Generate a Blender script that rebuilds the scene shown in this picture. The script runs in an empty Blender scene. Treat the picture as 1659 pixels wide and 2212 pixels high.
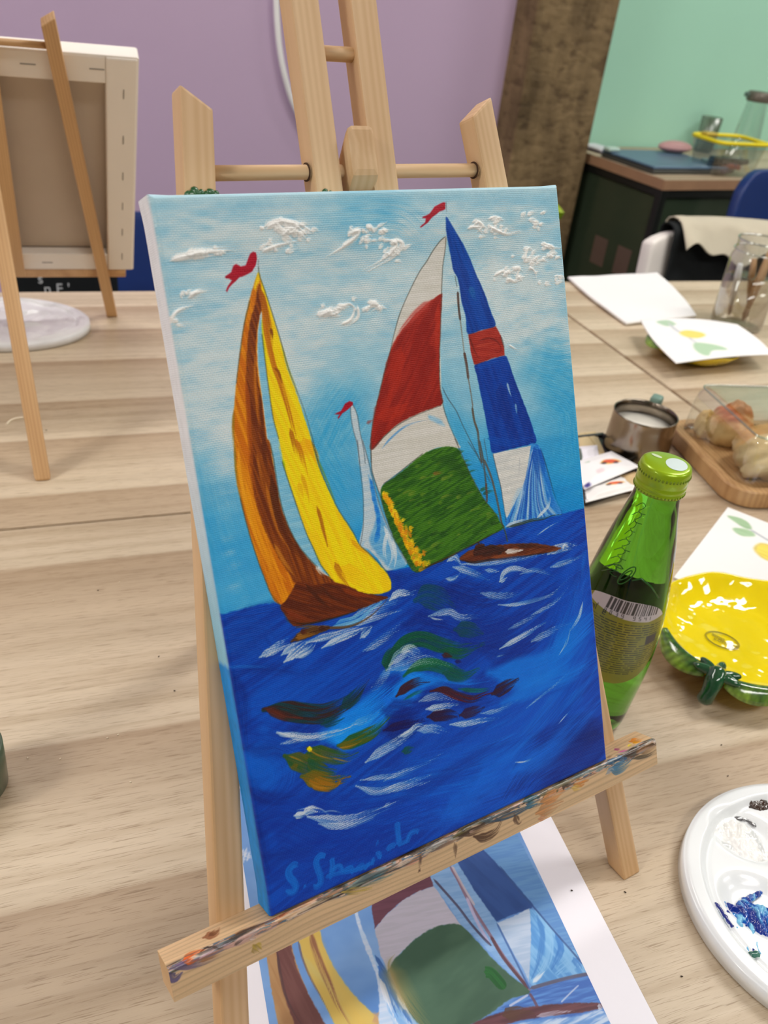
import bpy, bmesh, math, random
import numpy as np
from mathutils import Vector, Matrix

# ------------------------------------------------------------------ camera
C = bpy.context.scene.collection
SC = bpy.context.scene
FW, FH = 1659, 2212
FPX = 1871.54
CAM = np.array([0.0, 0.0, 1.189])
RT = np.array([0.9918, 0.0684, 0.1080]); RT /= np.linalg.norm(RT)
FWD = np.array([0.0, 0.8449, -0.5349]); FWD -= RT * (FWD @ RT); FWD /= np.linalg.norm(FWD)
UP = np.cross(RT, FWD)
cd = bpy.data.cameras.new('camera'); cam = bpy.data.objects.new('camera', cd); C.objects.link(cam)
cam.matrix_world = Matrix(((RT[0], UP[0], -FWD[0], CAM[0]), (RT[1], UP[1], -FWD[1], CAM[1]),
                           (RT[2], UP[2], -FWD[2], CAM[2]), (0, 0, 0, 1)))
cd.sensor_fit = 'VERTICAL'; cd.sensor_height = 24.0; cd.sensor_width = 18.0
cd.lens = FPX / FH * 24.0
cd.clip_start = 0.02; cd.clip_end = 60
cd.dof.use_dof = True; cd.dof.focus_distance = 0.43; cd.dof.aperture_fstop = 9.5
SC.camera = cam

# ------------------------------------------------------------------ world, exposure
SC.view_settings.view_transform = 'Standard'; SC.view_settings.look = 'None'
SC.view_settings.gamma = 1.0; SC.view_settings.use_curve_mapping = False
SC.view_settings.exposure = -0.07
SC.cycles.use_denoising = True
SC.cycles.max_bounces = 10; SC.cycles.transparent_max_bounces = 16
SC.cycles.caustics_refractive = False; SC.cycles.caustics_reflective = False
SC.cycles.sample_clamp_indirect = 6.0
wd = bpy.data.worlds.new('world'); SC.world = wd; wd.use_nodes = True
wd.node_tree.nodes['Background'].inputs[0].default_value = (0.9, 0.95, 1.0, 1)
wd.node_tree.nodes['Background'].inputs[1].default_value = 0.35

TZ = 0.75                                   # table top height
RA = math.radians(31.7)                     # direction of the back wall
TA = math.radians(23.45)                    # direction of the tables
DW = np.array([math.cos(RA), math.sin(RA), 0]); NW = np.array([-math.sin(RA), math.cos(RA), 0])
DT = np.array([math.cos(TA), math.sin(TA), 0]); NT = np.array([-math.sin(TA), math.cos(TA), 0])
def area_light(name, loc, sx, sy, power, color, rotz=RA, rot=(0, 0)):
    ld = bpy.data.lights.new(name, 'AREA'); ld.shape = 'RECTANGLE'; ld.size = sx; ld.size_y = sy
    ld.energy = power; ld.color = color
    o = bpy.data.objects.new(name, ld); C.objects.link(o); o.location = loc
    o.rotation_euler = (rot[0], rot[1], rotz)
    return o
LIGHTS = [  # ceiling panels: x, y, power
    (1.25, 1.35, 24), (-0.9, 1.3, 13), (0.9, -0.7, 15), (-2.0, -0.9, 40), (2.9, 0.4, 16), (2.3, 2.9, 19)]
for i, (x, y, pw) in enumerate(LIGHTS):
    area_light('ceiling_lamp', (x, y, 2.690), 1.14, 0.27, pw, (1.0, 0.965, 0.92))

# ------------------------------------------------------------------ maths helpers
def ray(px, py):
    return FWD + (px - FW / 2) / FPX * RT - (py - FH / 2) / FPX * UP
def on_plane(px, py, P0, n):
    r = ray(px, py); t = ((P0 - CAM) @ n) / (r @ n)
    return CAM + t * r
def at(px, py, z=TZ):                       # the point of a level surface seen at a pixel
    return on_plane(px, py, np.array([0, 0, z]), np.array([0, 0, 1.0]))
def S(r, g, b):                             # sRGB 0..255 -> linear
    c = np.array([r, g, b], float) / 255
    return tuple(np.where(c <= 0.04045, c / 12.92, ((c + 0.055) / 1.055) ** 2.4))
def frame(o, x, y, z):                      # 4x4 from origin and axes
    return Matrix(((x[0], y[0], z[0], o[0]), (x[1], y[1], z[1], o[1]), (x[2], y[2], z[2], o[2]), (0, 0, 0, 1)))
def T3(x, y, z): return Matrix.Translation((x, y, z))
def RZ(a): return Matrix.Rotation(a, 4, 'Z')
def nrm(v): v = np.asarray(v, float); return v / np.linalg.norm(v)

# ------------------------------------------------------------------ object helpers
WM = {}
def thing(name, label, cat, M=None, group=None):
    o = bpy.data.objects.new(name, None); C.objects.link(o); o.empty_display_size = 0.05
    M = M if M is not None else Matrix.Identity(4)
    o.matrix_world = M; WM[o.name] = M.copy()
    o['label'] = label; o['category'] = cat
    if group: o['group'] = group
    return o
def tag(o, label, cat, group=None):
    o['label'] = label; o['category'] = cat
    if group: o['group'] = group
    return o
def place(o, M, parent):
    WM[o.name] = M.copy()
    if parent is not None:
        o.parent = parent; o.matrix_basis = WM[parent.name].inverted() @ M
    else:
        o.matrix_world = M
def link(bm, name, mat, parent=None, M=None, smooth=False, local=True, label=None):
    """bm in the coordinates of M (a world matrix); if local, M is relative to the parent"""
    me = bpy.data.meshes.new(name); bm.to_mesh(me); bm.free()
    if smooth:
        me.polygons.foreach_set('use_smooth', [True] * len(me.polygons))
    if mat: me.materials.append(mat)
    o = bpy.data.objects.new(name, me); C.objects.link(o)
    M = M if M is not None else Matrix.Identity(4)
    if parent is not None and local: M = WM[parent.name] @ M
    place(o, M, parent)
    if label: o['label'] = label
    return o
def link_np(verts, faces, name, mat, parent=None, M=None, smooth=True, col=None, local=True, label=None):
    me = bpy.data.meshes.new(name)
    v = np.asarray(verts, np.float32).reshape(-1, 3); f = np.asarray(faces, np.int32)
    k = f.shape[1]
    me.vertices.add(len(v)); me.vertices.foreach_set('co', v.ravel())
    me.loops.add(f.size); me.loops.foreach_set('vertex_index', f.ravel())
    me.polygons.add(len(f)); me.polygons.foreach_set('loop_start', np.arange(0, f.size, k, dtype=np.int32))
    me.polygons.foreach_set('loop_total', np.full(len(f), k, np.int32))
    me.polygons.foreach_set('use_smooth', np.full(len(f), smooth))
    me.update(calc_edges=True)
    if col is not None:
        a = me.color_attributes.new('paint', 'FLOAT_COLOR', 'POINT')
        c = np.ones((len(v), 4), np.float32); c[:, :3] = np.asarray(col, np.float32).reshape(-1, 3)
        a.data.foreach_set('color', c.ravel())
    if mat: me.materials.append(mat)
    o = bpy.data.objects.new(name, me); C.objects.link(o)
    M = M if M is not None else Matrix.Identity(4)
    if parent is not None and local: M = WM[parent.name] @ M
    place(o, M, parent)
    if label: o['label'] = label
    return o
def grid_faces(h, w, mask=None, wrap=False):
    i = np.arange(h * w).reshape(h, w)
    if wrap: i = np.concatenate([i, i[:, :1]], 1)
    f = np.stack([i[:-1, :-1], i[:-1, 1:], i[1:, 1:], i[1:, :-1]], -1)
    if mask is not None: f = f[mask]
    return f.reshape(-1, 4)
def join(*parts):                           # several (verts, faces) -> one bmesh
    bm = bmesh.new()
    for p in parts:
        me = bpy.data.meshes.new('tmp'); p.to_mesh(me); bm.from_mesh(me); bpy.data.meshes.remove(me); p.free()
    return bm
def box(sx, sy, sz, bev=0.0, seg=2, c=(0, 0, 0)):
    bm = bmesh.new(); bmesh.ops.create_cube(bm, size=1)
    bmesh.ops.scale(bm, vec=(sx, sy, sz), verts=bm.verts)
    if bev: bmesh.ops.bevel(bm, geom=bm.edges[:], offset=bev, segments=seg, affect='EDGES', profile=0.5)
    bmesh.ops.translate(bm, vec=c, verts=bm.verts)
    return bm
def lathe(prof, n=48, M=None, cap=True):
    bm = bmesh.new(); rings = []
    for r, z in prof:
        if r < 1e-6: rings.append([bm.verts.new((0, 0, z))])
        else: rings.append([bm.verts.new((r * math.cos(2 * math.pi * k / n), r * math.sin(2 * math.pi * k / n), z)) for k in range(n)])
    for a, b in zip(rings, rings[1:]):
        if len(a) == 1 and len(b) == 1: continue
        for k in range(n):
            k2 = (k + 1) % n
            if len(a) == 1: bm.faces.new((a[0], b[k], b[k2]))
            elif len(b) == 1: bm.faces.new((a[k], b[0], a[k2]))
            else: bm.faces.new((a[k], b[k], b[k2], a[k2]))
    bmesh.ops.recalc_face_normals(bm, faces=bm.faces)
    if M: bmesh.ops.transform(bm, matrix=M, verts=bm.verts)
    return bm
def tube(pts, r, n=10, closed=False, cap=True):
    pts = [Vector(p) for p in pts]; bm = bmesh.new(); rings = []
    m = len(pts); rr = r if hasattr(r, '__len__') else [r] * m
    nv = None
    for i, p in enumerate(pts):
        a = pts[(i - 1) % m] if (i or closed) else p; b = pts[(i + 1) % m] if (i < m - 1 or closed) else p
        t = (b - a).normalized()
        if nv is None: nv = t.orthogonal().normalized()
        nv = (nv - t * nv.dot(t)).normalized(); bn = t.cross(nv)
        rings.append([bm.verts.new(p + (nv * math.cos(2 * math.pi * k / n) + bn * math.sin(2 * math.pi * k / n)) * rr[i]) for k in range(n)])
    for i in range(m if closed else m - 1):
        a, b = rings[i], rings[(i + 1) % m]
        for k in range(n): bm.faces.new((a[k], a[(k + 1) % n], b[(k + 1) % n], b[k]))
    if not closed and cap:
        bm.faces.new(rings[0][::-1]); bm.faces.new(rings[-1])
    bmesh.ops.recalc_face_normals(bm, faces=bm.faces)
    return bm
def prism(poly, z0, z1, bev=0.0):
    bm = bmesh.new()
    a = [bm.verts.new((x, y, z0)) for x, y in poly]; b = [bm.verts.new((x, y, z1)) for x, y in poly]
    bm.faces.new(a[::-1]); top = bm.faces.new(b); n = len(poly)
    for i in range(n): bm.faces.new((a[i], a[(i + 1) % n], b[(i + 1) % n], b[i]))
    bmesh.ops.recalc_face_normals(bm, faces=bm.faces)
    if bev:
        bmesh.ops.bevel(bm, geom=[e for e in bm.edges], offset=bev, segments=2, affect='EDGES')
    return bm
def smooth_path(p, n=8, closed=False):      # Catmull-Rom
    p = np.asarray(p, float); m = len(p)
    if m < 3: return p
    out = []
    for i in range(m if closed else m - 1):
        if closed: a, b, c, d = p[(i - 1) % m], p[i], p[(i + 1) % m], p[(i + 2) % m]
        else: a, b, c, d = p[max(i - 1, 0)], p[i], p[i + 1], p[min(i + 2, m - 1)]
        t = np.linspace(0, 1, n, endpoint=False)[:, None]
        out.append(0.5 * (2 * b + (c - a) * t + (2 * a - 5 * b + 4 * c - d) * t ** 2 + (3 * b - a - 3 * c + d) * t ** 3))
    out = np.concatenate(out)
    return out if closed else np.concatenate([out, p[-1:]])

# ------------------------------------------------------------------ value noise and a small brush kit
RTAB = np.random.RandomState(7).rand(256, 256).astype(np.float32)
def vn(x, y, s=0):
    x = np.asarray(x, np.float32) + s * 17.3; y = np.asarray(y, np.float32) + s * 9.7
    xi = np.floor(x).astype(int); yi = np.floor(y).astype(int)
    fx = x - xi; fy = y - yi; fx = fx * fx * (3 - 2 * fx); fy = fy * fy * (3 - 2 * fy)
    g = lambda a, b: RTAB[b & 255, a & 255]
    return (g(xi, yi) * (1 - fx) + g(xi + 1, yi) * fx) * (1 - fy) + (g(xi, yi + 1) * (1 - fx) + g(xi + 1, yi + 1) * fx) * fy
def fbm(x, y, s=0, o=4):
    r = 0; a = 0.5; t = 0
    for k in range(o):
        r = r + a * vn(x * 2 ** k, y * 2 ** k, s + k * 3); t += a; a *= 0.5
    return r / t
def sst(a, b, x):
    t = np.clip((x - a) / (b - a), 0, 1); return t * t * (3 - 2 * t)
class Paint:
    """colours in a grid laid over a flat piece; tomap turns given points into grid units"""
    def __init__(s, W, H, base, tomap):
        s.W, s.H = W, H; s.C = np.zeros((H, W, 3), np.float32); s.C[:] = np.array(base) / 255
        s.R = np.zeros((H, W), np.float32); s.map = tomap
        s.X, s.Y = np.meshgrid(np.arange(W, dtype=np.float32), np.arange(H, dtype=np.float32))
        s.weave = 0.5 + 0.5 * np.sin(s.Y * 2 * np.pi / 2.9 + 0.6 * np.sin(s.X * 0.9)) * (0.6 + 0.4 * np.sin(s.X * 2 * np.pi / 4.3 + np.floor(s.Y / 2.9) * np.pi))
        s.seed = 0; s.sat = 1.0
    def bb(s, p, m):
        x0 = max(int(p[:, 0].min() - m), 0); x1 = min(int(p[:, 0].max() + m) + 2, s.W)
        y0 = max(int(p[:, 1].min() - m), 0); y1 = min(int(p[:, 1].max() + m) + 2, s.H)
        if x1 <= x0 or y1 <= y0: return None
        return slice(y0, y1), slice(x0, x1)
    def streaks(s, X, Y, ang, ln, wd, k):
        c, n = math.cos(ang), math.sin(ang)
        return fbm((X * c + Y * n) / ln, (-X * n + Y * c) / wd, k, 3)
    def blend(s, sl, a, col, col2=None, n=None):
        c = np.array(col, np.float32) / 255
        if col2 is not None:
            c2 = np.array(col2, np.float32) / 255
            t = sst(0.3, 0.7, n)[..., None]; c = c * (1 - t) + c2 * t
        s.C[sl] = s.C[sl] * (1 - a[..., None]) + c * a[..., None]
    def poly(s, pts, col, col2=None, f=1.3, sm=True, ang=0.0, ln=40, wd=3, wob=1.0, a=1.0, rel=0.0, raw=False, dry=None):
        s.seed += 1
        p = np.asarray(pts, float) if raw else s.map(pts)
        if sm: p = smooth_path(p, 5, True)
        b = s.bb(p, f + wob + 2)
        if b is None: return
        X, Y = s.X[b], s.Y[b]; ins = np.zeros(X.shape, bool); d2 = np.full(X.shape, 1e9, np.float32)
        for i in range(len(p)):
            x0, y0 = p[i]; x1, y1 = p[(i + 1) % len(p)]
            if y0 != y1:
                c = ((Y >= y0) != (Y >= y1)) & (X < (x1 - x0) * (Y - y0) / (y1 - y0) + x0); ins ^= c
            dx, dy = x1 - x0, y1 - y0; L = dx * dx + dy * dy
            if L < 1e-9: continue
            t = np.clip(((X - x0) * dx + (Y - y0) * dy) / L, 0, 1)
            d2 = np.minimum(d2, (X - x0 - t * dx) ** 2 + (Y - y0 - t * dy) ** 2)
        d = np.sqrt(d2) * np.where(ins, 1, -1)
        if wob: d = d + (fbm(X / 5, Y / 5, s.seed, 2) - 0.5) * 2 * wob
        al = sst(-f, f, d) * a
        n = s.streaks(X, Y, ang, ln, wd, s.seed)
        if dry is not None: al = al * sst(dry - 0.2, dry + 0.2, s.weave[b] * 0.6 + n * 0.7)
        s.blend(b, al, col, col2, n)
        if rel: s.R[b] += rel * al * (0.6 + 0.8 * n)
    def stroke(s, pts, w, col, col2=None, a=1.0, dry=0.0, tap=(0.15, 0.5), f=1.2, rel=0.0, bris=0.5, raw=False, sm=True):
        s.seed += 1
        p = np.asarray(pts, float) if raw else s.map(pts)
        if sm: p = smooth_path(p, 7)
        b = s.bb(p, w + f + 2)
        if b is None: return
        X, Y = s.X[b], s.Y[b]; best = np.full(X.shape, 1e9, np.float32); tt = np.zeros_like(best); off = np.zeros_like(best)
        seg = np.sqrt(((p[1:] - p[:-1]) ** 2).sum(1)); tot = seg.sum() + 1e-6; acc = 0
        for i in range(len(seg)):
            x0, y0 = p[i]; dx, dy = p[i + 1] - p[i]; L = seg[i] ** 2
            if L < 1e-9: continue
            t = np.clip(((X - x0) * dx + (Y - y0) * dy) / L, 0, 1)
            ex, ey = X - x0 - t * dx, Y - y0 - t * dy; d = ex * ex + ey * ey
            m = d < best; best = np.where(m, d, best); tt = np.where(m, (acc + t * seg[i]) / tot, tt)
            off = np.where(m, (ex * dy - ey * dx) / seg[i], off); acc += seg[i]
        d = np.sqrt(best); wt = w * 0.5 * np.minimum(0.22 + 0.78 * sst(0, max(tap[0], 0.01), tt), 1 - 0.75 * sst(1 - max(tap[1], 0.01), 1.05, tt))
        al = np.clip((wt - d) / f + 0.5, 0, 1) * a
        n2 = fbm(off / 1.1 + 31, tt * tot / 45, s.seed + 5, 2)
        if tap[1] > 0.15: al = al * (1 - sst(1 - tap[1] * 1.3, 1.0, tt + (n2 - .5) * .5) * sst(0.30, 0.62, n2))
        n = fbm(off / 1.6, tt * tot / 30, s.seed, 2)
        if bris: al = al * (1 - bris * sst(0.45, 0.75, n) * sst(0.0, 1.0, tt + 0.2))
        if dry: al = al * sst(dry - 0.25, dry + 0.15, s.weave[b] * 0.75 + 0.35 * (1 - tt) + 0.2 * n)
        s.blend(b, al, col, col2, n)
        if rel: s.R[b] += rel * al * (0.5 + n)
    def lin(s):
        c = np.clip(s.C, 0, 1); g = c.mean(-1, keepdims=True); c = np.clip(g + (c - g) * s.sat, 0, 1)
        return np.where(c <= 0.04045, c / 12.92, ((c + 0.055) / 1.055) ** 2.4)
def homog(src, dst):
    A = []
    for (x, y), (u, v) in zip(src, dst):
        A.append([x, y, 1, 0, 0, 0, -u * x, -u * y, -u]); A.append([0, 0, 0, x, y, 1, -v * x, -v * y, -v])
    Hm = np.linalg.svd(np.array(A))[2][-1].reshape(3, 3)
    def m(pts):
        q = np.c_[np.asarray(pts, float).reshape(-1, 2), np.ones(len(pts))] @ Hm.T
        return q[:, :2] / q[:, 2:]
    return m

# ------------------------------------------------------------------ materials
def nodes(name):
    m = bpy.data.materials.new(name); m.use_nodes = True; nt = m.node_tree
    return m, nt, nt.nodes['Principled BSDF'], nt.nodes, nt.links
def plain(name, col, rough=0.5, metal=0.0, bump=0.0, bscale=200, coat=0.0, var=0.06, vscale=8, spec=0.5, sheen=0):
    m, nt, b, N, L = nodes(name)
    tc = N.new('ShaderNodeTexCoord'); no = N.new('ShaderNodeTexNoise'); no.inputs['Scale'].default_value = vscale
    no.inputs['Detail'].default_value = 5; L.new(tc.outputs['Object'], no.inputs['Vector'])
    r = N.new('ShaderNodeValToRGB'); c = np.array(col)
    r.color_ramp.elements[0].position = 0.3; r.color_ramp.elements[1].position = 0.7
    r.color_ramp.elements[0].color = (*np.clip(c * (1 - var), 0, 1), 1); r.color_ramp.elements[1].color = (*np.clip(c * (1 + var), 0, 1), 1)
    L.new(no.outputs['Fac'], r.inputs['Fac']); L.new(r.outputs['Color'], b.inputs['Base Color'])
    b.inputs['Roughness'].default_value = rough; b.inputs['Metallic'].default_value = metal
    b.inputs['Coat Weight'].default_value = coat; b.inputs['Coat Roughness'].default_value = 0.05
    b.inputs['Specular IOR Level'].default_value = spec
    if sheen: b.inputs['Sheen Weight'].default_value = sheen
    if bump:
        n2 = N.new('ShaderNodeTexNoise'); n2.inputs['Scale'].default_value = bscale; n2.inputs['Detail'].default_value = 4
        L.new(tc.outputs['Object'], n2.inputs['Vector'])
        bp = N.new('ShaderNodeBump'); bp.inputs['Strength'].default_value = bump; bp.inputs['Distance'].default_value = 0.001
        L.new(n2.outputs['Fac'], bp.inputs['Height']); L.new(bp.outputs['Normal'], b.inputs['Normal'])
    return m
def wood(name, light, dark, fx=90, fz=3.5, rough=0.5, contrast=(0.30, 0.72), ring=0.16):
    """pine or bamboo, grain along the object's own Z"""
    m, nt, b, N, L = nodes(name)
    tc = N.new('ShaderNodeTexCoord'); oi = N.new('ShaderNodeObjectInfo'); mp = N.new('ShaderNodeMapping')
    ad = N.new('ShaderNodeVectorMath'); ad.operation = 'ADD'
    ml = N.new('ShaderNodeMath'); ml.operation = 'MULTIPLY'; ml.inputs[1].default_value = 13.0
    L.new(oi.outputs['Random'], ml.inputs[0]); L.new(tc.outputs['Object'], ad.inputs[0]); L.new(ml.outputs[0], ad.inputs[1])
    mp.inputs['Scale'].default_value = (fx, fx, fz); L.new(ad.outputs[0], mp.inputs['Vector'])
    no = N.new('ShaderNodeTexNoise'); no.inputs['Scale'].default_value = 1.0; no.inputs['Detail'].default_value = 6
    no.inputs['Distortion'].default_value = 0.6; L.new(mp.outputs[0], no.inputs['Vector'])
    m2 = N.new('ShaderNodeMapping'); m2.inputs['Scale'].default_value = (fx * 1.6, fx * 1.6, fz * 0.35); L.new(ad.outputs[0], m2.inputs['Vector'])
    wv = N.new('ShaderNodeTexWave'); wv.inputs['Scale'].default_value = 1.2; wv.inputs['Distortion'].default_value = 7; wv.inputs['Detail'].default_value = 3
    wv.inputs['Detail Scale'].default_value = 0.6
    L.new(m2.outputs[0], wv.inputs['Vector'])
    mx = N.new('ShaderNodeMix'); mx.data_type = 'FLOAT'; mx.inputs[0].default_value = ring
    L.new(no.outputs['Fac'], mx.inputs[2]); L.new(wv.outputs['Fac'], mx.inputs[3])
    r = N.new('ShaderNodeValToRGB'); r.color_ramp.elements[0].position = contrast[0]; r.color_ramp.elements[1].position = contrast[1]
    r.color_ramp.elements[0].color = (*dark, 1); r.color_ramp.elements[1].color = (*light, 1)
    L.new(mx.outputs[0], r.inputs['Fac']); L.new(r.outputs['Color'], b.inputs['Base Color'])
    b.inputs['Roughness'].default_value = rough
    bp = N.new('ShaderNodeBump'); bp.inputs['Strength'].default_value = 0.25; bp.inputs['Distance'].default_value = 0.0006
    L.new(no.outputs['Fac'], bp.inputs['Height']); L.new(bp.outputs['Normal'], b.inputs['Normal'])
    return m
def painted(name, rough=0.5, weave=0.0, coat=0.0, nb=0.0, nscale=900, spec=0.5):
    """the colours come from the 'paint' attribute of the mesh"""
    m, nt, b, N, L = nodes(name)
    a = N.new('ShaderNodeAttribute'); a.attribute_name = 'paint'; L.new(a.outputs['Color'], b.inputs['Base Color'])
    b.inputs['Roughness'].default_value = rough; b.inputs['Coat Weight'].default_value = coat; b.inputs['Coat Roughness'].default_value = 0.15
    b.inputs['Specular IOR Level'].default_value = spec
    tc = N.new('ShaderNodeTexCoord'); last = None
    if weave:
        br = N.new('ShaderNodeTexBrick'); br.inputs['Scale'].default_value = 1.0
        br.inputs['Brick Width'].default_value = 0.0016; br.inputs['Row Height'].default_value = 0.00085
        br.inputs['Mortar Size'].default_value = 0.00022; br.inputs['Mortar Smooth'].default_value = 1.0
        br.inputs['Color1'].default_value = (1, 1, 1, 1); br.inputs['Color2'].default_value = (0.75, 0.75, 0.75, 1); br.inputs['Mortar'].default_value = (0, 0, 0, 1)
        no = N.new('ShaderNodeTexNoise'); no.inputs['Scale'].default_value = 350; L.new(tc.outputs['Object'], no.inputs['Vector'])
        mm = N.new('ShaderNodeMix'); mm.data_type = 'VECTOR'; mm.inputs[0].default_value = 0.0006
        L.new(tc.outputs['Object'], mm.inputs[4]); L.new(no.outputs['Color'], mm.inputs[5])
        L.new(mm.outputs[1], br.inputs['Vector'])
        bp = N.new('ShaderNodeBump'); bp.inputs['Strength'].default_value = weave; bp.inputs['Distance'].default_value = 0.0002
        L.new(br.outputs['Color'], bp.inputs['Height']); last = bp
    if nb:
        n2 = N.new('ShaderNodeTexNoise'); n2.inputs['Scale'].default_value = nscale; n2.inputs['Detail'].default_value = 3
        L.new(tc.outputs['Object'], n2.inputs['Vector'])
        bp = N.new('ShaderNodeBump'); bp.inputs['Strength'].default_value = nb; bp.inputs['Distance'].default_value = 0.0005
        L.new(n2.outputs['Fac'], bp.inputs['Height'])
        if last: L.new(last.outputs['Normal'], bp.inputs['Normal'])
        last = bp
    if last: L.new(last.outputs['Normal'], b.inputs['Normal'])
    return m
def clear(name, tint=(0.96, 0.98, 0.97), refl=1.0, rough=0.02, base=0.04, edge=0.55):
    """thin clear glass or plastic: see-through with mirror reflections that grow towards grazing view"""
    m, nt, b, N, L = nodes(name); N.remove(b); out = N['Material Output']
    tr = N.new('ShaderNodeBsdfTransparent'); tr.inputs[0].default_value = (*tint, 1)
    gl = N.new('ShaderNodeBsdfGlossy'); gl.inputs['Roughness'].default_value = rough
    lw = N.new('ShaderNodeLayerWeight'); lw.inputs['Blend'].default_value = 0.35
    mr = N.new('ShaderNodeMapRange'); mr.inputs[3].default_value = base; mr.inputs[4].default_value = edge
    L.new(lw.outputs['Facing'], mr.inputs[0])
    pw = N.new('ShaderNodeMath'); pw.operation = 'POWER'; pw.inputs[1].default_value = 2.0
    L.new(mr.outputs[0], pw.inputs[0])
    mx = N.new('ShaderNodeMixShader'); L.new(mr.outputs[0], mx.inputs[0]); L.new(tr.outputs[0], mx.inputs[1]); L.new(gl.outputs[0], mx.inputs[2])
    L.new(mx.outputs[0], out.inputs[0])
    return m
def laminate(name, edges=(-.33, -.21, -.08, .05, .17, .30)):
    """pale oak laminate, grain along the object's own X"""
    m, nt, b, N, L = nodes(name)
    tc = N.new('ShaderNodeTexCoord')
    def noise(sx, sy, detail=3, dist=0.0, off=0.0):
        mp = N.new('ShaderNodeMapping'); mp.inputs['Scale'].default_value = (sx, sy, 1); mp.inputs['Location'].default_value = (off, off, 0)
        L.new(tc.outputs['Object'], mp.inputs['Vector'])
        n = N.new('ShaderNodeTexNoise'); n.inputs['Scale'].default_value = 1; n.inputs['Detail'].default_value = detail
        n.inputs['Distortion'].default_value = dist
        L.new(mp.outputs[0], n.inputs['Vector']); return n.outputs['Fac']
    def ramp(f, stops):
        r = N.new('ShaderNodeValToRGB'); e = r.color_ramp.elements
        e[0].position, e[0].color = stops[0][0], (*stops[0][1], 1); e[1].position, e[1].color = stops[1][0], (*stops[1][1], 1)
        for p, c in stops[2:]:
            k = e.new(p); k.color = (*c, 1)
        L.new(f, r.inputs['Fac']); return r.outputs['Color']
    def mul(a, bb, fac=1.0):
        x = N.new('ShaderNodeMix'); x.data_type = 'RGBA'; x.blend_type = 'MULTIPLY'; x.inputs[0].default_value = fac
        L.new(a, x.inputs[6]); L.new(bb, x.inputs[7]); return x.outputs[2]
    # planks: bands across Y, each with a tone of its own, broken along X
    sep = N.new('ShaderNodeSeparateXYZ'); L.new(tc.outputs['Object'], sep.inputs[0])
    br = N.new('ShaderNodeTexBrick'); br.inputs['Scale'].default_value = 1; br.inputs['Brick Width'].default_value = 0.9; br.inputs['Row Height'].default_value = 0.078
    br.inputs['Mortar Size'].default_value = 0.0; br.offset = 0.37
    br.inputs['Color1'].default_value = (0, 0, 0, 1); br.inputs['Color2'].default_value = (1, 1, 1, 1)
    mpb = N.new('ShaderNodeMapping'); mpb.inputs['Location'].default_value = (0.11, 0.021, 0); L.new(tc.outputs['Object'], mpb.inputs['Vector'])
    L.new(mpb.outputs[0], br.inputs['Vector'])
    # each plank print runs from pale at its near edge to darker at its far edge
    mrb = N.new('ShaderNodeMapRange'); mrb.inputs[1].default_value = -.45; mrb.inputs[2].default_value = .45; L.new(sep.outputs[1], mrb.inputs[0])
    es = [-.45] + list(edges) + [.45]; dk_, lt_ = np.array(S(178, 156, 130)), np.array(S(208, 192, 168)); st = []
    for i in range(len(es) - 1):
        a0, a1 = (es[i] + .45) / .9, (es[i + 1] + .45) / .9; st += [(a0 + .0008, tuple(lt_)), (a0 + (a1 - a0) * .45, tuple(lt_ * .72 + dk_ * .28)), (a1 - .0008, tuple(dk_))]
    band = ramp(mrb.outputs[0], st)
    wide = ramp(noise(0.9, 22, 3, 0.3), [(0.3, (0.90, 0.885, 0.86)), (0.68, (1.06, 1.06, 1.06))])
    mid = ramp(noise(2.2, 120, 5, 0.5, 3.1), [(0.34, (0.86, 0.83, 0.79)), (0.52, (1, 1, 1)), (0.75, (1.05, 1.05, 1.04))])
    fine = ramp(noise(60, 1900, 2, 0.25, 7.7), [(0.33, (0.58, 0.52, 0.45)), (0.42, (1, 1, 1))])
    c = mul(mul(mul(band, wide), mid), fine, 0.8)
    L.new(c, b.inputs['Base Color']); b.inputs['Roughness'].default_value = 0.42; b.inputs['Specular IOR Level'].default_value = 0.35
    bp = N.new('ShaderNodeBump'); bp.inputs['Strength'].default_value = 0.15; bp.inputs['Distance'].default_value = 0.0004
    L.new(noise(60, 1900, 2, 0.25, 7.7), bp.inputs['Height']); L.new(bp.outputs['Normal'], b.inputs['Normal'])
    return m
PINE = wood('pale_pine', S(224, 190, 148), S(202, 162, 116), 48, 3.0, 0.5)
PINE_WARM = wood('warm_pine', S(220, 180, 130), S(190, 146, 98), 60, 3.0, 0.5)
LAM2 = None
BAMBOO = wood('bamboo', S(196, 158, 112), S(166, 124, 80), 60, 3, 0.45)
LAM = laminate('oak_laminate', (-.36, -.27, -.13, .048, .159, .352))
LAM2 = laminate('oak_laminate_far', (-.244, -.14, -.053, .054, .150, .233))
LAM3 = laminate('oak_laminate_right', (-.22, -.12, -.01, .09, .19, .262))

# ------------------------------------------------------------------ the room
DESK_L = at(1275, 335)                                   # back left corner of the side desk
Z3 = np.array([0, 0, 1.0])
W0 = DESK_L + 0.15 * NW; W0[2] = 0
RM = frame(W0, DW, NW, Z3)
def struct(name, bm, mat, M=None, smooth=False, parent=None):
    o = link(bm, name, mat, parent, M, smooth)
    if parent is None: o['kind'] = 'structure'
    return o
def wall_paint(name, col, var=0.03):
    return plain(name, col, 0.75, 0, 0.15, 60, 0, var, 1.5, 0.3)
MINT = wall_paint('mint_paint', S(178, 232, 208)); LILAC = wall_paint('lilac_paint', S(198, 174, 204), 0.03)
WHITEP = wall_paint('white_paint', S(232, 230, 226)); FLOORM = plain('grey_vinyl', S(120, 116, 110), 0.5, 0, 0.1, 80)
struct('floor', box(9.0, 8.0, 0.1, c=(0.0, -3.0, -0.05)), FLOORM, RM)
struct('ceiling', box(9.0, 8.0, 0.1, c=(0.0, -3.0, 2.80)), WHITEP, RM)
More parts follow.
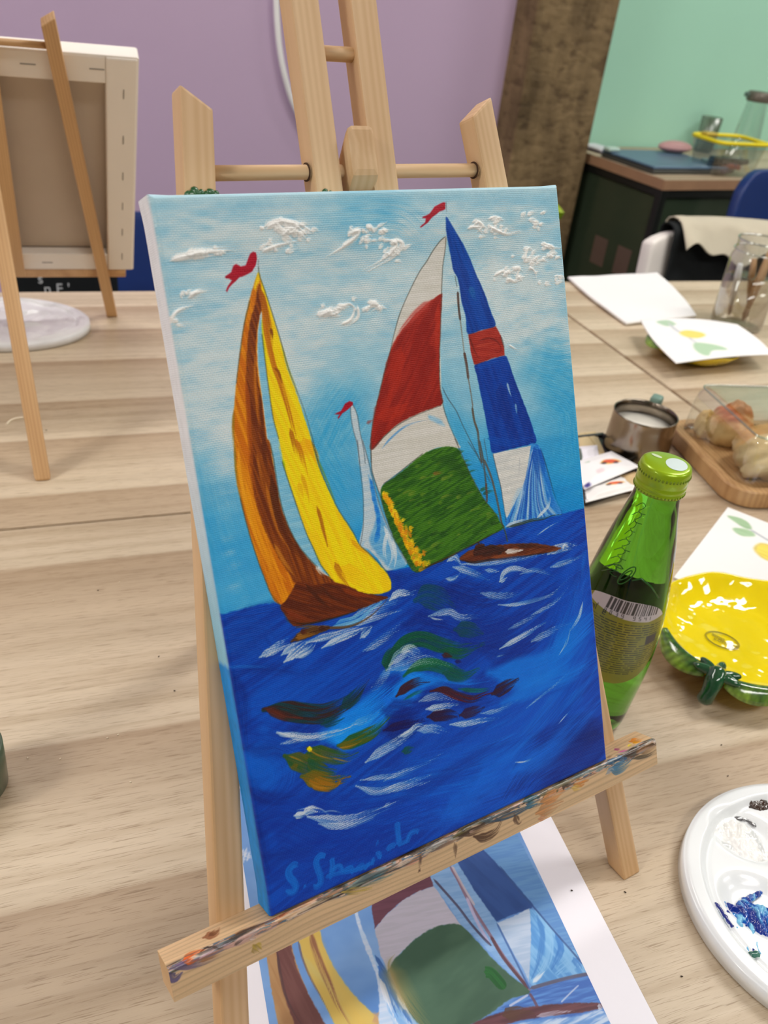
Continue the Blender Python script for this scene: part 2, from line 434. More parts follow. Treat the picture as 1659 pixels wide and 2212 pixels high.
# pillar: front right corner just left of the desk, the others on the sight lines of its edges
PR = DESK_L - 0.012 * DW
def line_hit(P, d, deg):                                  # P + s d on the plan bearing deg
    k = math.tan(math.radians(deg)); return (k * P[1] - P[0]) / (d[0] - k * d[1])
wpl = -line_hit(PR, DW, 4.99); PL = PR - wpl * DW
dpl = line_hit(PL, NW, 3.53)
PURP_Y = dpl - 0.15 - 0.02
struct('wall_right', box(4.3, 0.12, 2.75, c=(2.13, 0.06, 1.375)), MINT, RM)
struct('wall_back', box(4.6, 0.12, 2.75, c=(-2.3, PURP_Y + 0.06, 1.375)), LILAC, RM)
struct('wall_left', box(0.1, 8.0, 2.75, c=(-4.5, -3.0, 1.375)), WHITEP, RM)
struct('wall_far', box(0.1, 7.0, 2.75, c=(4.3, -3.5, 1.375)), WHITEP, RM)
struct('wall_front', box(9.0, 0.1, 2.75, c=(0.0, -7.0, 1.375)), WHITEP, RM)
# concrete-brown pillar
def rough_brown():
    m, nt, b, N, L = nodes('weathered_brown')
    tc = N.new('ShaderNodeTexCoord')
    n1 = N.new('ShaderNodeTexNoise'); n1.inputs['Scale'].default_value = 7; n1.inputs['Detail'].default_value = 8; n1.inputs['Roughness'].default_value = 0.65
    mp = N.new('ShaderNodeMapping'); mp.inputs['Scale'].default_value = (1.6, 1.6, 0.6); L.new(tc.outputs['Object'], mp.inputs['Vector']); L.new(mp.outputs[0], n1.inputs['Vector'])
    r = N.new('ShaderNodeValToRGB'); e = r.color_ramp.elements
    e[0].position = 0.3; e[0].color = (*S(88, 70, 44), 1); e[1].position = 0.7; e[1].color = (*S(148, 124, 88), 1)
    L.new(n1.outputs['Fac'], r.inputs['Fac'])
    n2 = N.new('ShaderNodeTexNoise'); n2.inputs['Scale'].default_value = 22; n2.inputs['Detail'].default_value = 4
    mp2 = N.new('ShaderNodeMapping'); mp2.inputs['Scale'].default_value = (1, 1, 1.8); L.new(tc.outputs['Object'], mp2.inputs['Vector']); L.new(mp2.outputs[0], n2.inputs['Vector'])
    r2 = N.new('ShaderNodeValToRGB'); r2.color_ramp.elements[0].position = 0.33; r2.color_ramp.elements[0].color = (0.60, 0.56, 0.52, 1)
    r2.color_ramp.elements[1].position = 0.44; r2.color_ramp.elements[1].color = (1, 1, 1, 1); L.new(n2.outputs['Fac'], r2.inputs['Fac'])
    x = N.new('ShaderNodeMix'); x.data_type = 'RGBA'; x.blend_type = 'MULTIPLY'; x.inputs[0].default_value = 1
    L.new(r.outputs['Color'], x.inputs[6]); L.new(r2.outputs['Color'], x.inputs[7]); L.new(x.outputs[2], b.inputs['Base Color'])
    b.inputs['Roughness'].default_value = 0.8
    bp = N.new('ShaderNodeBump'); bp.inputs['Strength'].default_value = 0.7; bp.inputs['Distance'].default_value = 0.01
    L.new(n2.outputs['Fac'], bp.inputs['Height']); L.new(bp.outputs['Normal'], b.inputs['Normal'])
    return m
pil = link(box(wpl, dpl, 2.75, 0.008, 2), 'pillar', rough_brown(), None,
           frame(PL + 0.5 * wpl * DW + 0.5 * dpl * NW + 1.375 * Z3 - np.array([0, 0, PL[2]]), DW, NW, Z3))
pil['kind'] = 'structure'
# white curved strip on the lilac wall: a big round hoop seen edge on beside the upright
P0 = W0 + PURP_Y * NW
hoop = [on_plane(x, y, P0, NW) for x, y in [(593, -60), (592, 0), (595, 60), (601, 115), (611, 165), (625, 212), (642, 250), (662, 285), (688, 318)]]
hp = [tuple((np.array(RM.inverted() @ Vector(p))) + np.array([0, -0.014, 0])) for p in smooth_path(hoop, 6)]
o = link(tube(hp, 0.008, 8), 'wall_hoop', plain('white_enamel', (0.95, 0.95, 0.95), 0.3), None, RM, True)
tag(o, 'thin curved white strip on the lilac wall beside the easel upright', 'wall decoration')

# ceiling panels
PANEL = plain('lamp_frame', S(235, 235, 235), 0.4)
def emit(name, col, st):
    m, nt, b, N, L = nodes(name); b.inputs['Base Color'].default_value = (*col, 1); b.inputs['Emission Color'].default_value = (*col, 1)
    b.inputs['Emission Strength'].default_value = st; return m
GLOW = emit('lamp_diffuser', (1, 0.97, 0.93), 4.0)
for i, (x, y, pw) in enumerate(LIGHTS):
    t = thing('ceiling_light', 'long white ceiling light panel above the room', 'lamp', T3(x, y, 2.75) @ RZ(RA), 'ceiling light panels')
    link(box(1.24, 0.34, 0.05, 0.005, c=(0, 0, -0.024)), 'lamp_frame', PANEL, t)
    link(box(1.16, 0.28, 0.004, c=(0, 0, -0.0515)), 'diffuser', GLOW, t)

# ------------------------------------------------------------------ tables
def rounded_rect(x0, x1, y0, y1, r, n=5):
    p = []
    for cx, cy, a in ((x1 - r, y1 - r, 0), (x0 + r, y1 - r, 90), (x0 + r, y0 + r, 180), (x1 - r, y0 + r, 270)):
        for k in range(n + 1):
            t = math.radians(a + 90 * k / n); p.append((cx + r * math.cos(t), cy + r * math.sin(t)))
    return p
WHITE_METAL = plain('white_metal', S(225, 225, 222), 0.4)
EDGEM = plain('oak_edge', S(176, 146, 112), 0.5, var=0.1, vscale=30)
TM = frame(np.array([0, 0, 0]), DT, NT, Z3)
def table(label, x0, x1, y0, y1, LAM=LAM):
    cx, cy = (x0 + x1) / 2, (y0 + y1) / 2
    t = thing('table', label, 'table', TM @ T3(cx, cy, 0), 'pale oak meeting tables')
    hx, hy = (x1 - x0) / 2, (y1 - y0) / 2
    # shift the grain so each table top has its own
    link(prism(rounded_rect(-hx, hx, -hy, hy, 0.004, 3), TZ - 0.024, TZ, 0.0008), 'tabletop', LAM, t)
    for sx in (-1, 1):
        for sy in (-1, 1):
            link(box(0.05, 0.05, TZ - 0.024, 0.004, c=(sx * (hx - 0.06), sy * (hy - 0.06), (TZ - 0.024) / 2)), 'leg', WHITE_METAL, t)
    fr = join(*[box(2 * hx - 0.17, 0.03, 0.05, c=(0, sy * (hy - 0.06), TZ - 0.05)) for sy in (-1, 1)],
              *[box(0.03, 2 * hy - 0.17, 0.05, c=(sx * (hx - 0.06), 0, TZ - 0.05)) for sx in (-1, 1)])
    link(fr, 'frame', WHITE_METAL, t)
    return t
SY = 0.677                                                # joint between near and far tables
p = at(1428, 607.5); YF = float(p @ NT); p = at(1355, 774); XS = float(p @ DT)
p = at(200, 1126.5); SY = float(p @ NT)
p = at(225, 629.5); YFL = float(p @ NT)
table('near oak table holding the painted canvas on its easel', -0.95, 1.45, SY - 0.82, SY - 0.0009)
table('far left oak table holding the easel seen from behind', -1.2, XS - 0.0026, SY + 0.0009, YFL, LAM2)
table('far right oak table holding the napkins and the water jar', XS + 0.0026, XS + 1.6, SY + 0.0009, YF, LAM3)

# ------------------------------------------------------------------ easels
HOLE = plain('drill_hole', S(70, 45, 25), 0.9)
def sheared_stick(p0, p1, wdir, tdir, w, th, bev=0.0012, cut0=None, cut1=None):
    """a bar between p0 and p1 (axis points) in a local frame; cut0/cut1 = plane normals of the end cuts"""
    p0, p1 = np.array(p0, float), np.array(p1, float); z = nrm(p1 - p0); L = np.linalg.norm(p1 - p0)
    t = nrm(np.array(tdir) - z * (z @ np.array(tdir))); x = np.cross(t, z)
    bm = bmesh.new(); vs = {}
    for a, zz, cn in ((0, 0, cut0), (1, L, cut1)):
        base = p0 if a == 0 else p1
        for i, (sx, sy) in enumerate(((-1, -1), (1, -1), (1, 1), (-1, 1))):
            off = sx * w / 2 * x + sy * th / 2 * t; k = 0
            if cn is not None: k = -(off @ cn) / (z @ cn)
            vs[a, i] = bm.verts.new((sx * w / 2, sy * th / 2, zz + k))
    bm.faces.new([vs[0, i] for i in (3, 2, 1, 0)]); bm.faces.new([vs[1, i] for i in range(4)])
    for i in range(4):
        j = (i + 1) % 4; bm.faces.new((vs[0, i], vs[0, j], vs[1, j], vs[1, i]))
    if bev: bmesh.ops.bevel(bm, geom=bm.edges[:], offset=bev, segments=2, affect='EDGES', profile=0.6)
    return bm, frame(p0, x, t, z)
def easel(label, P, e, up, n, rear_foot, mat, dmat, tray_mat_fn=None, top_v=0.46, tray=(-0.1415, 0.1415)):
    """P: middle of the canvas' lower edge (front side); e right, up along the canvas, n out of its front"""
    P = np.array(P); base = P.copy(); base[2] = TZ
    root = thing('easel', label, 'easel', Matrix.Translation(base))
    RI = WM[root.name].inverted()
    W = lambda u, v, w: P + u * e + v * up + w * n
    vfoot = lambda u, w: (TZ + 0.0002 - (P[2] + w * n[2])) / up[2]
    mid = -0.020
    def bar(name, a, b, w, th, wdir, tdir, m=mat, bev=0.0012, **k):
        bm, M = sheared_stick(a, b, wdir, tdir, w, th, bev, **k)
        return link(bm, name, m, root, M, local=False)
    for s in (-1, 1):
        vf = vfoot(0, mid)
        a = W(s * 0.1245, vf, mid); b = W(s * 0.0703, 0.3395, mid)
        cut = nrm(up * 1.0 - s * e * 0.75)
        bar('side_leg', a, b, 0.0132, 0.0118, e, n, cut0=Z3, cut1=cut)
    for s in (-1, 1):
        a = W(s * 0.0146 - 0.0022, -0.002, mid); b = W(s * 0.0142 - 0.0022, top_v, mid)
        bar('center_upright', a, b, 0.0130, 0.0116, e, n)
    # rear leg: from the pivot block between the uprights back to the table
    bk = -n * 1.0; top = W(0.0002, 0.3190, -0.0105)
    rf = np.array(rear_foot); d = nrm(rf - top)
    bar('rear_leg', rf + Z3 * 0.0003, top, 0.0140, 0.0150, e, np.cross(d, e), cut0=Z3, cut1=n, bev=0.0026)
    # dowels
    def dowel(u0, u1, v, r=0.0031):
        a, b = W(u0, v, mid), W(u1, v, mid); M = frame(a, up, n, nrm(b - a)) if False else frame(a, nrm(np.cross(n, nrm(b - a))), n, nrm(b - a))
        L = np.linalg.norm(b - a)
        link(lathe([(0, 0), (r, 0), (r, L), (0, L)], 20), 'dowel', dmat, root, M, True, local=False)
        for q, s in ((a, 1), (b, -1)):
            pass
    dowel(-0.0690, 0.0690, 0.3120); dowel(-0.0150, 0.0120, 0.3605)
    for uu in (-0.0235, 0.0662):
        a = W(uu - 0.0003, 0.312, mid)
        link(lathe([(0.0030, 0), (0.0039, 0), (0.0039, 0.0004), (0.0030, 0.0004)], 20), 'drill_hole', HOLE, root, frame(a, nrm(np.cross(n, -e)), n, -e), False, local=False)
    return root, W
# front easel and canvas frame
eo = np.array([-0.0254, 0.2199, 0.8363])                # lower left corner of the painted face
ex = np.array([0.8169, 0.5767, 0.0]); ex = nrm(ex); ey = nrm(np.array([-0.2502, 0.3544, 0.9010])); ey = nrm(ey - ex * (ex @ ey)); en = np.cross(ex, ey)
CW, CH, CT = 0.20, 0.30, 0.0140
mid_p = eo + 0.1 * ex
back = np.array([-ex[1], ex[0], 0])
easel1, EW = easel('pale pine table easel with two side legs holding the sailboat painting', mid_p, ex, ey, en,
                   (mid_p + 0.272 * back) * np.array([1, 1, 0]) + Z3 * TZ, PINE, PINE)

# ------------------------------------------------------------------ the painting
def crop(x0, y0, s):
    return lambda *q: [(x0 + q[i] / s, y0 + q[i + 1] / s) for i in range(0, len(q), 2)]
def plane_uv(P, e, u, n):
    def m(pts):
        out = []
        for x, y in pts:
            q = on_plane(x, y, P, n) - P; out.append((q @ e, q @ u))
        return np.array(out)
    return m
cuv = plane_uv(eo, ex, ey, en)
GW, GH = 640, 960
def cmap(pts):
    q = cuv(pts); return np.c_[q[:, 0] / CW * GW, (1 - q[:, 1] / CH) * GH]
A_ = crop(280, 390, 3.318); B_ = crop(740, 390, 3.318); C_ = crop(380, 950, 3.19); D_ = crop(780, 950, 3.19)
E_ = crop(430, 1380, 3.318); F_ = crop(830, 1300, 2.7197); G_ = crop(340, 1750, 2.5136); K_ = crop(800, 1700, 2.5136)
X_ = crop(0, 0, 1.0)
def paint_sea_and_boats():
    P = Paint(GW, GH, (120, 186, 216), cmap)
    X, Y = P.X, P.Y
    # sky: hazy pale top, deeper blue lower down and to the right
    t = Y / GH
    n1 = fbm(X / 160, Y / 60, 1, 4); n2 = fbm(X / 70, Y / 14, 2, 4)
    c = np.zeros((GH, GW, 3), np.float32)
    deep = np.array([14, 140, 210]); pale = np.array([156, 204, 224]); left = np.array([78, 172, 224])
    k = sst(0.24, 0.60, t + (n1 - 0.5) * 0.22)[..., None]
    side = sst(0.45, 0.0, X / GW)[..., None]
    low = deep * (1 - side * 0.62) + left * side * 0.62
    c = pale * (1 - k) + low * k
    c = c * (1 + (n2 - 0.5)[..., None] * np.array([0.26, 0.12, 0.06]))
    P.C[:] = c / 255
    # thin scrubbed white over the weave, mostly in the upper sky
    for (cx, cy, rx, ry, am) in [(0.25, 0.06, .5, .06, .6), (.75, .05, .4, .05, .5), (.12, .22, .2, .12, .85), (.08, .33, .10, .07, .5), (.82, .14, .22, .07, .8), (.55, .16, .3, .1, .45), (.33, .18, .2, .05, .5),
                                 (.86, .22, .18, .05, .7), (.5, .25, .3, .04, .25), (.38, .12, .3, .04, .5), (.95, .27, .1, .06, .45), (.04, .5, .03, .3, .25)]:
        g = np.exp(-(((X / GW - cx) / rx) ** 2 + ((Y / GH - cy) / ry) ** 2))
        n = fbm(X / 26, Y / 9, int(cx * 100), 3)
        al = sst(0.16, 0.95, 1.6 * g * am * (0.25 + 1.35 * n) * (0.40 + 0.9 * P.weave)) * 0.82
        P.C[:] = P.C * (1 - al[..., None]) + np.array([0.90, 0.93, 0.93]) * al[..., None]
    P.poly(X_(300, 400, 1230, 390, 1230, 412, 300, 440), (206, 232, 240), f=8, wob=3, a=0.6, sm=False)
    # deeper blue patches in the sky
    for pts, w, a in [(A_(1640, 1500, 1500, 1700, 1400, 1900), 90, .45), (X_(900, 770, 940, 900, 960, 1000), 60, .35), (X_(1150, 800, 1240, 860, 1260, 950, 1270, 1080), 110, .5), (X_(700, 480, 850, 470, 900, 500), 60, .35), (X_(640, 900, 690, 1000, 750, 1100), 90, .45),
                      (X_(430, 1000, 470, 1150, 520, 1270), 80, .25), (X_(1160, 760, 1200, 770, 1240, 765), 60, .5), (X_(980, 900, 1010, 980), 40, .4)]:
        P.stroke(pts, w, (20, 150, 210), (60, 170, 215), a=a, f=50, bris=0.3, tap=(0.3, 0.3))
    # impasto clouds
    W1, W2 = (244, 244, 240), (222, 232, 234)
    for pts, w in [(A_(960, 340, 1040, 300, 1120, 300, 1200, 320, 1270, 360, 1310, 390), 13), (A_(1040, 330, 1090, 370, 1160, 370, 1230, 380), 12), (A_(1090, 390, 1140, 420, 1170, 440), 11), (A_(930, 350, 960, 345), 8), (A_(1100, 310, 1180, 340, 1260, 400), 10),
                   (A_(300, 560, 420, 535, 560, 500, 680, 485, 770, 488), 11), (A_(440, 545, 520, 530, 600, 520), 10), (A_(1355, 965, 1420, 950, 1470, 965, 1500, 955), 17), (A_(1490, 900, 1530, 900, 1580, 890, 1620, 920), 9),
                   (A_(1640, 900, 1640, 980, 1560, 1040), 5), (A_(1580, 380, 1640, 370, 1600, 430, 1500, 500, 1400, 560), 7), (A_(960, 510, 1060, 470, 1200, 440), 6), (A_(430, 840, 500, 800, 560, 790), 8), (A_(300, 1000, 340, 940, 450, 900), 6),
                   (B_(50, 400, 70, 370, 120, 355, 150, 360), 12), (B_(170, 350, 200, 345, 215, 380), 13), (B_(275, 365, 320, 370), 13), (B_(350, 430, 400, 435, 415, 470, 350, 540, 270, 590, 170, 650), 10), (B_(340, 450, 380, 470, 330, 540), 8),
                   (B_(0, 470, 60, 420, 110, 390), 6), (B_(0, 1030, 60, 1000, 90, 930, 60, 880), 6), (B_(190, 880, 230, 880, 270, 910, 220, 940), 12),
                   (B_(940, 300, 970, 285, 1000, 310, 960, 360), 8), (B_(1050, 280, 1100, 265, 1160, 290), 7), (B_(1290, 230, 1280, 290), 7), (B_(1100, 680, 1140, 660, 1180, 690), 8), (B_(1220, 640, 1270, 630, 1250, 690, 1330, 680), 7),
                   (B_(1300, 560, 1330, 480, 1370, 500), 7), (B_(1430, 450, 1490, 480, 1560, 490), 7), (B_(1340, 620, 1380, 650, 1390, 700), 5), (B_(1180, 700, 1240, 720, 1300, 700), 6), (B_(900, 340, 960, 330, 1040, 400), 6), (B_(1200, 1180, 1260, 1215), 3),
                   (B_(1060, 330, 1180, 380, 1280, 360), 8), (B_(1420, 240, 1450, 220), 6)]:
        P.stroke(pts, w * 1.0, W2, W1, a=0.6, dry=0.46, rel=0.4, bris=0.6, tap=(0.1, 0.6))
        for _ in range(3):
            ox, oy = np.random.RandomState(P.seed).randn(2) * w * .32
            P.stroke([(x_ + ox, y_ + oy) for x_, y_ in pts], w * .42, W1, (252, 252, 250), a=0.95, dry=0.28, rel=1.1, bris=0.4, tap=(0.1, 0.6))
    RC = random.Random(21)
    for cx, cy, rx, ry, nn_ in [(625, 503, 44, 22, 26), (585, 540, 40, 14, 8), (790, 515, 40, 20, 16), (838, 548, 30, 20, 16), (1060, 500, 40, 20, 14), (1130, 560, 55, 30, 20), (1100, 600, 40, 18, 14), (1180, 545, 26, 26, 12), (715, 674, 26, 12, 10), (780, 662, 34, 12, 8), (440, 548, 64, 8, 16), (410, 640, 30, 12, 6), (1150, 480, 40, 18, 8), (370, 700, 16, 14, 5), (1190, 610, 20, 16, 6)]:
        for _ in range(nn_):
            x = RC.gauss(cx, rx * .5); y = RC.gauss(cy, ry * .5); L_ = RC.uniform(6, 22); k_ = RC.uniform(-.6, .3)
            P.stroke([(x, y), (x + L_ * .5, y + k_ * L_ * .5 - RC.uniform(0, 5)), (x + L_, y + k_ * L_)], RC.uniform(3, 7.5), W1, (252, 252, 250), a=.9, dry=.30, rel=1.1, bris=.4, tap=(.2, .5))
    # sea
    sea = X_(455, 1334, 500, 1322, 560, 1306, 640, 1300, 700, 1290, 838, 1234, 885, 1226, 960, 1190, 1095, 1142, 1210, 1112, 1262, 1098, 1340, 1085, 1360, 1700, 560, 2060, 400, 1700)
    P.poly(sea, (0, 58, 156), (6, 78, 182), sm=False, f=1.5, ang=-0.3, ln=120, wd=5, wob=1.2)
    LB, MB_, DB, VB = (20, 122, 216), (8, 88, 196), (0, 44, 132), (0, 32, 112)
    R = random.Random(4)
    # broad arcs sweeping down from the right edge
    for k in range(70):
        q = k / 69; yt = 1180 + 420 * q + R.uniform(-20, 20); sx = 1300 - R.uniform(0, 60)
        ex_ = 1000 - 330 * q + R.uniform(-60, 60); ey_ = 1560 + 250 * q + R.uniform(-30, 30)
        mx, my = (sx * .52 + ex_ * .48) + 50 + R.uniform(-10, 30), (yt * .42 + ey_ * .58) + 40
        col = R.choice([LB, MB_, (0, 70, 175), (12, 104, 208), (0, 58, 155)])
        P.stroke([(sx, yt), (mx, my), (ex_, ey_)], R.uniform(14, 34), col, MB_, a=0.5, f=9, bris=0.8, tap=(0.3, 0.5))
    for k in range(60):
        x = R.uniform(470, 1250); y = R.uniform(1330, 1950); 
        L = R.uniform(60, 170); sl = -0.15 - 0.25 * (x - 460) / 800
        P.stroke([(x, y), (x + L / 2, y + sl * L / 2 + R.uniform(-6, 6)), (x + L, y + sl * L - 8)], R.uniform(8, 22), R.choice([MB_, DB, (0, 66, 168), (4, 74, 180)]), MB_, a=0.35, f=8, bris=0.7, tap=(0.3, 0.4))
    for pts, w, c_, a in [
        (X_(470, 1390, 560, 1380, 600, 1420), 70, (0, 64, 160), .7), (E_(250, 235, 450, 215, 640, 240, 780, 260, 900, 235), 12, DB, .8), (E_(260, 260, 255, 420, 280, 560), 12, DB, .8), (E_(300, 480, 400, 470, 600, 430, 900, 330, 1100, 250), 90, (4, 84, 190), .5),
        (E_(900, 700, 1100, 640, 1250, 540, 1380, 430, 1500, 330), 80, (14, 140, 236), .9), (E_(1420, 480, 1530, 350, 1659, 300), 60, (14, 140, 236), .8), (E_(950, 740, 1150, 680, 1300, 580), 50, (20, 150, 240), .7),
        (F_(0, 430, 100, 400, 200, 450, 350, 480, 500, 500, 650, 480), 30, (14, 136, 232), .7), (F_(0, 560, 60, 600, 130, 560, 260, 520), 30, (10, 110, 220), .7), (E_(330, 840, 420, 860, 520, 920, 540, 1000, 480, 1080), 110, (10, 92, 196), .7),
        (E_(340, 1260, 450, 1290, 560, 1270, 640, 1260), 16, DB, .7), (E_(430, 1340, 600, 1290, 900, 1380, 1300, 1330, 1659, 1200), 130, (0, 48, 146), .6), (E_(430, 1580, 500, 1560, 640, 1540, 900, 1500), 16, DB, .7), (E_(500, 1700, 700, 1650, 900, 1600, 1300, 1450, 1659, 1300), 150, (0, 50, 148), .45),
        (E_(300, 770, 420, 810, 560, 800, 760, 900), 22, DB, .6), (E_(330, 940, 420, 1100, 520, 1130, 800, 1100), 16, DB, .5), (E_(300, 640, 600, 690, 800, 760), 40, (0, 56, 156), .7), (E_(430, 640, 520, 660), 14, (10, 92, 196), .8),
        (F_(1300, 720, 1100, 790, 900, 900, 800, 1000, 720, 1130), 90, VB, .55), (F_(1320, 830, 1100, 900, 900, 1000, 800, 1120), 130, VB, .6), (F_(1310, 770, 1150, 800, 980, 850), 24, (0, 30, 105), .6), (F_(500, 1130, 700, 1000, 850, 920, 1000, 830), 80, (14, 100, 206), .6), (F_(350, 1260, 500, 1150, 640, 1080), 60, (10, 100, 205), .6),
        (F_(0, 1200, 200, 1120, 400, 1000, 600, 880, 800, 760), 30, (0, 48, 140), .5), (F_(0, 760, 120, 730, 240, 700), 60, VB, .8), (F_(180, 600, 350, 560, 560, 570), 50, (0, 44, 138), .8), (F_(400, 180, 560, 200, 700, 160, 860, 60), 80, (0, 44, 134), .7),
        (D_(250, 1090, 420, 1020, 560, 1030, 700, 1080, 860, 1100), 24, (0, 44, 132), .8), (D_(350, 1200, 600, 1220, 800, 1300, 1000, 1260), 70, (0, 44, 140), .7), (D_(200, 920, 240, 1000, 300, 1060), 50, (0, 52, 150), .8), (D_(240, 960, 330, 930, 380, 940), 10, (0, 40, 120), .7),
        (D_(1100, 650, 1300, 600, 1540, 560), 60, (0, 84, 190), .5), (F_(1000, 330, 1100, 200, 1240, 60), 60, (14, 116, 214), .8), (F_(620, 420, 800, 420, 1000, 350, 1200, 160), 70, (14, 122, 220), .8), (F_(700, 600, 900, 500, 1100, 420, 1250, 330), 40, (16, 124, 220), .7), (F_(750, 1000, 950, 900, 1150, 700, 1290, 560), 50, (12, 104, 208), .7)]:
        P.stroke(pts, w * 0.73, c_, tuple(min(255, v + 14) for v in c_), a=a, f=12, bris=0.5, tap=(0.25, 0.35))
    for pts, w, a in [(E_(300, 960, 420, 1120, 560, 1150, 700, 1120), 26, .5), (D_(560, 1020, 700, 1070, 860, 1090, 1000, 1050), 60, .55), (D_(300, 1280, 480, 1300, 620, 1330), 60, .5), (F_(430, 600, 560, 560, 680, 520), 50, .5), (F_(0, 640, 100, 650, 220, 620), 50, .6), (E_(230, 250, 300, 400, 320, 620, 330, 820), 22, .5), (E_(640, 640, 760, 670, 880, 650), 20, .5), (F_(560, 280, 700, 300, 860, 240, 980, 150), 46, .45), (E_(430, 1330, 440, 1500, 500, 1700), 26, .5)]:
        P.stroke(pts, w * .73, VB, (0, 44, 134), a=a, f=9, bris=.5, tap=(.25, .35))
    P.poly(E_(330, 830, 430, 850, 540, 920, 545, 1030, 470, 1090, 370, 1060, 340, 950), (14, 100, 204), f=5, a=.6)
    # greens, browns and ochres in the water
    GR, DG, BR, OC = (4, 84, 56), (0, 64, 58), (62, 26, 34), (112, 96, 20)
    for pts, w, c_, c2, a in [
        (D_(380, 1110, 460, 1080, 560, 1110, 640, 1160), 75, (0, 72, 84), (0, 60, 110), .75), (D_(650, 1310, 740, 1310, 840, 1340), 50, (0, 70, 78), (0, 60, 100), .8),
        (D_(170, 1560, 240, 1460, 340, 1390, 440, 1380, 560, 1420, 700, 1440, 850, 1410), 48, GR, DG, .95), (D_(560, 1450, 680, 1480, 800, 1440), 34, GR, (0, 70, 70), .9), (D_(180, 1590, 200, 1500, 280, 1430), 40, GR, DG, .9),
        (F_(120, 440, 180, 390, 270, 370, 380, 400, 470, 430, 560, 400), 40, GR, (10, 96, 70), .9), (F_(130, 430, 200, 380, 300, 360, 400, 390), 26, (26, 104, 66), GR, .8), (F_(350, 420, 470, 440, 540, 410), 40, (0, 74, 74), GR, .85),
        (F_(120, 580, 190, 540, 250, 525), 10, (0, 130, 130), GR, .8), (F_(440, 515, 540, 525, 620, 515, 660, 500), 14, (0, 116, 96), GR, .8),
        (F_(75, 560, 130, 510, 200, 475, 270, 470), 30, BR, (50, 20, 40), .95), (F_(275, 530, 350, 520, 430, 555, 520, 575, 600, 545, 660, 530), 26, (84, 16, 24), BR, .95), (F_(640, 545, 690, 520, 740, 490, 790, 460), 44, (54, 22, 40), (30, 20, 60), .9),
        (F_(260, 680, 340, 670, 430, 670, 440, 690), 38, (48, 18, 50), (40, 14, 40), .92), (F_(450, 670, 520, 650, 590, 625), 34, (44, 20, 62), (60, 24, 40), .85), (F_(345, 315, 400, 325), 18, (80, 24, 20), BR, .8), (F_(420, 352, 460, 358), 12, (20, 20, 90), BR, .8),
        (F_(0, 760, 100, 730, 200, 710, 240, 700), 26, (14, 14, 80), (40, 14, 60), .85), (F_(110, 885, 180, 865), 24, (0, 76, 70), GR, .8),
        (E_(460, 510, 560, 500, 700, 530, 860, 545, 960, 520, 1080, 450, 1160, 360, 1210, 300), 58, (52, 32, 30), (14, 56, 52), .97), (E_(470, 500, 520, 520, 620, 560, 740, 575), 26, (92, 40, 28), (60, 30, 26), .9), (E_(1020, 500, 1110, 430, 1190, 340), 40, (6, 64, 60), (20, 50, 50), .8), (E_(880, 620, 960, 600, 1040, 570), 26, (0, 66, 92), DG, .8),
        (E_(1000, 770, 1080, 750, 1200, 700, 1280, 650, 1360, 570), 44, (72, 88, 20), (0, 80, 56), .97), (E_(1000, 770, 1080, 765, 1180, 720), 26, OC, (92, 96, 20), .9),
        (E_(780, 790, 860, 820, 960, 850, 1060, 860, 1140, 830), 44, (44, 84, 34), (86, 92, 26), .96), (E_(740, 850, 850, 850, 900, 870), 32, (80, 88, 26), (40, 84, 40), .95), (E_(610, 840, 700, 880, 800, 920, 900, 950, 980, 960), 52, (40, 82, 34), (90, 90, 26), .95), (E_(790, 870, 850, 940, 960, 970), 44, (70, 84, 30), (20, 80, 50), .9), (E_(680, 900, 690, 945), 22, (90, 88, 26), OC, .9),
        (E_(735, 990, 840, 1010, 960, 1030, 1080, 1000), 52, (120, 96, 20), (70, 92, 24), .97), (E_(800, 1020, 880, 1050, 980, 1060, 1010, 1030), 40, (158, 108, 18), OC, .95)]:
        P.stroke(pts, w * 0.50, c_, c2, a=a, f=1.8, bris=0.3, tap=(0.25, 0.45), rel=0.25)
    P.stroke(E_(785, 785, 800, 800), 6, (238, 226, 20), a=1, tap=(0, 0), bris=0)
    for pts in [E_(640, 840, 740, 880, 800, 905), E_(790, 800, 860, 840, 960, 870), E_(1000, 790, 1100, 770, 1200, 720), E_(780, 1030, 860, 1070, 980, 1078), E_(960, 860, 1060, 885, 1100, 880)]:
        P.stroke(pts, 2.0, (176, 130, 40), a=0.8, bris=0.2)
    # white water
    WW, WB = (226, 232, 238), (160, 190, 220)
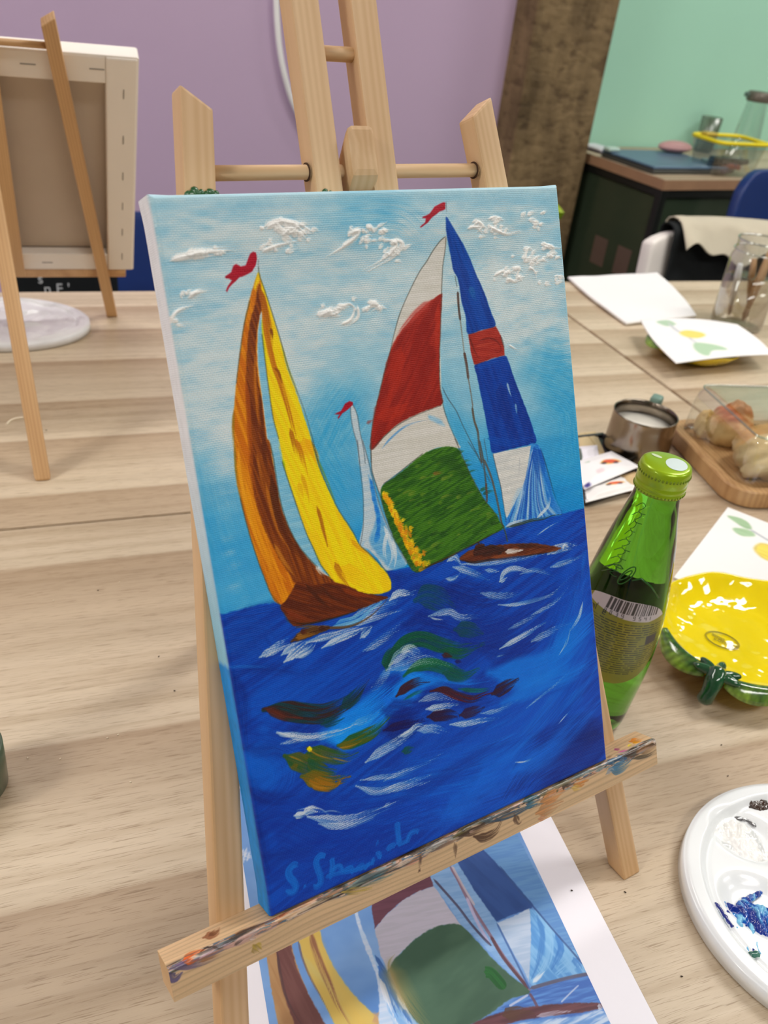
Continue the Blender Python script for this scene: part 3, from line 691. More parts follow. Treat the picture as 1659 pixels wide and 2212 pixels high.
    for pts, w, d, a in [
        (E_(430, 135, 520, 80, 600, 20, 640, 0), 22, .35, .8), (E_(480, 130, 600, 60, 680, 30), 16, .3, .8), (E_(590, 120, 660, 70, 760, 20), 20, .22, .9), (E_(610, 170, 700, 100, 780, 40, 850, 10), 26, .25, .9), (E_(700, 140, 790, 90, 840, 30), 22, .15, .9),
        (C_(1010, 1440, 1100, 1390, 1200, 1350, 1330, 1290), 20, .2, .9), (C_(900, 1400, 1050, 1360, 1250, 1310, 1360, 1280), 22, .35, .85), (C_(1180, 1280, 1300, 1250, 1450, 1200, 1560, 1180), 26, .45, .8), (C_(1320, 1460, 1420, 1400, 1550, 1310), 18, .55, .6), (C_(1480, 1110, 1540, 1060, 1640, 1070), 24, .35, .8), (C_(1200, 1240, 1300, 1180, 1420, 1130, 1640, 1060), 20, .45, .7),
        (D_(200, 1110, 260, 1060, 330, 1060, 380, 1040), 20, .35, .8), (D_(0, 1270, 100, 1180, 200, 1140, 290, 1110), 26, .5, .7), (D_(20, 1460, 120, 1400, 290, 1260), 24, .6, .55), (D_(0, 1370, 40, 1330, 80, 1290), 22, .25, .8),
        (D_(600, 840, 650, 810, 690, 860), 20, .2, .85), (D_(700, 860, 900, 850, 1100, 820, 1300, 790), 20, .4, .75), (D_(640, 880, 720, 900, 820, 940, 890, 970), 24, .4, .75), (D_(590, 960, 640, 960, 690, 920), 14, .15, .85), (D_(860, 900, 960, 910), 14, .4, .7), (D_(960, 980, 990, 920, 1060, 890, 1180, 910), 20, .25, .8), (D_(960, 980, 1010, 950), 18, .1, .85), (D_(1100, 930, 1200, 900, 1330, 940), 16, .5, .6),
        (D_(1290, 790, 1360, 750, 1500, 730), 34, .4, .8), (D_(1390, 760, 1400, 730, 1430, 740), 12, .05, .95), (D_(1310, 880, 1400, 850, 1520, 800), 20, .35, .75), (D_(1220, 660, 1300, 600, 1360, 565), 4, .1, .8), (D_(830, 1060, 960, 1080, 1120, 1060), 24, .5, .6),
        (D_(950, 1140, 1060, 1140, 1200, 1110, 1330, 1060, 1440, 940), 14, .38, .8), (D_(1180, 1210, 1280, 1160, 1360, 1100, 1430, 1010), 14, .5, .7), (D_(1020, 1310, 1140, 1250, 1260, 1180), 16, .5, .6), (D_(960, 1445, 1040, 1400, 1180, 1320, 1280, 1260), 20, .18, .85), (D_(1180, 1390, 1300, 1330, 1450, 1260), 26, .6, .55), (D_(1525, 1120, 1500, 1220, 1440, 1320), 14, .25, .8), (D_(1440, 1300, 1420, 1400, 1370, 1480), 4, .1, .8), (D_(940, 1500, 1000, 1480), 5, .2, .7),
        (D_(470, 1220, 540, 1200, 620, 1190, 700, 1230, 880, 1210), 24, .42, .75), (D_(480, 1225, 520, 1240, 570, 1245), 5, .05, .9), (D_(200, 1560, 260, 1500, 330, 1450, 360, 1470, 450, 1500), 40, .38, .75), (D_(290, 1480, 340, 1440), 14, .15, .9), (D_(180, 1590, 300, 1560, 450, 1520, 620, 1560), 34, .55, .6),
        (E_(1380, 200, 1290, 330, 1200, 390), 30, .6, .6), (E_(1450, 100, 1520, 70, 1600, 110), 24, .35, .7),
        (E_(555, 675, 650, 690, 760, 710, 900, 700, 1050, 660, 1180, 600), 24, .28, .9), (E_(555, 668, 600, 690, 700, 700), 12, .0, .95), (E_(580, 755, 700, 735, 850, 730), 14, .5, .7), (E_(1100, 620, 1250, 560, 1320, 490), 26, .6, .5),
        (E_(1200, 890, 1300, 820, 1430, 740, 1540, 660, 1600, 620), 36, .4, .75), (F_(90, 800, 150, 770, 200, 730, 250, 740), 18, .15, .9), (F_(200, 760, 290, 750, 380, 770), 30, .42, .7), (E_(1160, 1020, 1300, 1000, 1450, 980, 1659, 900), 18, .48, .7), (E_(1130, 1060, 1260, 1100, 1400, 1080, 1659, 1030), 26, .48, .75),
        (E_(680, 1270, 740, 1265, 770, 1270), 22, .0, .95), (E_(740, 1260, 800, 1230, 870, 1240), 26, .12, .85), (E_(780, 1280, 900, 1300, 1000, 1310, 1150, 1290, 1300, 1230, 1450, 1170), 34, .42, .8), (E_(860, 1330, 960, 1350, 1100, 1340, 1250, 1290), 20, .4, .8), (E_(700, 1230, 820, 1215, 900, 1240, 1000, 1330), 3, .0, .85), (E_(880, 1250, 960, 1240, 1060, 1260), 3, .0, .7),
        (F_(210, 590, 300, 560, 430, 580), 26, .5, .65), (F_(250, 635, 340, 620, 440, 605), 24, .32, .85), (F_(390, 725, 480, 720, 580, 700, 680, 690), 22, .36, .8), (F_(570, 660, 680, 640, 800, 570), 16, .5, .7), (F_(840, 630, 900, 580, 1000, 500, 1090, 410), 8, .45, .6), (F_(0, 1060, 120, 1000, 240, 960, 350, 890), 14, .55, .6), (F_(0, 1110, 120, 1080, 280, 1020), 24, .5, .7), (F_(0, 1210, 60, 1180), 14, .5, .6),
        (F_(770, 945, 830, 940, 890, 910), 5, .0, .85), (F_(1030, 720, 1070, 670, 1100, 640), 4, .1, .8), (F_(1030, 315, 1060, 260, 1080, 190), 3, .1, .8), (F_(870, 240, 960, 190, 1060, 130), 24, .6, .5)]:
        P.stroke(pts, w * 0.46, WW, WB, a=a, dry=d * .8 + .26, bris=0.6, tap=(0.25, 0.45), rel=0.35 if d < .3 else 0.12)
    P.stroke(E_(200, 210, 300, 200, 500, 205), 4, (40, 120, 210), a=.5)
    # small far boat
    P.poly(C_(1250, 0, 1290, 0, 1320, 100, 1350, 250, 1380, 350, 1420, 480, 1480, 620, 1530, 740, 1600, 850, 1530, 890, 1450, 900, 1400, 830, 1330, 760, 1270, 730, 1290, 600, 1300, 480, 1290, 300, 1270, 120), (206, 220, 228), (188, 210, 224), wob=.5)
    P.poly(B_(62, 1600, 100, 1650, 125, 1780, 150, 1900, 165, 2040, 125, 2040, 110, 1900, 80, 1780, 65, 1680), (214, 224, 230), (196, 214, 224), wob=.5)
    P.poly(C_(1330, 250, 1370, 320, 1420, 500, 1500, 700, 1590, 860, 1540, 890, 1480, 890, 1400, 800, 1340, 700, 1380, 560, 1380, 440), (112, 182, 224), (80, 160, 216), f=3, a=.8)
    P.poly(C_(1340, 270, 1370, 320, 1385, 430, 1410, 500, 1415, 620, 1400, 700, 1370, 700, 1390, 600, 1375, 480, 1350, 380), (28, 118, 208), (60, 150, 220), f=1.5, a=.9)
    for pts in [C_(1440, 600, 1480, 700, 1500, 800, 1470, 880), C_(1460, 640, 1440, 760, 1460, 860), C_(1500, 700, 1520, 800, 1510, 880)]:
        P.stroke(pts, 6, (236, 240, 242), a=.8, bris=.4)
    P.stroke(C_(1310, 700, 1290, 740, 1350, 800, 1420, 880), 4, (150, 196, 226), a=.6)
    for pts in [B_(62, 1610, 66, 1700, 85, 1800, 112, 1900, 128, 2030), B_(75, 1600, 110, 1680, 130, 1800, 155, 1920, 168, 2030), C_(1255, 0, 1275, 200, 1295, 400, 1295, 600, 1275, 735), C_(1290, 0, 1345, 200, 1385, 370, 1440, 540, 1530, 740, 1610, 870)]:
        P.stroke(pts, 1.5, (92, 110, 122), a=.75, bris=.5, dry=.25, tap=(0, 0))
    # yellow and brown sails
    brown_sail = A_(925, 665, 890, 760, 860, 860, 820, 1040, 790, 1250, 765, 1450, 745, 1650, 735, 1760, 745, 1870, 748, 2000) + C_(402, 40, 405, 150, 415, 280, 440, 400, 480, 560, 520, 700, 570, 850, 620, 980, 650, 1060, 700, 1130, 800, 1140, 860, 1060, 1000, 1000, 1110, 992, 1050, 940, 980, 880, 900, 800, 820, 690, 760, 560, 720, 430, 690, 260, 670, 130, 648, 10) + A_(990, 1850, 970, 1700, 945, 1500, 920, 1300, 922, 1100, 940, 940, 955, 800, 950, 720)
    P.poly(brown_sail, (222, 146, 22), (198, 110, 14), ang=1.35, ln=60, wd=3, wob=.6, rel=.1)
    P.poly(A_(930, 745, 905, 870, 870, 1000, 850, 1150, 838, 1350, 838, 1550, 845, 1700, 862, 1900, 868, 2024) + C_(505, 0, 515, 180, 540, 380, 590, 560, 650, 700, 720, 830, 780, 920, 840, 1000, 1000, 1000, 1110, 992, 1050, 940, 980, 880, 900, 790, 820, 680, 765, 560, 722, 430, 692, 260, 665, 130, 645, 0) + A_(985, 1850, 965, 1700, 935, 1500, 912, 1300, 915, 1100, 940, 960, 975, 900, 960, 800),
           (142, 74, 18), (104, 46, 16), ang=1.35, ln=70, wd=2.5, wob=1.0, rel=.15)
    for pts, w, c_ in [(A_(830, 1400, 850, 1600, 858, 1800, 870, 1990) + C_(515, 200, 560, 420, 640, 620), 9, (170, 84, 16)), (A_(900, 1250, 905, 1500, 930, 1750, 950, 2000), 5, (196, 120, 30)), (A_(935, 1500, 950, 1700, 975, 1900, 985, 2020), 6, (84, 38, 14)), (C_(660, 250, 680, 380, 700, 500, 760, 620, 860, 760, 950, 880), 16, (72, 32, 12)), (C_(620, 300, 660, 480, 700, 620, 790, 770), 6, (190, 118, 34)), (C_(700, 560, 780, 700, 860, 800, 960, 900), 12, (90, 40, 14)),
                       (C_(680, 720, 740, 830, 830, 950), 7, (196, 128, 40)), (C_(560, 100, 590, 260, 640, 420), 5, (180, 108, 30)), (C_(600, 0, 620, 160, 640, 280), 7, (90, 40, 14)), (A_(870, 1050, 860, 1250, 880, 1450), 6, (120, 60, 16)), (C_(430, 60, 440, 240, 500, 520, 580, 760, 640, 940), 7, (236, 170, 40)), (C_(480, 300, 520, 500, 600, 720, 700, 900, 760, 980), 10, (232, 160, 24)), (C_(640, 900, 700, 960, 740, 1020), 20, (214, 134, 20)), (C_(405, 40, 408, 180, 430, 340, 470, 520), 4, (140, 120, 30)), (A_(745, 1650, 740, 1800, 752, 2000), 5, (150, 120, 30))]:
        P.stroke(pts, w * .73, c_, a=.75, f=1.5, bris=.4, rel=.1)
    yellow = A_(930, 690, 945, 730, 955, 960, 950, 1100, 975, 1300, 1000, 1500, 1030, 1700, 1070, 1850, 1098, 2000) + C_(708, 10, 735, 150, 770, 260, 810, 380, 850, 500, 900, 640, 950, 750, 1000, 860, 1060, 940, 1120, 1000, 1200, 1025, 1300, 1062, 1400, 1067, 1480, 1042, 1490, 1010, 1480, 960, 1430, 890, 1330, 790, 1270, 730, 1210, 620, 1130, 500, 1070, 380, 1000, 220, 960, 90, 938, 10) + A_(1350, 2010, 1290, 1800, 1240, 1650, 1190, 1500, 1130, 1340, 1080, 1140, 1020, 940, 965, 760)
    P.poly(yellow, (248, 220, 6), (240, 204, 4), ang=1.25, ln=60, wd=4, wob=.6, rel=.15)
    for pts, w, c_, a in [(A_(935, 760, 970, 900, 1000, 1040, 1015, 1180, 1040, 1320), 12, (168, 92, 16), .95), (A_(950, 900, 990, 1120, 1040, 1330, 1085, 1450, 1130, 1600, 1170, 1750, 1210, 1900, 1235, 2010), 10, (190, 110, 14), .9), (A_(1015, 1060, 1030, 1130), 6, (120, 60, 16), .9), (A_(1040, 1345, 1070, 1370, 1095, 1450), 5, (140, 76, 16), .9), (A_(1155, 1780, 1190, 1920, 1215, 2020), 9, (170, 96, 16), .85),
                          (C_(830, 0, 860, 70, 885, 160, 910, 240), 10, (196, 120, 14), .85), (C_(870, 240, 900, 340, 920, 440), 8, (214, 150, 10), .6), (C_(975, 460, 1000, 540, 1020, 620, 1050, 740), 7, (172, 104, 14), .9), (C_(850, 300, 880, 400), 10, (222, 166, 10), .5), (C_(900, 0, 960, 100, 990, 190), 16, (232, 160, 10), .55), (C_(1100, 850, 1140, 930, 1200, 1020), 12, (182, 110, 16), .8), (C_(1210, 690, 1260, 740, 1330, 790, 1380, 840), 9, (226, 160, 20), .7), (C_(1150, 880, 1260, 960, 1330, 1030), 30, (240, 190, 6), .6),
                          (A_(1250, 1850, 1290, 1950, 1320, 2020), 20, (236, 176, 10), .6), (C_(740, 140, 750, 220, 780, 290), 7, (150, 190, 30), .8), (C_(890, 640, 960, 780, 1030, 900), 5, (150, 170, 20), .6), (A_(950, 1000, 960, 1150, 985, 1300), 4, (190, 210, 20), .7), (A_(1090, 1160, 1140, 1340, 1200, 1500, 1250, 1650), 4, (160, 170, 20), .6), (C_(700, 60, 740, 200), 4, (110, 150, 40), .6), (C_(975, 120, 1030, 250, 1100, 420), 4, (120, 140, 20), .6)]:
        P.stroke(pts, w * .73, c_, a=a, f=1.4, bris=.3)
    P.poly(A_(925, 660, 938, 700, 905, 780, 893, 760), (244, 214, 30), f=1.5, a=.9)
    # pale gap between the two sails
    P.poly(A_(945, 975, 952, 1100, 975, 1300, 1000, 1500, 1030, 1700, 1070, 1850, 1098, 2000) + C_(706, 10, 735, 150, 770, 260, 810, 380, 850, 500, 900, 640, 950, 750, 1000, 860, 1050, 935, 980, 885, 900, 800, 824, 690, 764, 560, 724, 430, 694, 260, 674, 130, 652, 10) + A_(995, 1850, 975, 1700, 948, 1500, 926, 1300, 925, 1100), (150, 204, 226), (128, 192, 222), f=1.2, wob=.6)
    P.stroke(C_(970, 870, 1010, 920, 1050, 940), 6, (230, 236, 236), a=.8)
    # pencil lines at the sails
    for pts in [A_(925, 610, 935, 680, 970, 780, 1020, 930, 1085, 1140, 1140, 1340, 1200, 1500, 1260, 1660, 1310, 1830, 1355, 2010), C_(940, 10, 1005, 220, 1075, 380, 1135, 500, 1215, 620, 1275, 730, 1340, 790, 1440, 890, 1485, 960), C_(652, 20, 676, 130, 696, 260, 726, 430, 766, 560, 826, 690, 900, 795, 980, 880), C_(440, 400, 480, 560, 520, 700, 570, 850, 620, 980, 660, 1070, 730, 1160, 770, 1250, 840, 1290),
                A_(865, 860, 822, 1040, 790, 1250, 765, 1450), C_(735, 150, 770, 260, 810, 380, 850, 500, 900, 640, 950, 750, 1000, 860, 1060, 940), A_(952, 1100, 976, 1300, 1002, 1500, 1032, 1700, 1072, 1850)]:
        P.stroke(pts, 1.5, (70, 76, 60), a=.7, dry=.3, bris=.4, tap=(0, 0))
    # hull of the near boat
    P.poly(C_(835, 985, 870, 985, 960, 1000, 1100, 988, 1200, 1015, 1280, 1053, 1400, 1075, 1465, 1090, 1400, 1120, 1300, 1160, 1150, 1215, 950, 1265, 830, 1290, 790, 1262, 750, 1205, 722, 1155, 760, 1110, 800, 1050), (112, 50, 16), (84, 34, 14), ang=0.5, ln=40, wd=3, rel=.15, wob=.8)
    for pts, w, c_ in [(C_(900, 1000, 980, 1090, 1060, 1160, 1100, 1180), 7, (60, 26, 14)), (C_(1000, 1010, 1080, 1090, 1180, 1130), 5, (66, 28, 12)), (C_(760, 1180, 860, 1230, 960, 1240), 8, (124, 52, 24)), (C_(1150, 1030, 1260, 1070, 1380, 1085), 10, (130, 56, 18)), (C_(900, 1030, 1000, 1040, 1120, 1010), 12, (78, 34, 14)), (C_(800, 1270, 920, 1270, 1060, 1240, 1200, 1200, 1330, 1150), 4, (50, 30, 14))]:
        P.stroke(pts, w * .75, c_, a=.8, f=1.5)
    P.stroke(C_(1090, 1290, 1150, 1270, 1250, 1240, 1340, 1170, 1420, 1120), 13, (120, 184, 224), (60, 140, 214), a=.9, bris=.5)
    P.stroke(C_(830, 1300, 920, 1290, 1050, 1300, 1200, 1290, 1330, 1230, 1420, 1150, 1465, 1098), 4, (96, 74, 50), a=.95, bris=.1)
    P.poly(C_(795, 1398, 820, 1365, 850, 1330, 950, 1292, 1050, 1282, 1060, 1308, 990, 1338, 880, 1380), (92, 60, 26), (60, 32, 18), rel=.8, wob=1)
    P.stroke(C_(830, 1370, 900, 1350, 960, 1340), 8, (146, 100, 34), a=.9, rel=.6); P.stroke(C_(860, 1330, 930, 1310), 8, (74, 30, 18), a=.9, rel=.6); P.stroke(C_(990, 1300, 1040, 1310), 8, (60, 26, 16), a=.9, rel=.6)
    # spinnaker of the far right boat
    CV = (226, 224, 218)
    left_edge = B_(740, 400, 700, 435, 650, 505, 610, 575, 550, 665, 480, 805, 420, 945, 380, 1080, 345, 1230, 300, 1400, 255, 1580, 215, 1780, 208, 1930, 210, 2020)
    P.poly(left_edge + D_(75, 110, 78, 200, 100, 280, 140, 372, 160, 310, 330, 180, 520, 60, 680, 60, 680, 30, 650, -20) + B_(830, 1890, 790, 1800, 750, 1700, 722, 1600, 712, 1400, 705, 1100, 715, 800, 722, 620, 740, 500, 748, 420), CV, (216, 214, 206), ang=0, ln=60, wd=3, wob=.5)
    P.poly(B_(712, 812, 640, 860, 540, 945, 440, 1062, 370, 1170, 320, 1300, 280, 1480, 240, 1640, 215, 1790, 202, 1880, 208, 1935, 260, 1890, 300, 1840, 380, 1765, 480, 1702, 600, 1650, 722, 1600, 706, 1500, 700, 1350, 705, 1100, 720, 850), (158, 44, 32), (138, 34, 27), ang=-0.9, ln=60, wd=5, wob=.9, rel=.12)
    for pts, w, c_, a in [(B_(640, 860, 540, 945, 440, 1062, 370, 1170), 14, (190, 78, 70), .7), (B_(690, 900, 690, 1100, 685, 1300), 14, (192, 58, 36), .6), (B_(610, 1000, 560, 1200, 540, 1400, 500, 1560), 40, (132, 26, 20), .5), (B_(420, 1200, 380, 1400, 340, 1600), 30, (180, 52, 32), .5), (B_(620, 1180, 640, 1260, 560, 1360), 20, (126, 24, 20), .5), (B_(260, 1600, 240, 1750, 220, 1850), 14, (150, 34, 24), .6), (B_(180, 1740, 220, 1720), 6, (160, 50, 40), .6), (B_(260, 1700, 380, 1660, 540, 1600), 24, (182, 54, 32), .5)]:
        P.stroke(pts, w * .73, c_, a=a, f=3, bris=.4)
    P.poly(D_(160, 312, 230, 262, 330, 182, 430, 102, 520, 62, 600, 47, 670, 60, 700, 112, 760, 240, 800, 320, 860, 420, 920, 490, 960, 560, 988, 610, 900, 660, 800, 712, 680, 772, 580, 832, 480, 872, 400, 916, 350, 890, 300, 800, 240, 700, 200, 600, 160, 480, 140, 375), (66, 116, 28), (38, 84, 22), ang=-0.3, ln=30, wd=3, wob=.9, rel=.15)
    RG = random.Random(9)
    for k in range(130):
        x = RG.uniform(180, 900); y = RG.uniform(80, 860)
        lo = 60 + max(0, (520 - x)) * .62 + max(0, (x - 700)) * 1.9; hi = 900 - max(0, x - 400) * .5
        if not (lo + 20 < y < hi - 20) or (x < 140 + (y - 370) * .42): continue
        L = RG.uniform(30, 90)
        P.stroke(D_(x, y, x + L / 2, y - L * .22, x + L, y - L * .28), RG.uniform(2, 6), RG.choice([(30, 72, 18), (96, 132, 36), (120, 140, 50), (44, 92, 24), (24, 60, 22)]), a=.6, f=1.2, bris=.5)
    P.poly(D_(520, 150, 600, 120, 680, 160, 740, 240, 700, 250, 620, 200), (34, 74, 22), f=8, a=.7); P.stroke(D_(500, 235, 560, 225, 580, 210), 5, (130, 90, 40), a=.8)
    # yellow dabs along the green sail's left edge
    for k in range(170):
        q = RG.random() ** .9; y = 375 + 500 * q; x0 = 143 + (y - 375) * .46; x = x0 + abs(RG.gauss(0, 1)) * (12 + 32 * q)
        P.stroke(D_(x, y, x + 16, y - 8, x + 26, y - 10), RG.uniform(5, 10), RG.choice([(238, 190, 14), (226, 160, 20), (240, 206, 40), (180, 168, 30), (216, 140, 24)]), a=.85, f=1.3, bris=.2, rel=.1)
    P.stroke(D_(400, 912, 480, 870, 600, 815, 760, 735, 900, 660, 990, 615), 3, (60, 44, 24), a=.85, bris=.2); P.stroke(D_(400, 905, 470, 868), 6, (206, 150, 30), a=.8)
    for pts in [left_edge, B_(742, 400, 738, 500, 724, 620, 716, 800, 706, 1100, 700, 1350, 708, 1500, 724, 1600, 752, 1700, 792, 1800, 835, 1890), D_(70, 20, 75, 110, 80, 210, 105, 300, 140, 400, 200, 600, 250, 710, 310, 820, 390, 915), D_(650, -10, 690, 80, 760, 240, 860, 420, 940, 520, 995, 605), B_(215, 1930, 300, 1840, 400, 1755, 500, 1700, 600, 1655, 715, 1612), D_(160, 305, 230, 258, 330, 176, 430, 96)]:
        P.stroke(pts, 1.5, (80, 80, 72), a=.75, dry=.25, bris=.4, tap=(0, 0))
    P.poly(B_(618, 1685, 660, 1690, 710, 1720, 740, 1760, 700, 1750, 640, 1720), (120, 180, 222), (160, 204, 228), f=2.5, a=.85); P.stroke(B_(290, 1920, 340, 1860, 430, 1780, 520, 1735, 640, 1710), 3, (100, 160, 214), a=.8, bris=.5)
    # blue sails
    P.poly(B_(740, 262, 770, 300, 820, 380, 870, 460, 920, 560, 960, 660, 1000, 750, 1040, 850, 1070, 940, 1102, 1042, 1000, 1072, 905, 1100, 890, 980, 862, 880, 850, 800, 830, 700, 800, 640, 780, 540, 757, 440, 740, 340), (0, 58, 142), (0, 74, 164), ang=1.3, ln=50, wd=4, wob=.5, rel=.1)
    P.poly(B_(955, 1322, 1050, 1290, 1165, 1256, 1195, 1292, 1230, 1400, 1280, 1530, 1330, 1660, 1370, 1780, 1392, 1880, 1300, 1906, 1200, 1930, 1085, 1956, 1060, 1860, 1030, 1700, 1000, 1550, 970, 1400), (0, 52, 140), (0, 66, 160), ang=1.3, ln=50, wd=5, wob=.5, rel=.1)
    P.poly(B_(908, 1105, 1000, 1075, 1105, 1045, 1140, 1110, 1165, 1200, 1167, 1254, 1080, 1275, 990, 1310, 950, 1320, 925, 1230), (168, 56, 44), (150, 44, 36), ang=0.1, ln=30, wd=4, wob=.5, sm=False)
    for pts, w, c_, a in [(B_(920, 760, 960, 860), 14, (60, 120, 180), .5), (B_(1185, 1450, 1200, 1500, 1215, 1545), 5, (180, 204, 226), .9), (B_(1245, 1600, 1260, 1680), 5, (150, 186, 220), .8), (B_(760, 300, 840, 480, 900, 620, 1000, 860), 10, (0, 84, 176), .5), (B_(1050, 1850, 1200, 1880, 1370, 1840), 16, (0, 80, 176), .5), (B_(960, 1340, 1010, 1330, 1150, 1290), 10, (0, 84, 180), .5),
                          (B_(980, 1150, 1060, 1130, 1120, 1160, 1140, 1220, 1080, 1240), 4, (110, 30, 26), .8), (B_(915, 1120, 960, 1240, 1000, 1290), 4, (96, 30, 26), .7), (B_(1140, 1110, 1165, 1200, 1165, 1254), 4, (60, 40, 40), .6), (B_(960, 1190, 1100, 1160), 5, (190, 80, 60), .6), (B_(1140, 1460, 1160, 1600, 1240, 1800), 30, (0, 40, 120), .5)]:
        P.stroke(pts, w * .73, c_, a=a, f=1.6, bris=.3)
    # white panel and fanned blue-white sail
    P.poly(D_(1160, 40, 1205, 28, 1240, 60, 1270, 170, 1300, 280, 1330, 400, 1382, 512, 1300, 532, 1180, 562, 1080, 582, 1010, 600, 1000, 550, 1050, 440, 1100, 340, 1140, 250, 1165, 120), (36, 120, 206), (70, 150, 220), ang=1.3, ln=40, wd=4, wob=.6)
    for k in range(30):
        q = k / 29; x0, y0 = 1180 + 40 * q, 60 + 30 * RG.random(); x1, y1 = 1020 + 330 * q, 585 - 70 * q
        P.stroke(D_(x0, y0, 1170 + 90 * q - 60 * (1 - q), 300, x1 * .5 + 1130 * .5 + 50 * q, 440, x1, y1), RG.uniform(3, 7), RG.choice([(214, 230, 240), (160, 204, 234), (16, 84, 186), (120, 180, 226), (10, 70, 170)]), a=.65, f=1.3, bris=.5, tap=(.4, .1))
    P.stroke(D_(1200, 60, 1230, 150, 1240, 240, 1250, 320), 22, (10, 72, 170), a=.7, f=3)
    P.poly(D_(913, 97, 1050, 67, 1176, 41, 1166, 120, 1150, 200, 1140, 260, 1112, 340, 1064, 440, 1012, 542, 1000, 520, 985, 430, 970, 330, 945, 230), (228, 228, 224), (214, 216, 214), wob=.5, sm=False)
    P.stroke(D_(1120, 330, 1080, 420, 1030, 510), 16, (170, 206, 232), a=.6, f=6); P.stroke(D_(1100, 120, 1095, 220, 1080, 300), 2, (190, 194, 196), a=.7); P.stroke(D_(1020, 340, 1032, 345), 9, (240, 240, 238), a=.9, rel=.7)
    P.stroke(D_(1220, 540, 1290, 460, 1300, 380, 1285, 350), 5, (220, 234, 244), a=.85, bris=.1)
    P.stroke(D_(1005, 600, 1100, 570, 1180, 555), 8, (214, 226, 236), a=.8); P.stroke(D_(1010, 606, 1100, 582, 1180, 558, 1260, 545, 1320, 522, 1380, 515), 5, (44, 56, 50), a=.85, bris=.2)
    P.stroke(D_(1240, 60, 1275, 170, 1305, 280, 1340, 400, 1385, 505), 2, (30, 60, 100), a=.7, dry=.2); P.stroke(D_(915, 100, 945, 230, 970, 330, 986, 430, 1005, 560), 1.6, (60, 70, 80), a=.7, dry=.2, tap=(0, 0))
    # masts and stays
    MC = (88, 66, 48)
    for pts, w, c_ in [(B_(832, 795, 838, 900, 850, 1000), 5, (70, 46, 36)), (B_(850, 1000, 860, 1080, 878, 1230), 3, (140, 140, 130)), (B_(878, 1230, 895, 1320, 908, 1420), 6, (84, 50, 36)), (B_(908, 1420, 925, 1520, 940, 1620), 3, (120, 116, 108)), (B_(935, 1620, 950, 1720, 975, 1800, 985, 1900, 1005, 2024), 5, (92, 78, 64)),
                       (D_(820, 0, 845, 120, 860, 240, 875, 400), 4, (80, 80, 78)), (D_(850, 130, 900, 250, 935, 380, 960, 500, 975, 580), 5, (96, 88, 80)), (D_(970, 560, 1000, 640, 1015, 705), 3.4, (66, 76, 66)), (D_(868, 300, 873, 430), 5, (90, 70, 60)), (B_(720, 1480, 760, 1560, 820, 1650, 870, 1760, 940, 1900, 1000, 2020), 1.8, (64, 78, 90)), (D_(740, 10, 800, 100, 850, 200, 900, 300), 1.6, (70, 90, 100)), (B_(1020, 1850, 1050, 2020), 1.5, (70, 90, 110)), (B_(812, 680, 826, 760), 1.6, (90, 100, 100))]:
        P.stroke(pts, w * .75, c_, a=.9, bris=.25, tap=(.05, .05), rel=.15)
    P.stroke(B_(740, 150, 742, 200, 745, 262), 1.4, (90, 100, 110), a=.7, dry=.3); P.stroke(A_(925, 560, 925, 610, 932, 660), 1.4, (110, 120, 110), a=.6, dry=.3)
    # hull of the far right boat
    P.poly(D_(682, 822, 740, 772, 820, 746, 900, 736, 1000, 722, 1100, 716, 1200, 716, 1300, 730, 1376, 745, 1340, 768, 1200, 795, 1050, 805, 900, 826, 780, 843, 720, 840), (112, 58, 32), (86, 40, 24), ang=-0.1, ln=40, wd=3, rel=.2)
    P.poly(D_(780, 760, 820, 715, 850, 730, 900, 730, 980, 735, 1010, 760, 960, 790, 880, 800, 800, 800), (48, 26, 22), (70, 36, 28), rel=.4, wob=3); P.stroke(D_(1000, 775, 1060, 770, 1120, 762), 8, (228, 224, 220), a=.9, rel=.4); P.stroke(D_(1080, 735, 1180, 735, 1290, 745), 7, (56, 28, 20), a=.8); P.stroke(D_(690, 830, 780, 848, 900, 830, 1100, 810, 1340, 770), 4, (40, 24, 22), a=.8); P.stroke(D_(900, 815, 1050, 798, 1200, 785), 6, (146, 80, 44), a=.7)
    # pennants
    for pts in [A_(885, 508, 905, 515, 915, 560, 905, 610, 880, 650, 830, 680, 790, 692, 750, 730, 716, 765, 700, 798, 690, 790, 705, 755, 735, 715, 712, 702, 690, 700, 684, 690, 730, 655, 745, 610, 765, 597, 800, 615, 835, 605, 850, 560, 865, 525),
                B_(725, 155, 735, 160, 735, 205, 690, 225, 640, 265, 610, 300, 560, 340, 550, 335, 590, 300, 595, 272, 572, 270, 570, 262, 620, 240, 660, 185, 700, 165),
                A_(1475, 1675, 1520, 1650, 1550, 1600, 1580, 1580, 1605, 1590, 1605, 1610, 1570, 1640, 1530, 1670, 1500, 1712, 1496, 1697, 1510, 1678)]:
        P.poly(pts, (172, 22, 50), (156, 14, 40), wob=.4, f=1, rel=.25, sm=False)
    # signature in thinned light blue
    SB = (22, 112, 204)
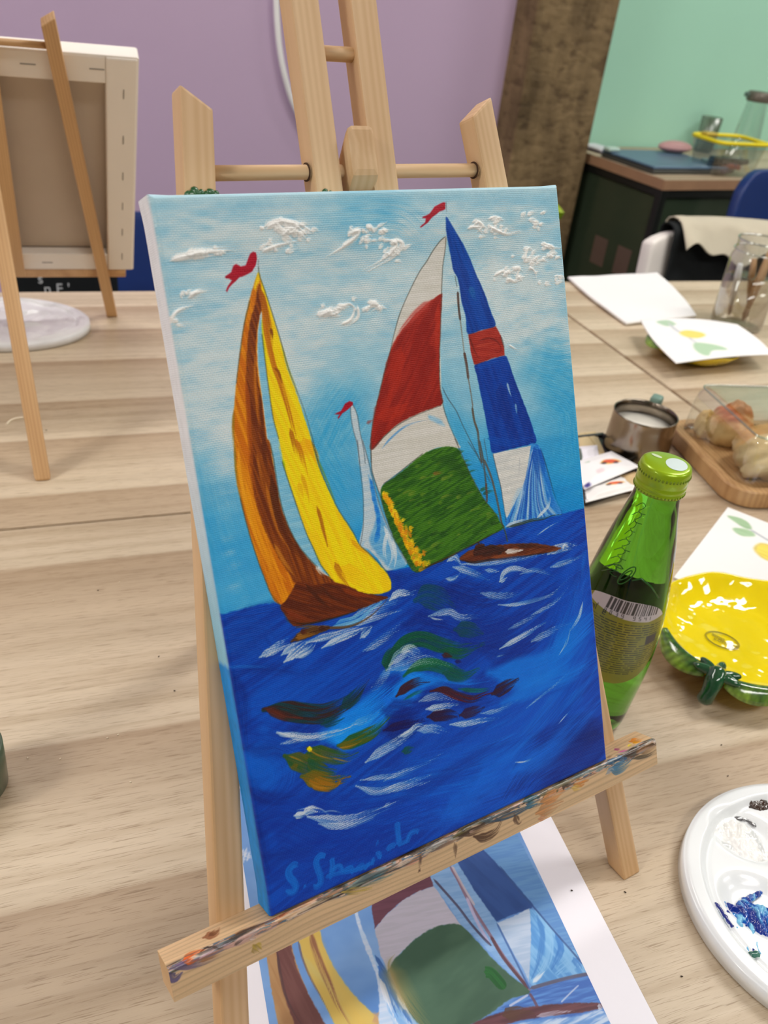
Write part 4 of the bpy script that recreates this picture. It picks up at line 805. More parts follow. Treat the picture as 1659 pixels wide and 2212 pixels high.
    for pts, w in [(G_(758, 308, 738, 300, 712, 330, 716, 362, 742, 395, 750, 425, 732, 448, 702, 440), 12), (G_(794, 415, 800, 416), 8), (G_(905, 262, 898, 252, 880, 252, 862, 282, 870, 322, 884, 360, 884, 396, 862, 418, 850, 410), 11), (G_(945, 262, 948, 300, 938, 372), 9), (G_(945, 340, 968, 312, 990, 308, 1000, 340), 9), (G_(1008, 340, 1030, 320, 1052, 315, 1056, 345), 8), (G_(1070, 335, 1090, 312, 1112, 300, 1100, 330), 8), (G_(1120, 322, 1140, 300, 1156, 292), 8), (G_(1162, 300, 1172, 262), 8), (G_(1188, 178, 1196, 180), 9), (G_(1186, 245, 1200, 236, 1208, 262), 9), (G_(1250, 222, 1262, 200, 1290, 190), 10), (G_(1302, 66, 1304, 120, 1312, 190), 11), (G_(1306, 190, 1330, 180, 1348, 170), 8), (G_(1352, 180, 1366, 140, 1384, 120, 1406, 116, 1410, 126), 10), (G_(910, 365, 980, 345, 1060, 330, 1130, 305), 7)]:
        P.stroke(pts, w * .9, SB, (12, 98, 192), a=.9, f=1.6, bris=.2, tap=(.05, .1))
    return P
PT = paint_sea_and_boats(); PT.sat = 1.15
def build_canvas():
    e = 0.0024; ns = 9
    def axis(L, n):
        a = np.linspace(-CT, -CT * 0.15, ns); b = (np.arange(n) + 0.5) / n * L; return np.concatenate([a, b, L - a[::-1]])
    us, vs = axis(CW, GW), axis(CH, GH)
    U, V = np.meshgrid(us, vs)
    Cl = PT.lin(); Rl = PT.R
    iu = np.clip((U / CW * GW).astype(int), 0, GW - 1); iv = np.clip(((1 - V / CH) * GH).astype(int), 0, GH - 1)
    col = Cl[iv, iu].copy(); rel = Rl[iv, iu]
    over = np.maximum(np.maximum(-U, U - CW), np.maximum(-V, V - CH)).clip(0)
    # painted sides: sky fades to nearly bare white canvas, the sea wraps round the edge
    side = sst(0.0, CT * 0.25, over)[..., None]
    nn = fbm(U * 700, V * 160, 3, 3)[..., None]
    t = (1 - V / CH)
    sky = np.array(S(240, 244, 252)) * (1 - sst(0.25, 0.62, t)[..., None]) + np.array(S(150, 214, 244)) * sst(0.25, 0.62, t)[..., None]
    sky = sky * (0.9 + 0.2 * nn)
    sea = np.array(S(0, 150, 240)) * (0.7 + 0.6 * nn)
    hz = 0.6 + 0.015 * np.sin(V * 40)
    k = sst(0.615, 0.625, t + (nn[..., 0] - .5) * 0.01)[..., None]
    sc = sky * (1 - k) + sea * k
    left = (U < 0)[..., None] | (V > CH)[..., None]
    sc = np.where((V > CH)[..., None], np.array(S(196, 228, 240)) * (0.9 + .2 * nn), sc)
    col = col * (1 - side) + sc * side
    # fold the four margins back round a small radius
    def fold(x, L):
        o = np.where(x < 0, -x, np.where(x > L, x - L, 0)); sgn = np.where(x < 0, -1, 1)
        return o
    ou, ov = fold(U, CW), fold(V, CH)
    X = np.clip(U, 0, CW); Y = np.clip(V, 0, CH); Z = -(ou + ov)
    # rounded arris near the face edges
    du = np.minimum(X, CW - X); dv = np.minimum(Y, CH - Y); dm = np.minimum(du, dv)
    inside = (ou + ov) == 0
    r = 0.0017
    Z = np.where(inside & (dm < r), -(r - np.sqrt(np.clip(r * r - (r - dm) ** 2, 0, None))), Z)
    # the cloth sinks slightly between the stretcher bars
    sink = sst(0.012, 0.035, dm) * 0.0009
    Z = np.where(inside, Z - sink, Z)
    Z = Z + rel * 0.00022 * inside
    Z = np.maximum(Z, -CT)
    bul = 0.0006 * np.exp(-((np.hypot(np.minimum(X, CW - X), np.minimum(Y, CH - Y))) / 0.006) ** 2)
    X = X + np.where(U < CW / 2, -bul, bul) * (ou + ov > 0); Y = Y + np.where(V > CH / 2, bul, 0) * (ou + ov > 0)
    h, w = U.shape; m = np.ones((h - 1, w - 1), bool); m[:ns, :ns] = m[-ns:, :ns] = m[:ns, -ns:] = m[-ns:, -ns:] = False
    f = grid_faces(h, w, m)
    return np.stack([X, Y, Z], -1).reshape(-1, 3), f, col.reshape(-1, 3)
CM = frame(eo + ey * 0.0002, ex, ey, en)
canvas = thing('painted_canvas', 'stretched canvas painted with three colourful sailing boats on a deep blue sea', 'painting', CM)
v, f, c = build_canvas()
link_np(v, f, 'canvas_cloth', painted('acrylic_on_canvas', 0.38, 0.38, 0.0, 0.15, 420, 0.28), canvas, None, True, c)
SB_ = wood('stretcher_pine', S(214, 186, 150), S(180, 148, 110), 90, 4)
for (cx, cy, sx, sy) in ((0.0135, 0.15, 0.024, 0.298), (CW - 0.0135, 0.15, 0.024, 0.298), (0.1, 0.0135, 0.148, 0.024), (0.1, CH - 0.0135, 0.148, 0.024)):
    link(box(sx, sy, 0.0105, 0.0006, c=(cx, cy, -CT + 0.0056)), 'stretcher_bar', SB_, canvas)

# ------------------------------------------------------------------ tray of the easel with its dried paint
def build_tray(root, P, e, up, n, u0, u1, h=0.0150, d=0.0152, front=0.0012, tilt=0.0, smears=True, mat=None):
    """shelf bar: front face from v=0 down to -h, top face from the front edge back"""
    NU, NS = 900, 100; s0, s1 = -d, h                      # s<0 on the top face, s>0 on the front face
    def tmap(pts):
        out = []
        for x, y in pts:
            q = on_plane(x, y, P + front * n, n) - P; u, v = q @ e, q @ up
            s = -v
            if v > 0:
                q = on_plane(x, y, P, up) - P; u = q @ e; s = (q @ n) - front
            out.append(((u - u0) / (u1 - u0) * NU, (s - s0) / (s1 - s0) * NS))
        return np.array(out)
    T = Paint(NU, NS, (212, 176, 132), tmap)
    n1 = fbm(T.X / 160, T.Y / 5, 11, 4); n2 = fbm(T.X / 60, T.Y / 14, 12, 3)
    ringp = 0.5 + 0.5 * np.sin((T.Y / 9 + 3.2 * fbm(T.X / 230, T.Y / 60, 4, 2)) * 6.28)
    base = np.array([218, 184, 142]) * (0.86 + 0.2 * n1)[..., None] * (1 - 0.10 * (ringp ** 4))[..., None]
    T.C[:] = np.clip(base / 255, 0, 1)
    if smears:
        arr = d / (d + h) * NS                              # the row of the front arris
        nn = fbm(T.X / 34, T.Y / 9, 40, 4); wob_ = (fbm(T.X / 60, T.X * 0, 41, 3) - .5) * 26
        core = np.exp(-((T.Y - arr - 1 + wob_ * .35) / (5 + 9 * fbm(T.X / 80, T.X * 0, 42, 2))) ** 2)
        idx = fbm(T.X / 42, T.Y / 7, 43, 3); cols = [(36, 30, 30), (84, 74, 60), (120, 140, 142), (196, 156, 140), (150, 104, 70), (70, 96, 120), (214, 184, 156), (60, 50, 44)]
        pal_ = np.array(cols, np.float32)[(np.clip((idx - .2) / .6, 0, .999) * len(cols)).astype(int)] / 255
        al = (sst(.28, .62, core * (.55 + .9 * nn)) * .9)[..., None]
        T.C[:] = T.C * (1 - al) + pal_ * al; T.R += al[..., 0] * nn * 1.4
        R = random.Random(3)
        cuts = [('G', (100, 840, 150, 825, 220, 800), 10, (90, 60, 110)), ('G', (70, 855, 120, 845, 200, 825, 300, 790, 400, 745), 15, (108, 92, 124)), ('G', (66, 880, 90, 910, 130, 880), 14, (80, 72, 120)), ('G', (140, 815, 180, 785, 220, 765, 250, 760), 15, (240, 96, 24)), ('G', (150, 822, 190, 815, 220, 800), 9, (246, 110, 30)),
                ('G', (230, 800, 280, 760, 330, 745, 400, 715), 10, (196, 160, 176)), ('G', (250, 745, 300, 740, 340, 740, 390, 712), 5, (40, 30, 30)), ('G', (400, 690, 460, 660, 520, 635, 600, 600), 8, (60, 44, 36)), ('G', (380, 745, 460, 700, 540, 665, 640, 630), 13, (214, 170, 160)), ('G', (500, 690, 530, 690), 8, (220, 200, 190)), ('G', (520, 730, 560, 760), 16, (176, 150, 60)), ('G', (250, 690, 300, 670, 330, 640), 18, (150, 86, 50)), ('G', (280, 680, 330, 650), 10, (110, 60, 30)),
                ('G', (590, 610, 660, 575, 760, 525, 860, 478, 950, 440), 6, (176, 76, 26)), ('G', (640, 600, 740, 555, 860, 500, 1000, 440), 13, (228, 190, 150)), ('G', (700, 590, 800, 540, 960, 465), 6, (240, 214, 186)), ('G', (1000, 430, 1040, 405, 1060, 395), 9, (20, 50, 62)), ('G', (1040, 415, 1120, 380, 1220, 350, 1320, 310), 20, (104, 130, 124)), ('G', (1060, 400, 1180, 345, 1330, 285), 8, (58, 74, 80)), ('G', (1150, 375, 1250, 340), 8, (60, 120, 140)), ('G', (1330, 285, 1350, 262), 9, (14, 24, 34)),
                ('G', (760, 560, 1000, 450, 1330, 300, 1500, 225, 1659, 150), 3, (30, 22, 20)), ('G', (1340, 300, 1420, 265, 1480, 235), 6, (226, 160, 130)), ('G', (1380, 240, 1460, 200, 1560, 160, 1659, 110), 8, (70, 56, 44)), ('G', (1440, 230, 1540, 190, 1640, 140), 7, (150, 156, 150)), ('G', (1000, 440, 1100, 430, 1160, 420), 12, (190, 164, 70)),
                ('G', (1425, 240, 1430, 290), 5, (110, 80, 60)), ('G', (1620, 180, 1615, 250), 6, (116, 88, 64)), ('G', (1418, 322, 1424, 326), 8, (90, 60, 44)),
                ('K', (120, 405, 200, 360, 300, 315, 400, 270), 9, (60, 50, 40)), ('K', (130, 430, 200, 395, 260, 370), 8, (220, 190, 170)), ('K', (300, 335, 380, 300, 440, 275, 520, 255), 8, (190, 186, 180)), ('K', (330, 350, 420, 300, 500, 270), 6, (130, 100, 84)), ('K', (450, 270, 520, 225, 600, 185, 640, 170), 12, (86, 76, 34)), ('K', (480, 265, 560, 235, 660, 190, 700, 180), 14, (74, 46, 34)), ('K', (560, 265, 620, 270, 680, 235, 710, 185), 16, (70, 44, 30)), ('K', (600, 185, 640, 170, 690, 150), 9, (40, 60, 70)), ('K', (640, 190, 760, 150, 850, 110, 940, 85), 10, (40, 70, 100)), ('K', (660, 160, 780, 110, 900, 60), 6, (40, 30, 26)),
                ('K', (780, 150, 800, 190, 815, 185), 12, (84, 60, 44)), ('K', (455, 300, 460, 380), 6, (140, 110, 84)), ('K', (268, 370, 264, 455), 4, (110, 84, 66)), ('K', (900, 140, 960, 110, 1040, 75), 26, (206, 140, 84)), ('K', (910, 170, 960, 160), 10, (220, 150, 110)), ('K', (840, 110, 900, 80, 920, 75), 12, (50, 110, 140)),
                ('F', (820, 1170, 860, 1150, 910, 1140), 16, (40, 100, 120)), ('F', (900, 1140, 960, 1110, 1040, 1080), 10, (92, 84, 50)), ('F', (1050, 1100, 1060, 1070, 1110, 1060), 12, (60, 50, 40)), ('F', (1110, 1070, 1150, 1060, 1195, 1045), 16, (214, 130, 50)), ('F', (1100, 1090, 1160, 1090), 12, (214, 176, 90)), ('F', (920, 1170, 1000, 1130, 1050, 1110), 24, (208, 140, 80)), ('F', (900, 1100, 1050, 1040, 1180, 980, 1300, 925), 5, (30, 26, 26)), ('F', (960, 1100, 1080, 1050, 1200, 1000), 8, (110, 104, 70)), ('F', (1080, 1045, 1200, 990, 1290, 950), 8, (70, 96, 104)), ('F', (1180, 990, 1260, 960), 7, (190, 150, 120)),
                ('F', (1300, 950, 1340, 930, 1390, 910), 12, (40, 90, 130)), ('F', (1320, 980, 1370, 975, 1420, 945, 1460, 905), 24, (40, 112, 160)), ('F', (1360, 930, 1420, 900, 1470, 880), 12, (30, 80, 130)), ('F', (1400, 900, 1470, 880, 1530, 840, 1590, 800), 18, (70, 46, 30)), ('F', (1480, 880, 1540, 860, 1600, 830, 1622, 826), 16, (120, 84, 50)), ('F', (1450, 920, 1540, 900, 1610, 860), 8, (70, 60, 46)), ('F', (1350, 870, 1380, 860), 10, (176, 60, 130)), ('F', (1370, 885, 1420, 870, 1450, 865), 6, (190, 90, 150)), ('F', (1440, 820, 1470, 815, 1510, 800), 20, (238, 130, 24)), ('F', (1460, 830, 1500, 815), 10, (248, 176, 20)), ('F', (1430, 850, 1450, 830), 6, (230, 210, 60)), ('F', (1300, 1010, 1330, 985, 1350, 1000), 9, (150, 160, 170)), ('F', (1010, 1115, 1020, 1090), 4, (60, 80, 50))]
        FN = {'G': G_, 'K': K_, 'F': F_}
        for key, q, w, c_ in cuts:
            T.stroke(FN[key](*q), w * 1.0, c_, tuple(int(v_ * .75) for v_ in c_), a=.85, f=1.8, bris=.75, tap=(.3, .5), rel=1.0)
        for k in range(60):
            u = R.uniform(0, NU); s_ = R.uniform(36, 62); L = R.uniform(8, 50)
            T.stroke([(u, s_), (u + L, s_ + R.uniform(-4, 4))], R.uniform(1.5, 5), R.choice([(50, 40, 34), (196, 160, 140), (80, 90, 96), (150, 100, 60), (210, 190, 170)]), a=.7, raw=True, sm=False, rel=1.0)
    us = np.linspace(u0, u1, NU); ss = np.linspace(s0, s1, NS)
    Uu, Ss = np.meshgrid(us, ss); rel = T.R * 0.00012
    r = 0.0016; top = Ss < 0
    V = np.where(top, 0, -Ss); Wd = np.where(top, front + Ss, front)
    a = np.clip((Ss + r) / (2 * r), 0, 1) * math.pi / 2; arc = np.abs(Ss) < r
    V = np.where(arc, -r + r * np.cos(a), V); Wd = np.where(arc, front - r + r * np.sin(a), Wd)
    Wd = np.where(top, Wd, Wd + rel); V = np.where(top, V + rel * (Wd > -0.0002), V)
    pts = [np.stack([Uu, V - 0.0002, Wd], -1)]
    bk = front - d
    v0 = pts[0].reshape(-1, 3); faces = grid_faces(NS, NU)
    # back, underside and ends
    extra = np.array([[u0, -h, bk], [u1, -h, bk]]); nv = len(v0)
    v_ = np.concatenate([v0, extra]); k = lambda i, j: i * NU + j
    quads = [[k(NS - 1, 0), k(NS - 1, NU - 1), nv + 1, nv], [nv, nv + 1, k(0, NU - 1), k(0, 0)]]
    fcs = faces.tolist() + quads
    me_cols = np.concatenate([T.lin().reshape(-1, 3), np.tile(S(190, 150, 108), (2, 1))])
    o = link_np(v_, np.array(fcs), 'tray', mat, root, frame(P, e, up, n), True, me_cols, local=False)
    # end faces
    for j, sgn in ((0, -1), (NU - 1, 1)):
        bm = bmesh.new(); ring = [bm.verts.new(v0[k(i, j)]) for i in range(0, NS, 3)] + [bm.verts.new(v0[k(NS - 1, j)]), bm.verts.new(extra[0 if j == 0 else 1])]
        bm.faces.new(ring); bmesh.ops.recalc_face_normals(bm, faces=bm.faces)
        link(bm, 'tray_end', PINE, root, frame(P, e, up, n), local=False)
    return o
TRAYM = painted('smeared_pine', 0.38, 0, 0.25, 0.25, 700)
build_tray(easel1, eo, ex, ey, en, -0.0468, 0.2364, mat=TRAYM)
# a little green paint on the tops of the uprights
GREEN = plain('green_paint', S(24, 84, 40), 0.35, 0, 0.3, 400, 0.3, 0.3)
def blob(pts3, r, seed, mat, name, root, flat=0.35, n=None):
    bm = bmesh.new(); rr = random.Random(seed)
    for p, q in pts3:
        b2 = bmesh.new(); bmesh.ops.create_icosphere(b2, subdivisions=2, radius=q)
        for v_ in b2.verts: v_.co *= 1 + 0.25 * (rr.random() - .5)
        bmesh.ops.scale(b2, vec=(1, 1, flat), verts=b2.verts); bmesh.ops.translate(b2, vec=p, verts=b2.verts)
        bm = join(bm, b2)
    return bm
gm = frame(eo, ex, ey, en)
for pts in ([((0.0196, 0.3024, -0.0137), .0018), ((0.0208, 0.3030, -0.0139), .0014), ((0.0225, 0.3036, -0.0137), .0020), ((0.0238, 0.3030, -0.0137), .0014), ((0.0250, 0.3032, -0.0137), .0015), ((0.0272, 0.3026, -0.0137), .0014), ((0.0290, 0.3032, -0.0137), .0018), ((0.0311, 0.3026, -0.0137), .0016), ((0.0212, 0.3022, -0.0137), .0024)], [((0.0805, 0.3020, -0.0137), .0018), ((0.0830, 0.3018, -0.0137), .0012)]):
    link(blob(pts, 0, 5, GREEN, '', None), 'green_paint_smear', GREEN, easel1, gm, True, local=False, label='dried dark green paint')

# ------------------------------------------------------------------ the second easel, seen from behind, with a blank canvas
ph, bl = math.radians(23.62), math.radians(31.57)
qe = np.array([math.cos(ph), math.sin(ph), 0]); qb = np.array([-math.sin(ph), math.cos(ph), 0])
qu = Z3 * math.cos(bl) - qb * math.sin(bl); qn = np.cross(qe, qu)
if qn @ qb > 0: qn = -qn                                   # towards us = behind that canvas
qP = np.array([-0.3548, 1.0669, 0.8249])                   # lower right corner of the canvas' back face
qe2, qf = -qe, -qn                                         # its own right and its own front
T2, W2, H2 = 0.016, 0.30, 0.302
front_mid = qP - 0.15 * qe + qf * T2
easel2, E2 = easel('pale table easel seen from behind with a blank canvas on it', front_mid, qe2, qu, qf, at(92, 1030), PINE_WARM, PINE_WARM, top_v=0.52)
link(box(0.284, 0.014, 0.0150, 0.001, c=(0, -0.0077, -0.0078)), 'tray', PINE_WARM, easel2, frame(front_mid, qe2, qu, qf), local=False)
CLOTH = plain('raw_canvas', S(200, 186, 170), 0.85, 0, 0.25, 1500, 0, 0.04, 12); CLOTHW = plain('primed_canvas', S(246, 240, 232), 0.75, 0, 0.2, 1500, 0, 0.02, 12)
STEEL = plain('staple_steel', S(150, 148, 144), 0.35, 0.9)
bc = thing('blank_canvas', 'blank white canvas seen from its stapled back on the far left easel', 'canvas', frame(front_mid, qe2, qu, qf))
link(box(W2, H2, 0.003, 0.0012, c=(0, H2 / 2 + .0003, -0.0016)), 'canvas_cloth', CLOTH, bc)
link(join(box(0.0022, H2, T2 - .001, .0008, c=(-W2 / 2, H2 / 2 + .0003, -T2 / 2)), box(0.0022, H2, T2 - .001, .0008, c=(W2 / 2, H2 / 2 + .0003, -T2 / 2)), box(W2, 0.0022, T2 - .001, .0008, c=(0, H2, -T2 / 2)), box(W2, 0.0022, T2 - .001, .0008, c=(0, 0.0014, -T2 / 2))), 'canvas_side', CLOTHW, bc)
sw, st = 0.030, 0.0115
for (cx, cy, sx, sy) in ((0, H2 - sw / 2, W2 - 2 * sw, sw), (0, sw / 2 + .0005, W2 - 2 * sw, sw * .86)):
    link(box(sx, sy, st, 0.0015, c=(cx, cy, -T2 + st / 2 - .0002)), 'stretcher_bar', CLOTHW, bc)
for s in (-1, 1):
    link(box(sw, H2 - .001, st + .0008, 0.0018, c=(s * (W2 / 2 - sw / 2), H2 / 2 + .0003, -T2 + st / 2 - .0006)), 'stretcher_bar', CLOTHW, bc)
zst = -T2 - 0.0012
for s in (-1, 1):
    for v_ in (0.262, 0.205, 0.155, 0.110, 0.068, 0.026):
        link(box(0.0010, 0.011, 0.0008, 0.0003, c=(s * (W2 / 2 - 0.013), v_, zst)), 'staple', STEEL, bc)
for u_ in (-0.112, -0.05, 0.02, 0.085):
    link(box(0.014, 0.0010, 0.0008, 0.0003, c=(u_, H2 - 0.014, zst + .0008)), 'staple', STEEL, bc)
    link(box(0.012, 0.0010, 0.0008, 0.0003, c=(u_, 0.014, zst + .0008)), 'staple', STEEL, bc)

# ------------------------------------------------------------------ printed reference sheet under the easel
R0 = at(1188, 1762); R1 = at(1420, 2212); pd = nrm(R1 - R0); pw = np.array([pd[1], -pd[0], 0])   # down the sheet, to its left
SHW, SHH, STOP = 0.2045, 0.290, -0.070
PO = R0 + pw * SHW + pd * STOP                             # top left corner
PMX = frame(PO + Z3 * 0.0004, -pw, -pd, Z3)
ix0, ix1 = 0.0130, 0.1802; iy0, iy1 = 0.014, 0.266           # picture area, from left and from the top
PW_, PH_ = 460, 690
def pmap(pts):
    out = []
    for x, y in pts:
        q = at(x, y, TZ + .0004) - PO; out.append((((q @ -pw) - ix0) / (ix1 - ix0) * PW_, ((q @ pd) - iy0) / (iy1 - iy0) * PH_))
    return np.array(out)
def paint_print():
    P = Paint(PW_, PH_, (104, 154, 222), pmap)
    n = fbm(P.X / 90, P.Y / 60, 21, 4)
    P.C[:] = (np.array([70, 126, 206]) * (1 - n[..., None]) + np.array([134, 180, 238]) * n[..., None]) / 255
    L = G_; k = K_
    P.poly(E_(262, 1080, 380, 1100, 400, 1500, 300, 1500), (100, 150, 220), f=8, a=.6)
    for q in [(300, 1540), (325, 1530), (345, 1560), (315, 1575)]: P.stroke(E_(q[0], q[1], q[0] + 22, q[1] + 4), 16, (214, 220, 234), a=.8, f=5)
    # sea at the foot
    P.poly([(1140, 2140), (1300, 2095), (1400, 2400), (900, 2500), (560, 2500), (600, 2300), (900, 2230), (1020, 2215), (1090, 2170)], (56, 104, 196), (80, 140, 220), f=2, sm=False)
    # orange and brown sails on the left
    P.poly(L(560, 700, 590, 790, 605, 900, 630, 1040, 660, 1180, 720, 1300, 1000, 1300, 900, 1161, 830, 1020, 770, 880, 735, 760, 715, 700), (186, 142, 92), (176, 128, 80), f=1.2, ang=1.3, ln=60, wd=6)
    P.poly(L(635, 700, 650, 800, 665, 900, 690, 1010, 730, 1120, 780, 1220, 980, 1300, 930, 1200, 870, 1090, 800, 960, 755, 850, 725, 740, 715, 690), (122, 76, 72), (112, 66, 64), f=1.2, ang=1.3, ln=60, wd=6)
    P.stroke(L(650, 760, 665, 880, 700, 1020, 760, 1130, 800, 1180), 4, (84, 58, 62), a=.8)
    # yellow sail
    P.poly(L(760, 640, 780, 760, 800, 850, 850, 950, 900, 1040, 960, 1161, 1000, 1240, 1300, 1240, 1200, 1130, 1090, 1030, 1000, 920, 930, 800, 890, 700, 870, 640), (206, 184, 98), (214, 180, 80), f=1.2, ang=1.1, ln=60, wd=10)
    P.poly(L(880, 700, 930, 830, 1010, 960, 1110, 1070, 1220, 1160, 1100, 1161, 1040, 1100, 960, 1000, 910, 900, 870, 760), (222, 186, 84), f=8, a=.7)
    P.stroke(L(830, 650, 850, 740, 890, 850, 930, 940, 980, 1060, 1040, 1161), 10, (140, 84, 66), (176, 130, 80), a=.85, f=3)
    P.stroke(L(760, 690, 785, 800, 840, 930, 900, 1040, 960, 1161), 3, (110, 84, 90), a=.7)
    P.stroke(L(1180, 1110, 1240, 1161), 20, (196, 150, 110), a=.8, f=5)
    # slim white sail
    P.poly(L(1068, 530, 1082, 545, 1110, 640, 1160, 760, 1190, 850, 1215, 940, 1240, 1040, 1290, 1180, 1330, 1300, 1230, 1300, 1200, 1161, 1200, 1100, 1200, 1000, 1180, 880, 1130, 760, 1095, 660, 1070, 570), (176, 204, 238), (200, 214, 240), f=1.2)
    P.poly(L(1160, 760, 1215, 850, 1260, 920, 1330, 1010, 1420, 1161, 1500, 1300, 1340, 1300, 1290, 1180, 1240, 1060, 1210, 930), (120, 176, 236), (186, 212, 242), f=1.5, ang=1.1, ln=40, wd=5)
    for q, w, c_ in [((1200, 850, 1240, 930, 1280, 1040, 1330, 1161), 12, (40, 100, 200)), ((1260, 960, 1310, 1050, 1360, 1161), 9, (40, 104, 206)), ((1180, 790, 1230, 870, 1290, 960), 6, (40, 90, 170)), ((1300, 1000, 1370, 1110, 1420, 1180), 8, (214, 224, 242)), ((1210, 920, 1250, 1040, 1300, 1161), 8, (224, 228, 242)), ((1330, 1080, 1380, 1161), 6, (40, 110, 214))]:
        P.stroke(L(*q), w, c_, a=.85, f=1.5, bris=.3)
    # spinnaker: maroon, white, green with an ochre edge
    P.poly(L(1158, 480, 1165, 560, 1178, 645, 1240, 570, 1330, 490, 1420, 440, 1502, 412, 1480, 330, 1400, 300, 1200, 360), (112, 66, 84), (104, 60, 78), f=1.2, sm=False)
    P.poly(L(1178, 645, 1240, 570, 1330, 490, 1420, 440, 1502, 412, 1570, 520, 1645, 625, 1560, 622, 1480, 648, 1400, 700, 1330, 765, 1280, 820, 1252, 880, 1210, 790), (190, 186, 206), (182, 180, 198), f=1.2, sm=False)
    P.poly(L(1252, 880, 1280, 820, 1330, 765, 1400, 700, 1480, 648, 1560, 622, 1645, 625) + k(560, 820, 650, 920, 740, 1010, 860, 1110, 760, 1150, 660, 1220, 560, 1280, 400, 1330, 290, 1310, 220, 1240, 160, 1130, 120, 1040, 98, 990), (70, 106, 84), (60, 96, 76), f=1.4, ang=-.4, ln=60, wd=20)
    P.stroke(k(110, 960, 120, 1020, 160, 1110, 220, 1200, 300, 1300), 30, (140, 136, 80), a=.6, f=18, bris=0); P.stroke(k(102, 980, 134, 1080, 194, 1190, 274, 1300), 9, (176, 150, 92), a=.7, f=8, bris=0)
    P.stroke(k(98, 990, 100, 950, 130, 910), 3, (150, 140, 84), a=.6); P.stroke(k(620, 1005, 650, 1010, 680, 1040, 705, 1070), 17, (26, 106, 42), (20, 90, 36), a=.95, f=1.2, bris=0, tap=(0, 0))
    # blue sail and the sky strips beside it
    P.poly(k(320, 480, 430, 430, 470, 410, 690, 740, 860, 1100, 740, 1000, 600, 850, 480, 740, 400, 610, 340, 540), (116, 164, 222), (130, 176, 228), f=1.2, sm=False)
    P.poly(k(468, 408, 610, 340, 690, 420, 800, 540, 880, 640, 870, 660, 780, 690, 682, 732, 560, 560), (46, 84, 160), (40, 76, 148), f=1.3, sm=False, ang=1.1, ln=50, wd=10)
    P.poly(k(610, 340, 790, 250, 900, 470, 1030, 720, 1160, 970, 1080, 880, 960, 740, 880, 640, 780, 520), (96, 152, 214), (84, 140, 210), f=1.5, sm=False)
    P.poly(k(682, 738, 780, 700, 858, 660, 866, 700, 870, 800, 866, 900, 858, 1060, 820, 980, 760, 880), (178, 198, 226), (160, 186, 220), f=1.3, sm=False)
    P.poly(k(862, 664, 900, 670, 980, 760, 1080, 880, 1160, 975, 1170, 1010, 1060, 1030, 880, 1090, 858, 1060, 866, 900, 870, 800), (76, 148, 222), (120, 182, 236), f=1.4, sm=False, ang=1.3, ln=40, wd=6)
    for q, w, c_ in [((950, 740, 970, 850, 950, 960, 880, 1060), 12, (130, 190, 238)), ((1060, 880, 1080, 940, 1010, 1010), 24, (120, 184, 238)), ((900, 700, 930, 800, 910, 940, 870, 1040), 8, (60, 130, 210)), ((1000, 790, 1030, 880, 980, 990), 9, (50, 122, 210)), ((1100, 930, 1140, 990), 12, (60, 130, 214)), ((880, 1060, 940, 1000), 6, (220, 230, 242))]:
        P.stroke(k(*q), w, c_, a=.85, f=2, bris=.3)
    for q, w, c_ in [((425, 425, 470, 500, 520, 600, 580, 700, 650, 810, 720, 920, 790, 1010, 860, 1100), 5, (140, 100, 120)), ((440, 430, 500, 540, 560, 640), 4, (196, 180, 190)), ((520, 600, 570, 720, 640, 850), 5, (190, 180, 220)), ((650, 810, 720, 930, 850, 1090), 5, (92, 56, 66)), ((340, 500, 420, 590, 480, 660, 540, 740, 610, 820, 650, 860), 4, (72, 64, 92)), ((860, 1120, 885, 1160, 905, 1200), 4, (110, 70, 90)),
                     ((862, 1095, 980, 1060, 1100, 1030, 1180, 1015), 5, (90, 84, 110)), ((750, 1190, 800, 1160, 850, 1130), 3, (190, 200, 230)), ((1030, 1170, 1080, 1120, 1125, 1078), 2, (180, 196, 230)), ((682, 738, 860, 1095), 3, (60, 100, 170)), ((700, 430, 790, 550, 880, 650, 1000, 790, 1160, 975), 3, (50, 84, 150))]:
        P.stroke(k(*q), w, c_, a=.9, f=1.2, bris=.2, tap=(.05, .05))
    # hull and foam
    P.poly(k(560, 1280, 700, 1225, 860, 1195, 1000, 1180, 1120, 1172, 1260, 1175, 1250, 1200, 1130, 1225, 960, 1245, 800, 1270, 700, 1300, 560, 1310), (112, 64, 72), (90, 50, 60), f=1.3, wob=1)
    P.stroke(k(720, 1240, 800, 1225, 880, 1230), 18, (90, 60, 44), a=.8, bris=.6); P.stroke(k(900, 1245, 1010, 1225, 1100, 1215), 6, (180, 170, 190), a=.8)
    P.poly(k(640, 1310, 800, 1285, 960, 1262, 1130, 1240, 1260, 1215, 1330, 1330, 640, 1400), (190, 212, 240), (96, 150, 222), f=2, ang=-.2, ln=30, wd=4)
    P.stroke(k(1230, 1190, 1262, 1200), 8, (200, 214, 236), a=.8)
    return P
PR_ = paint_print(); PR_.sat = .86
WPAPER = plain('white_paper', S(238, 236, 244), 0.55, 0, 0.05, 400, 0, 0.01)
sheet = thing('reference_sheet', 'white printed sheet with a sailing boat picture lying under the easel', 'paper', PMX)
bm = bmesh.new(); 
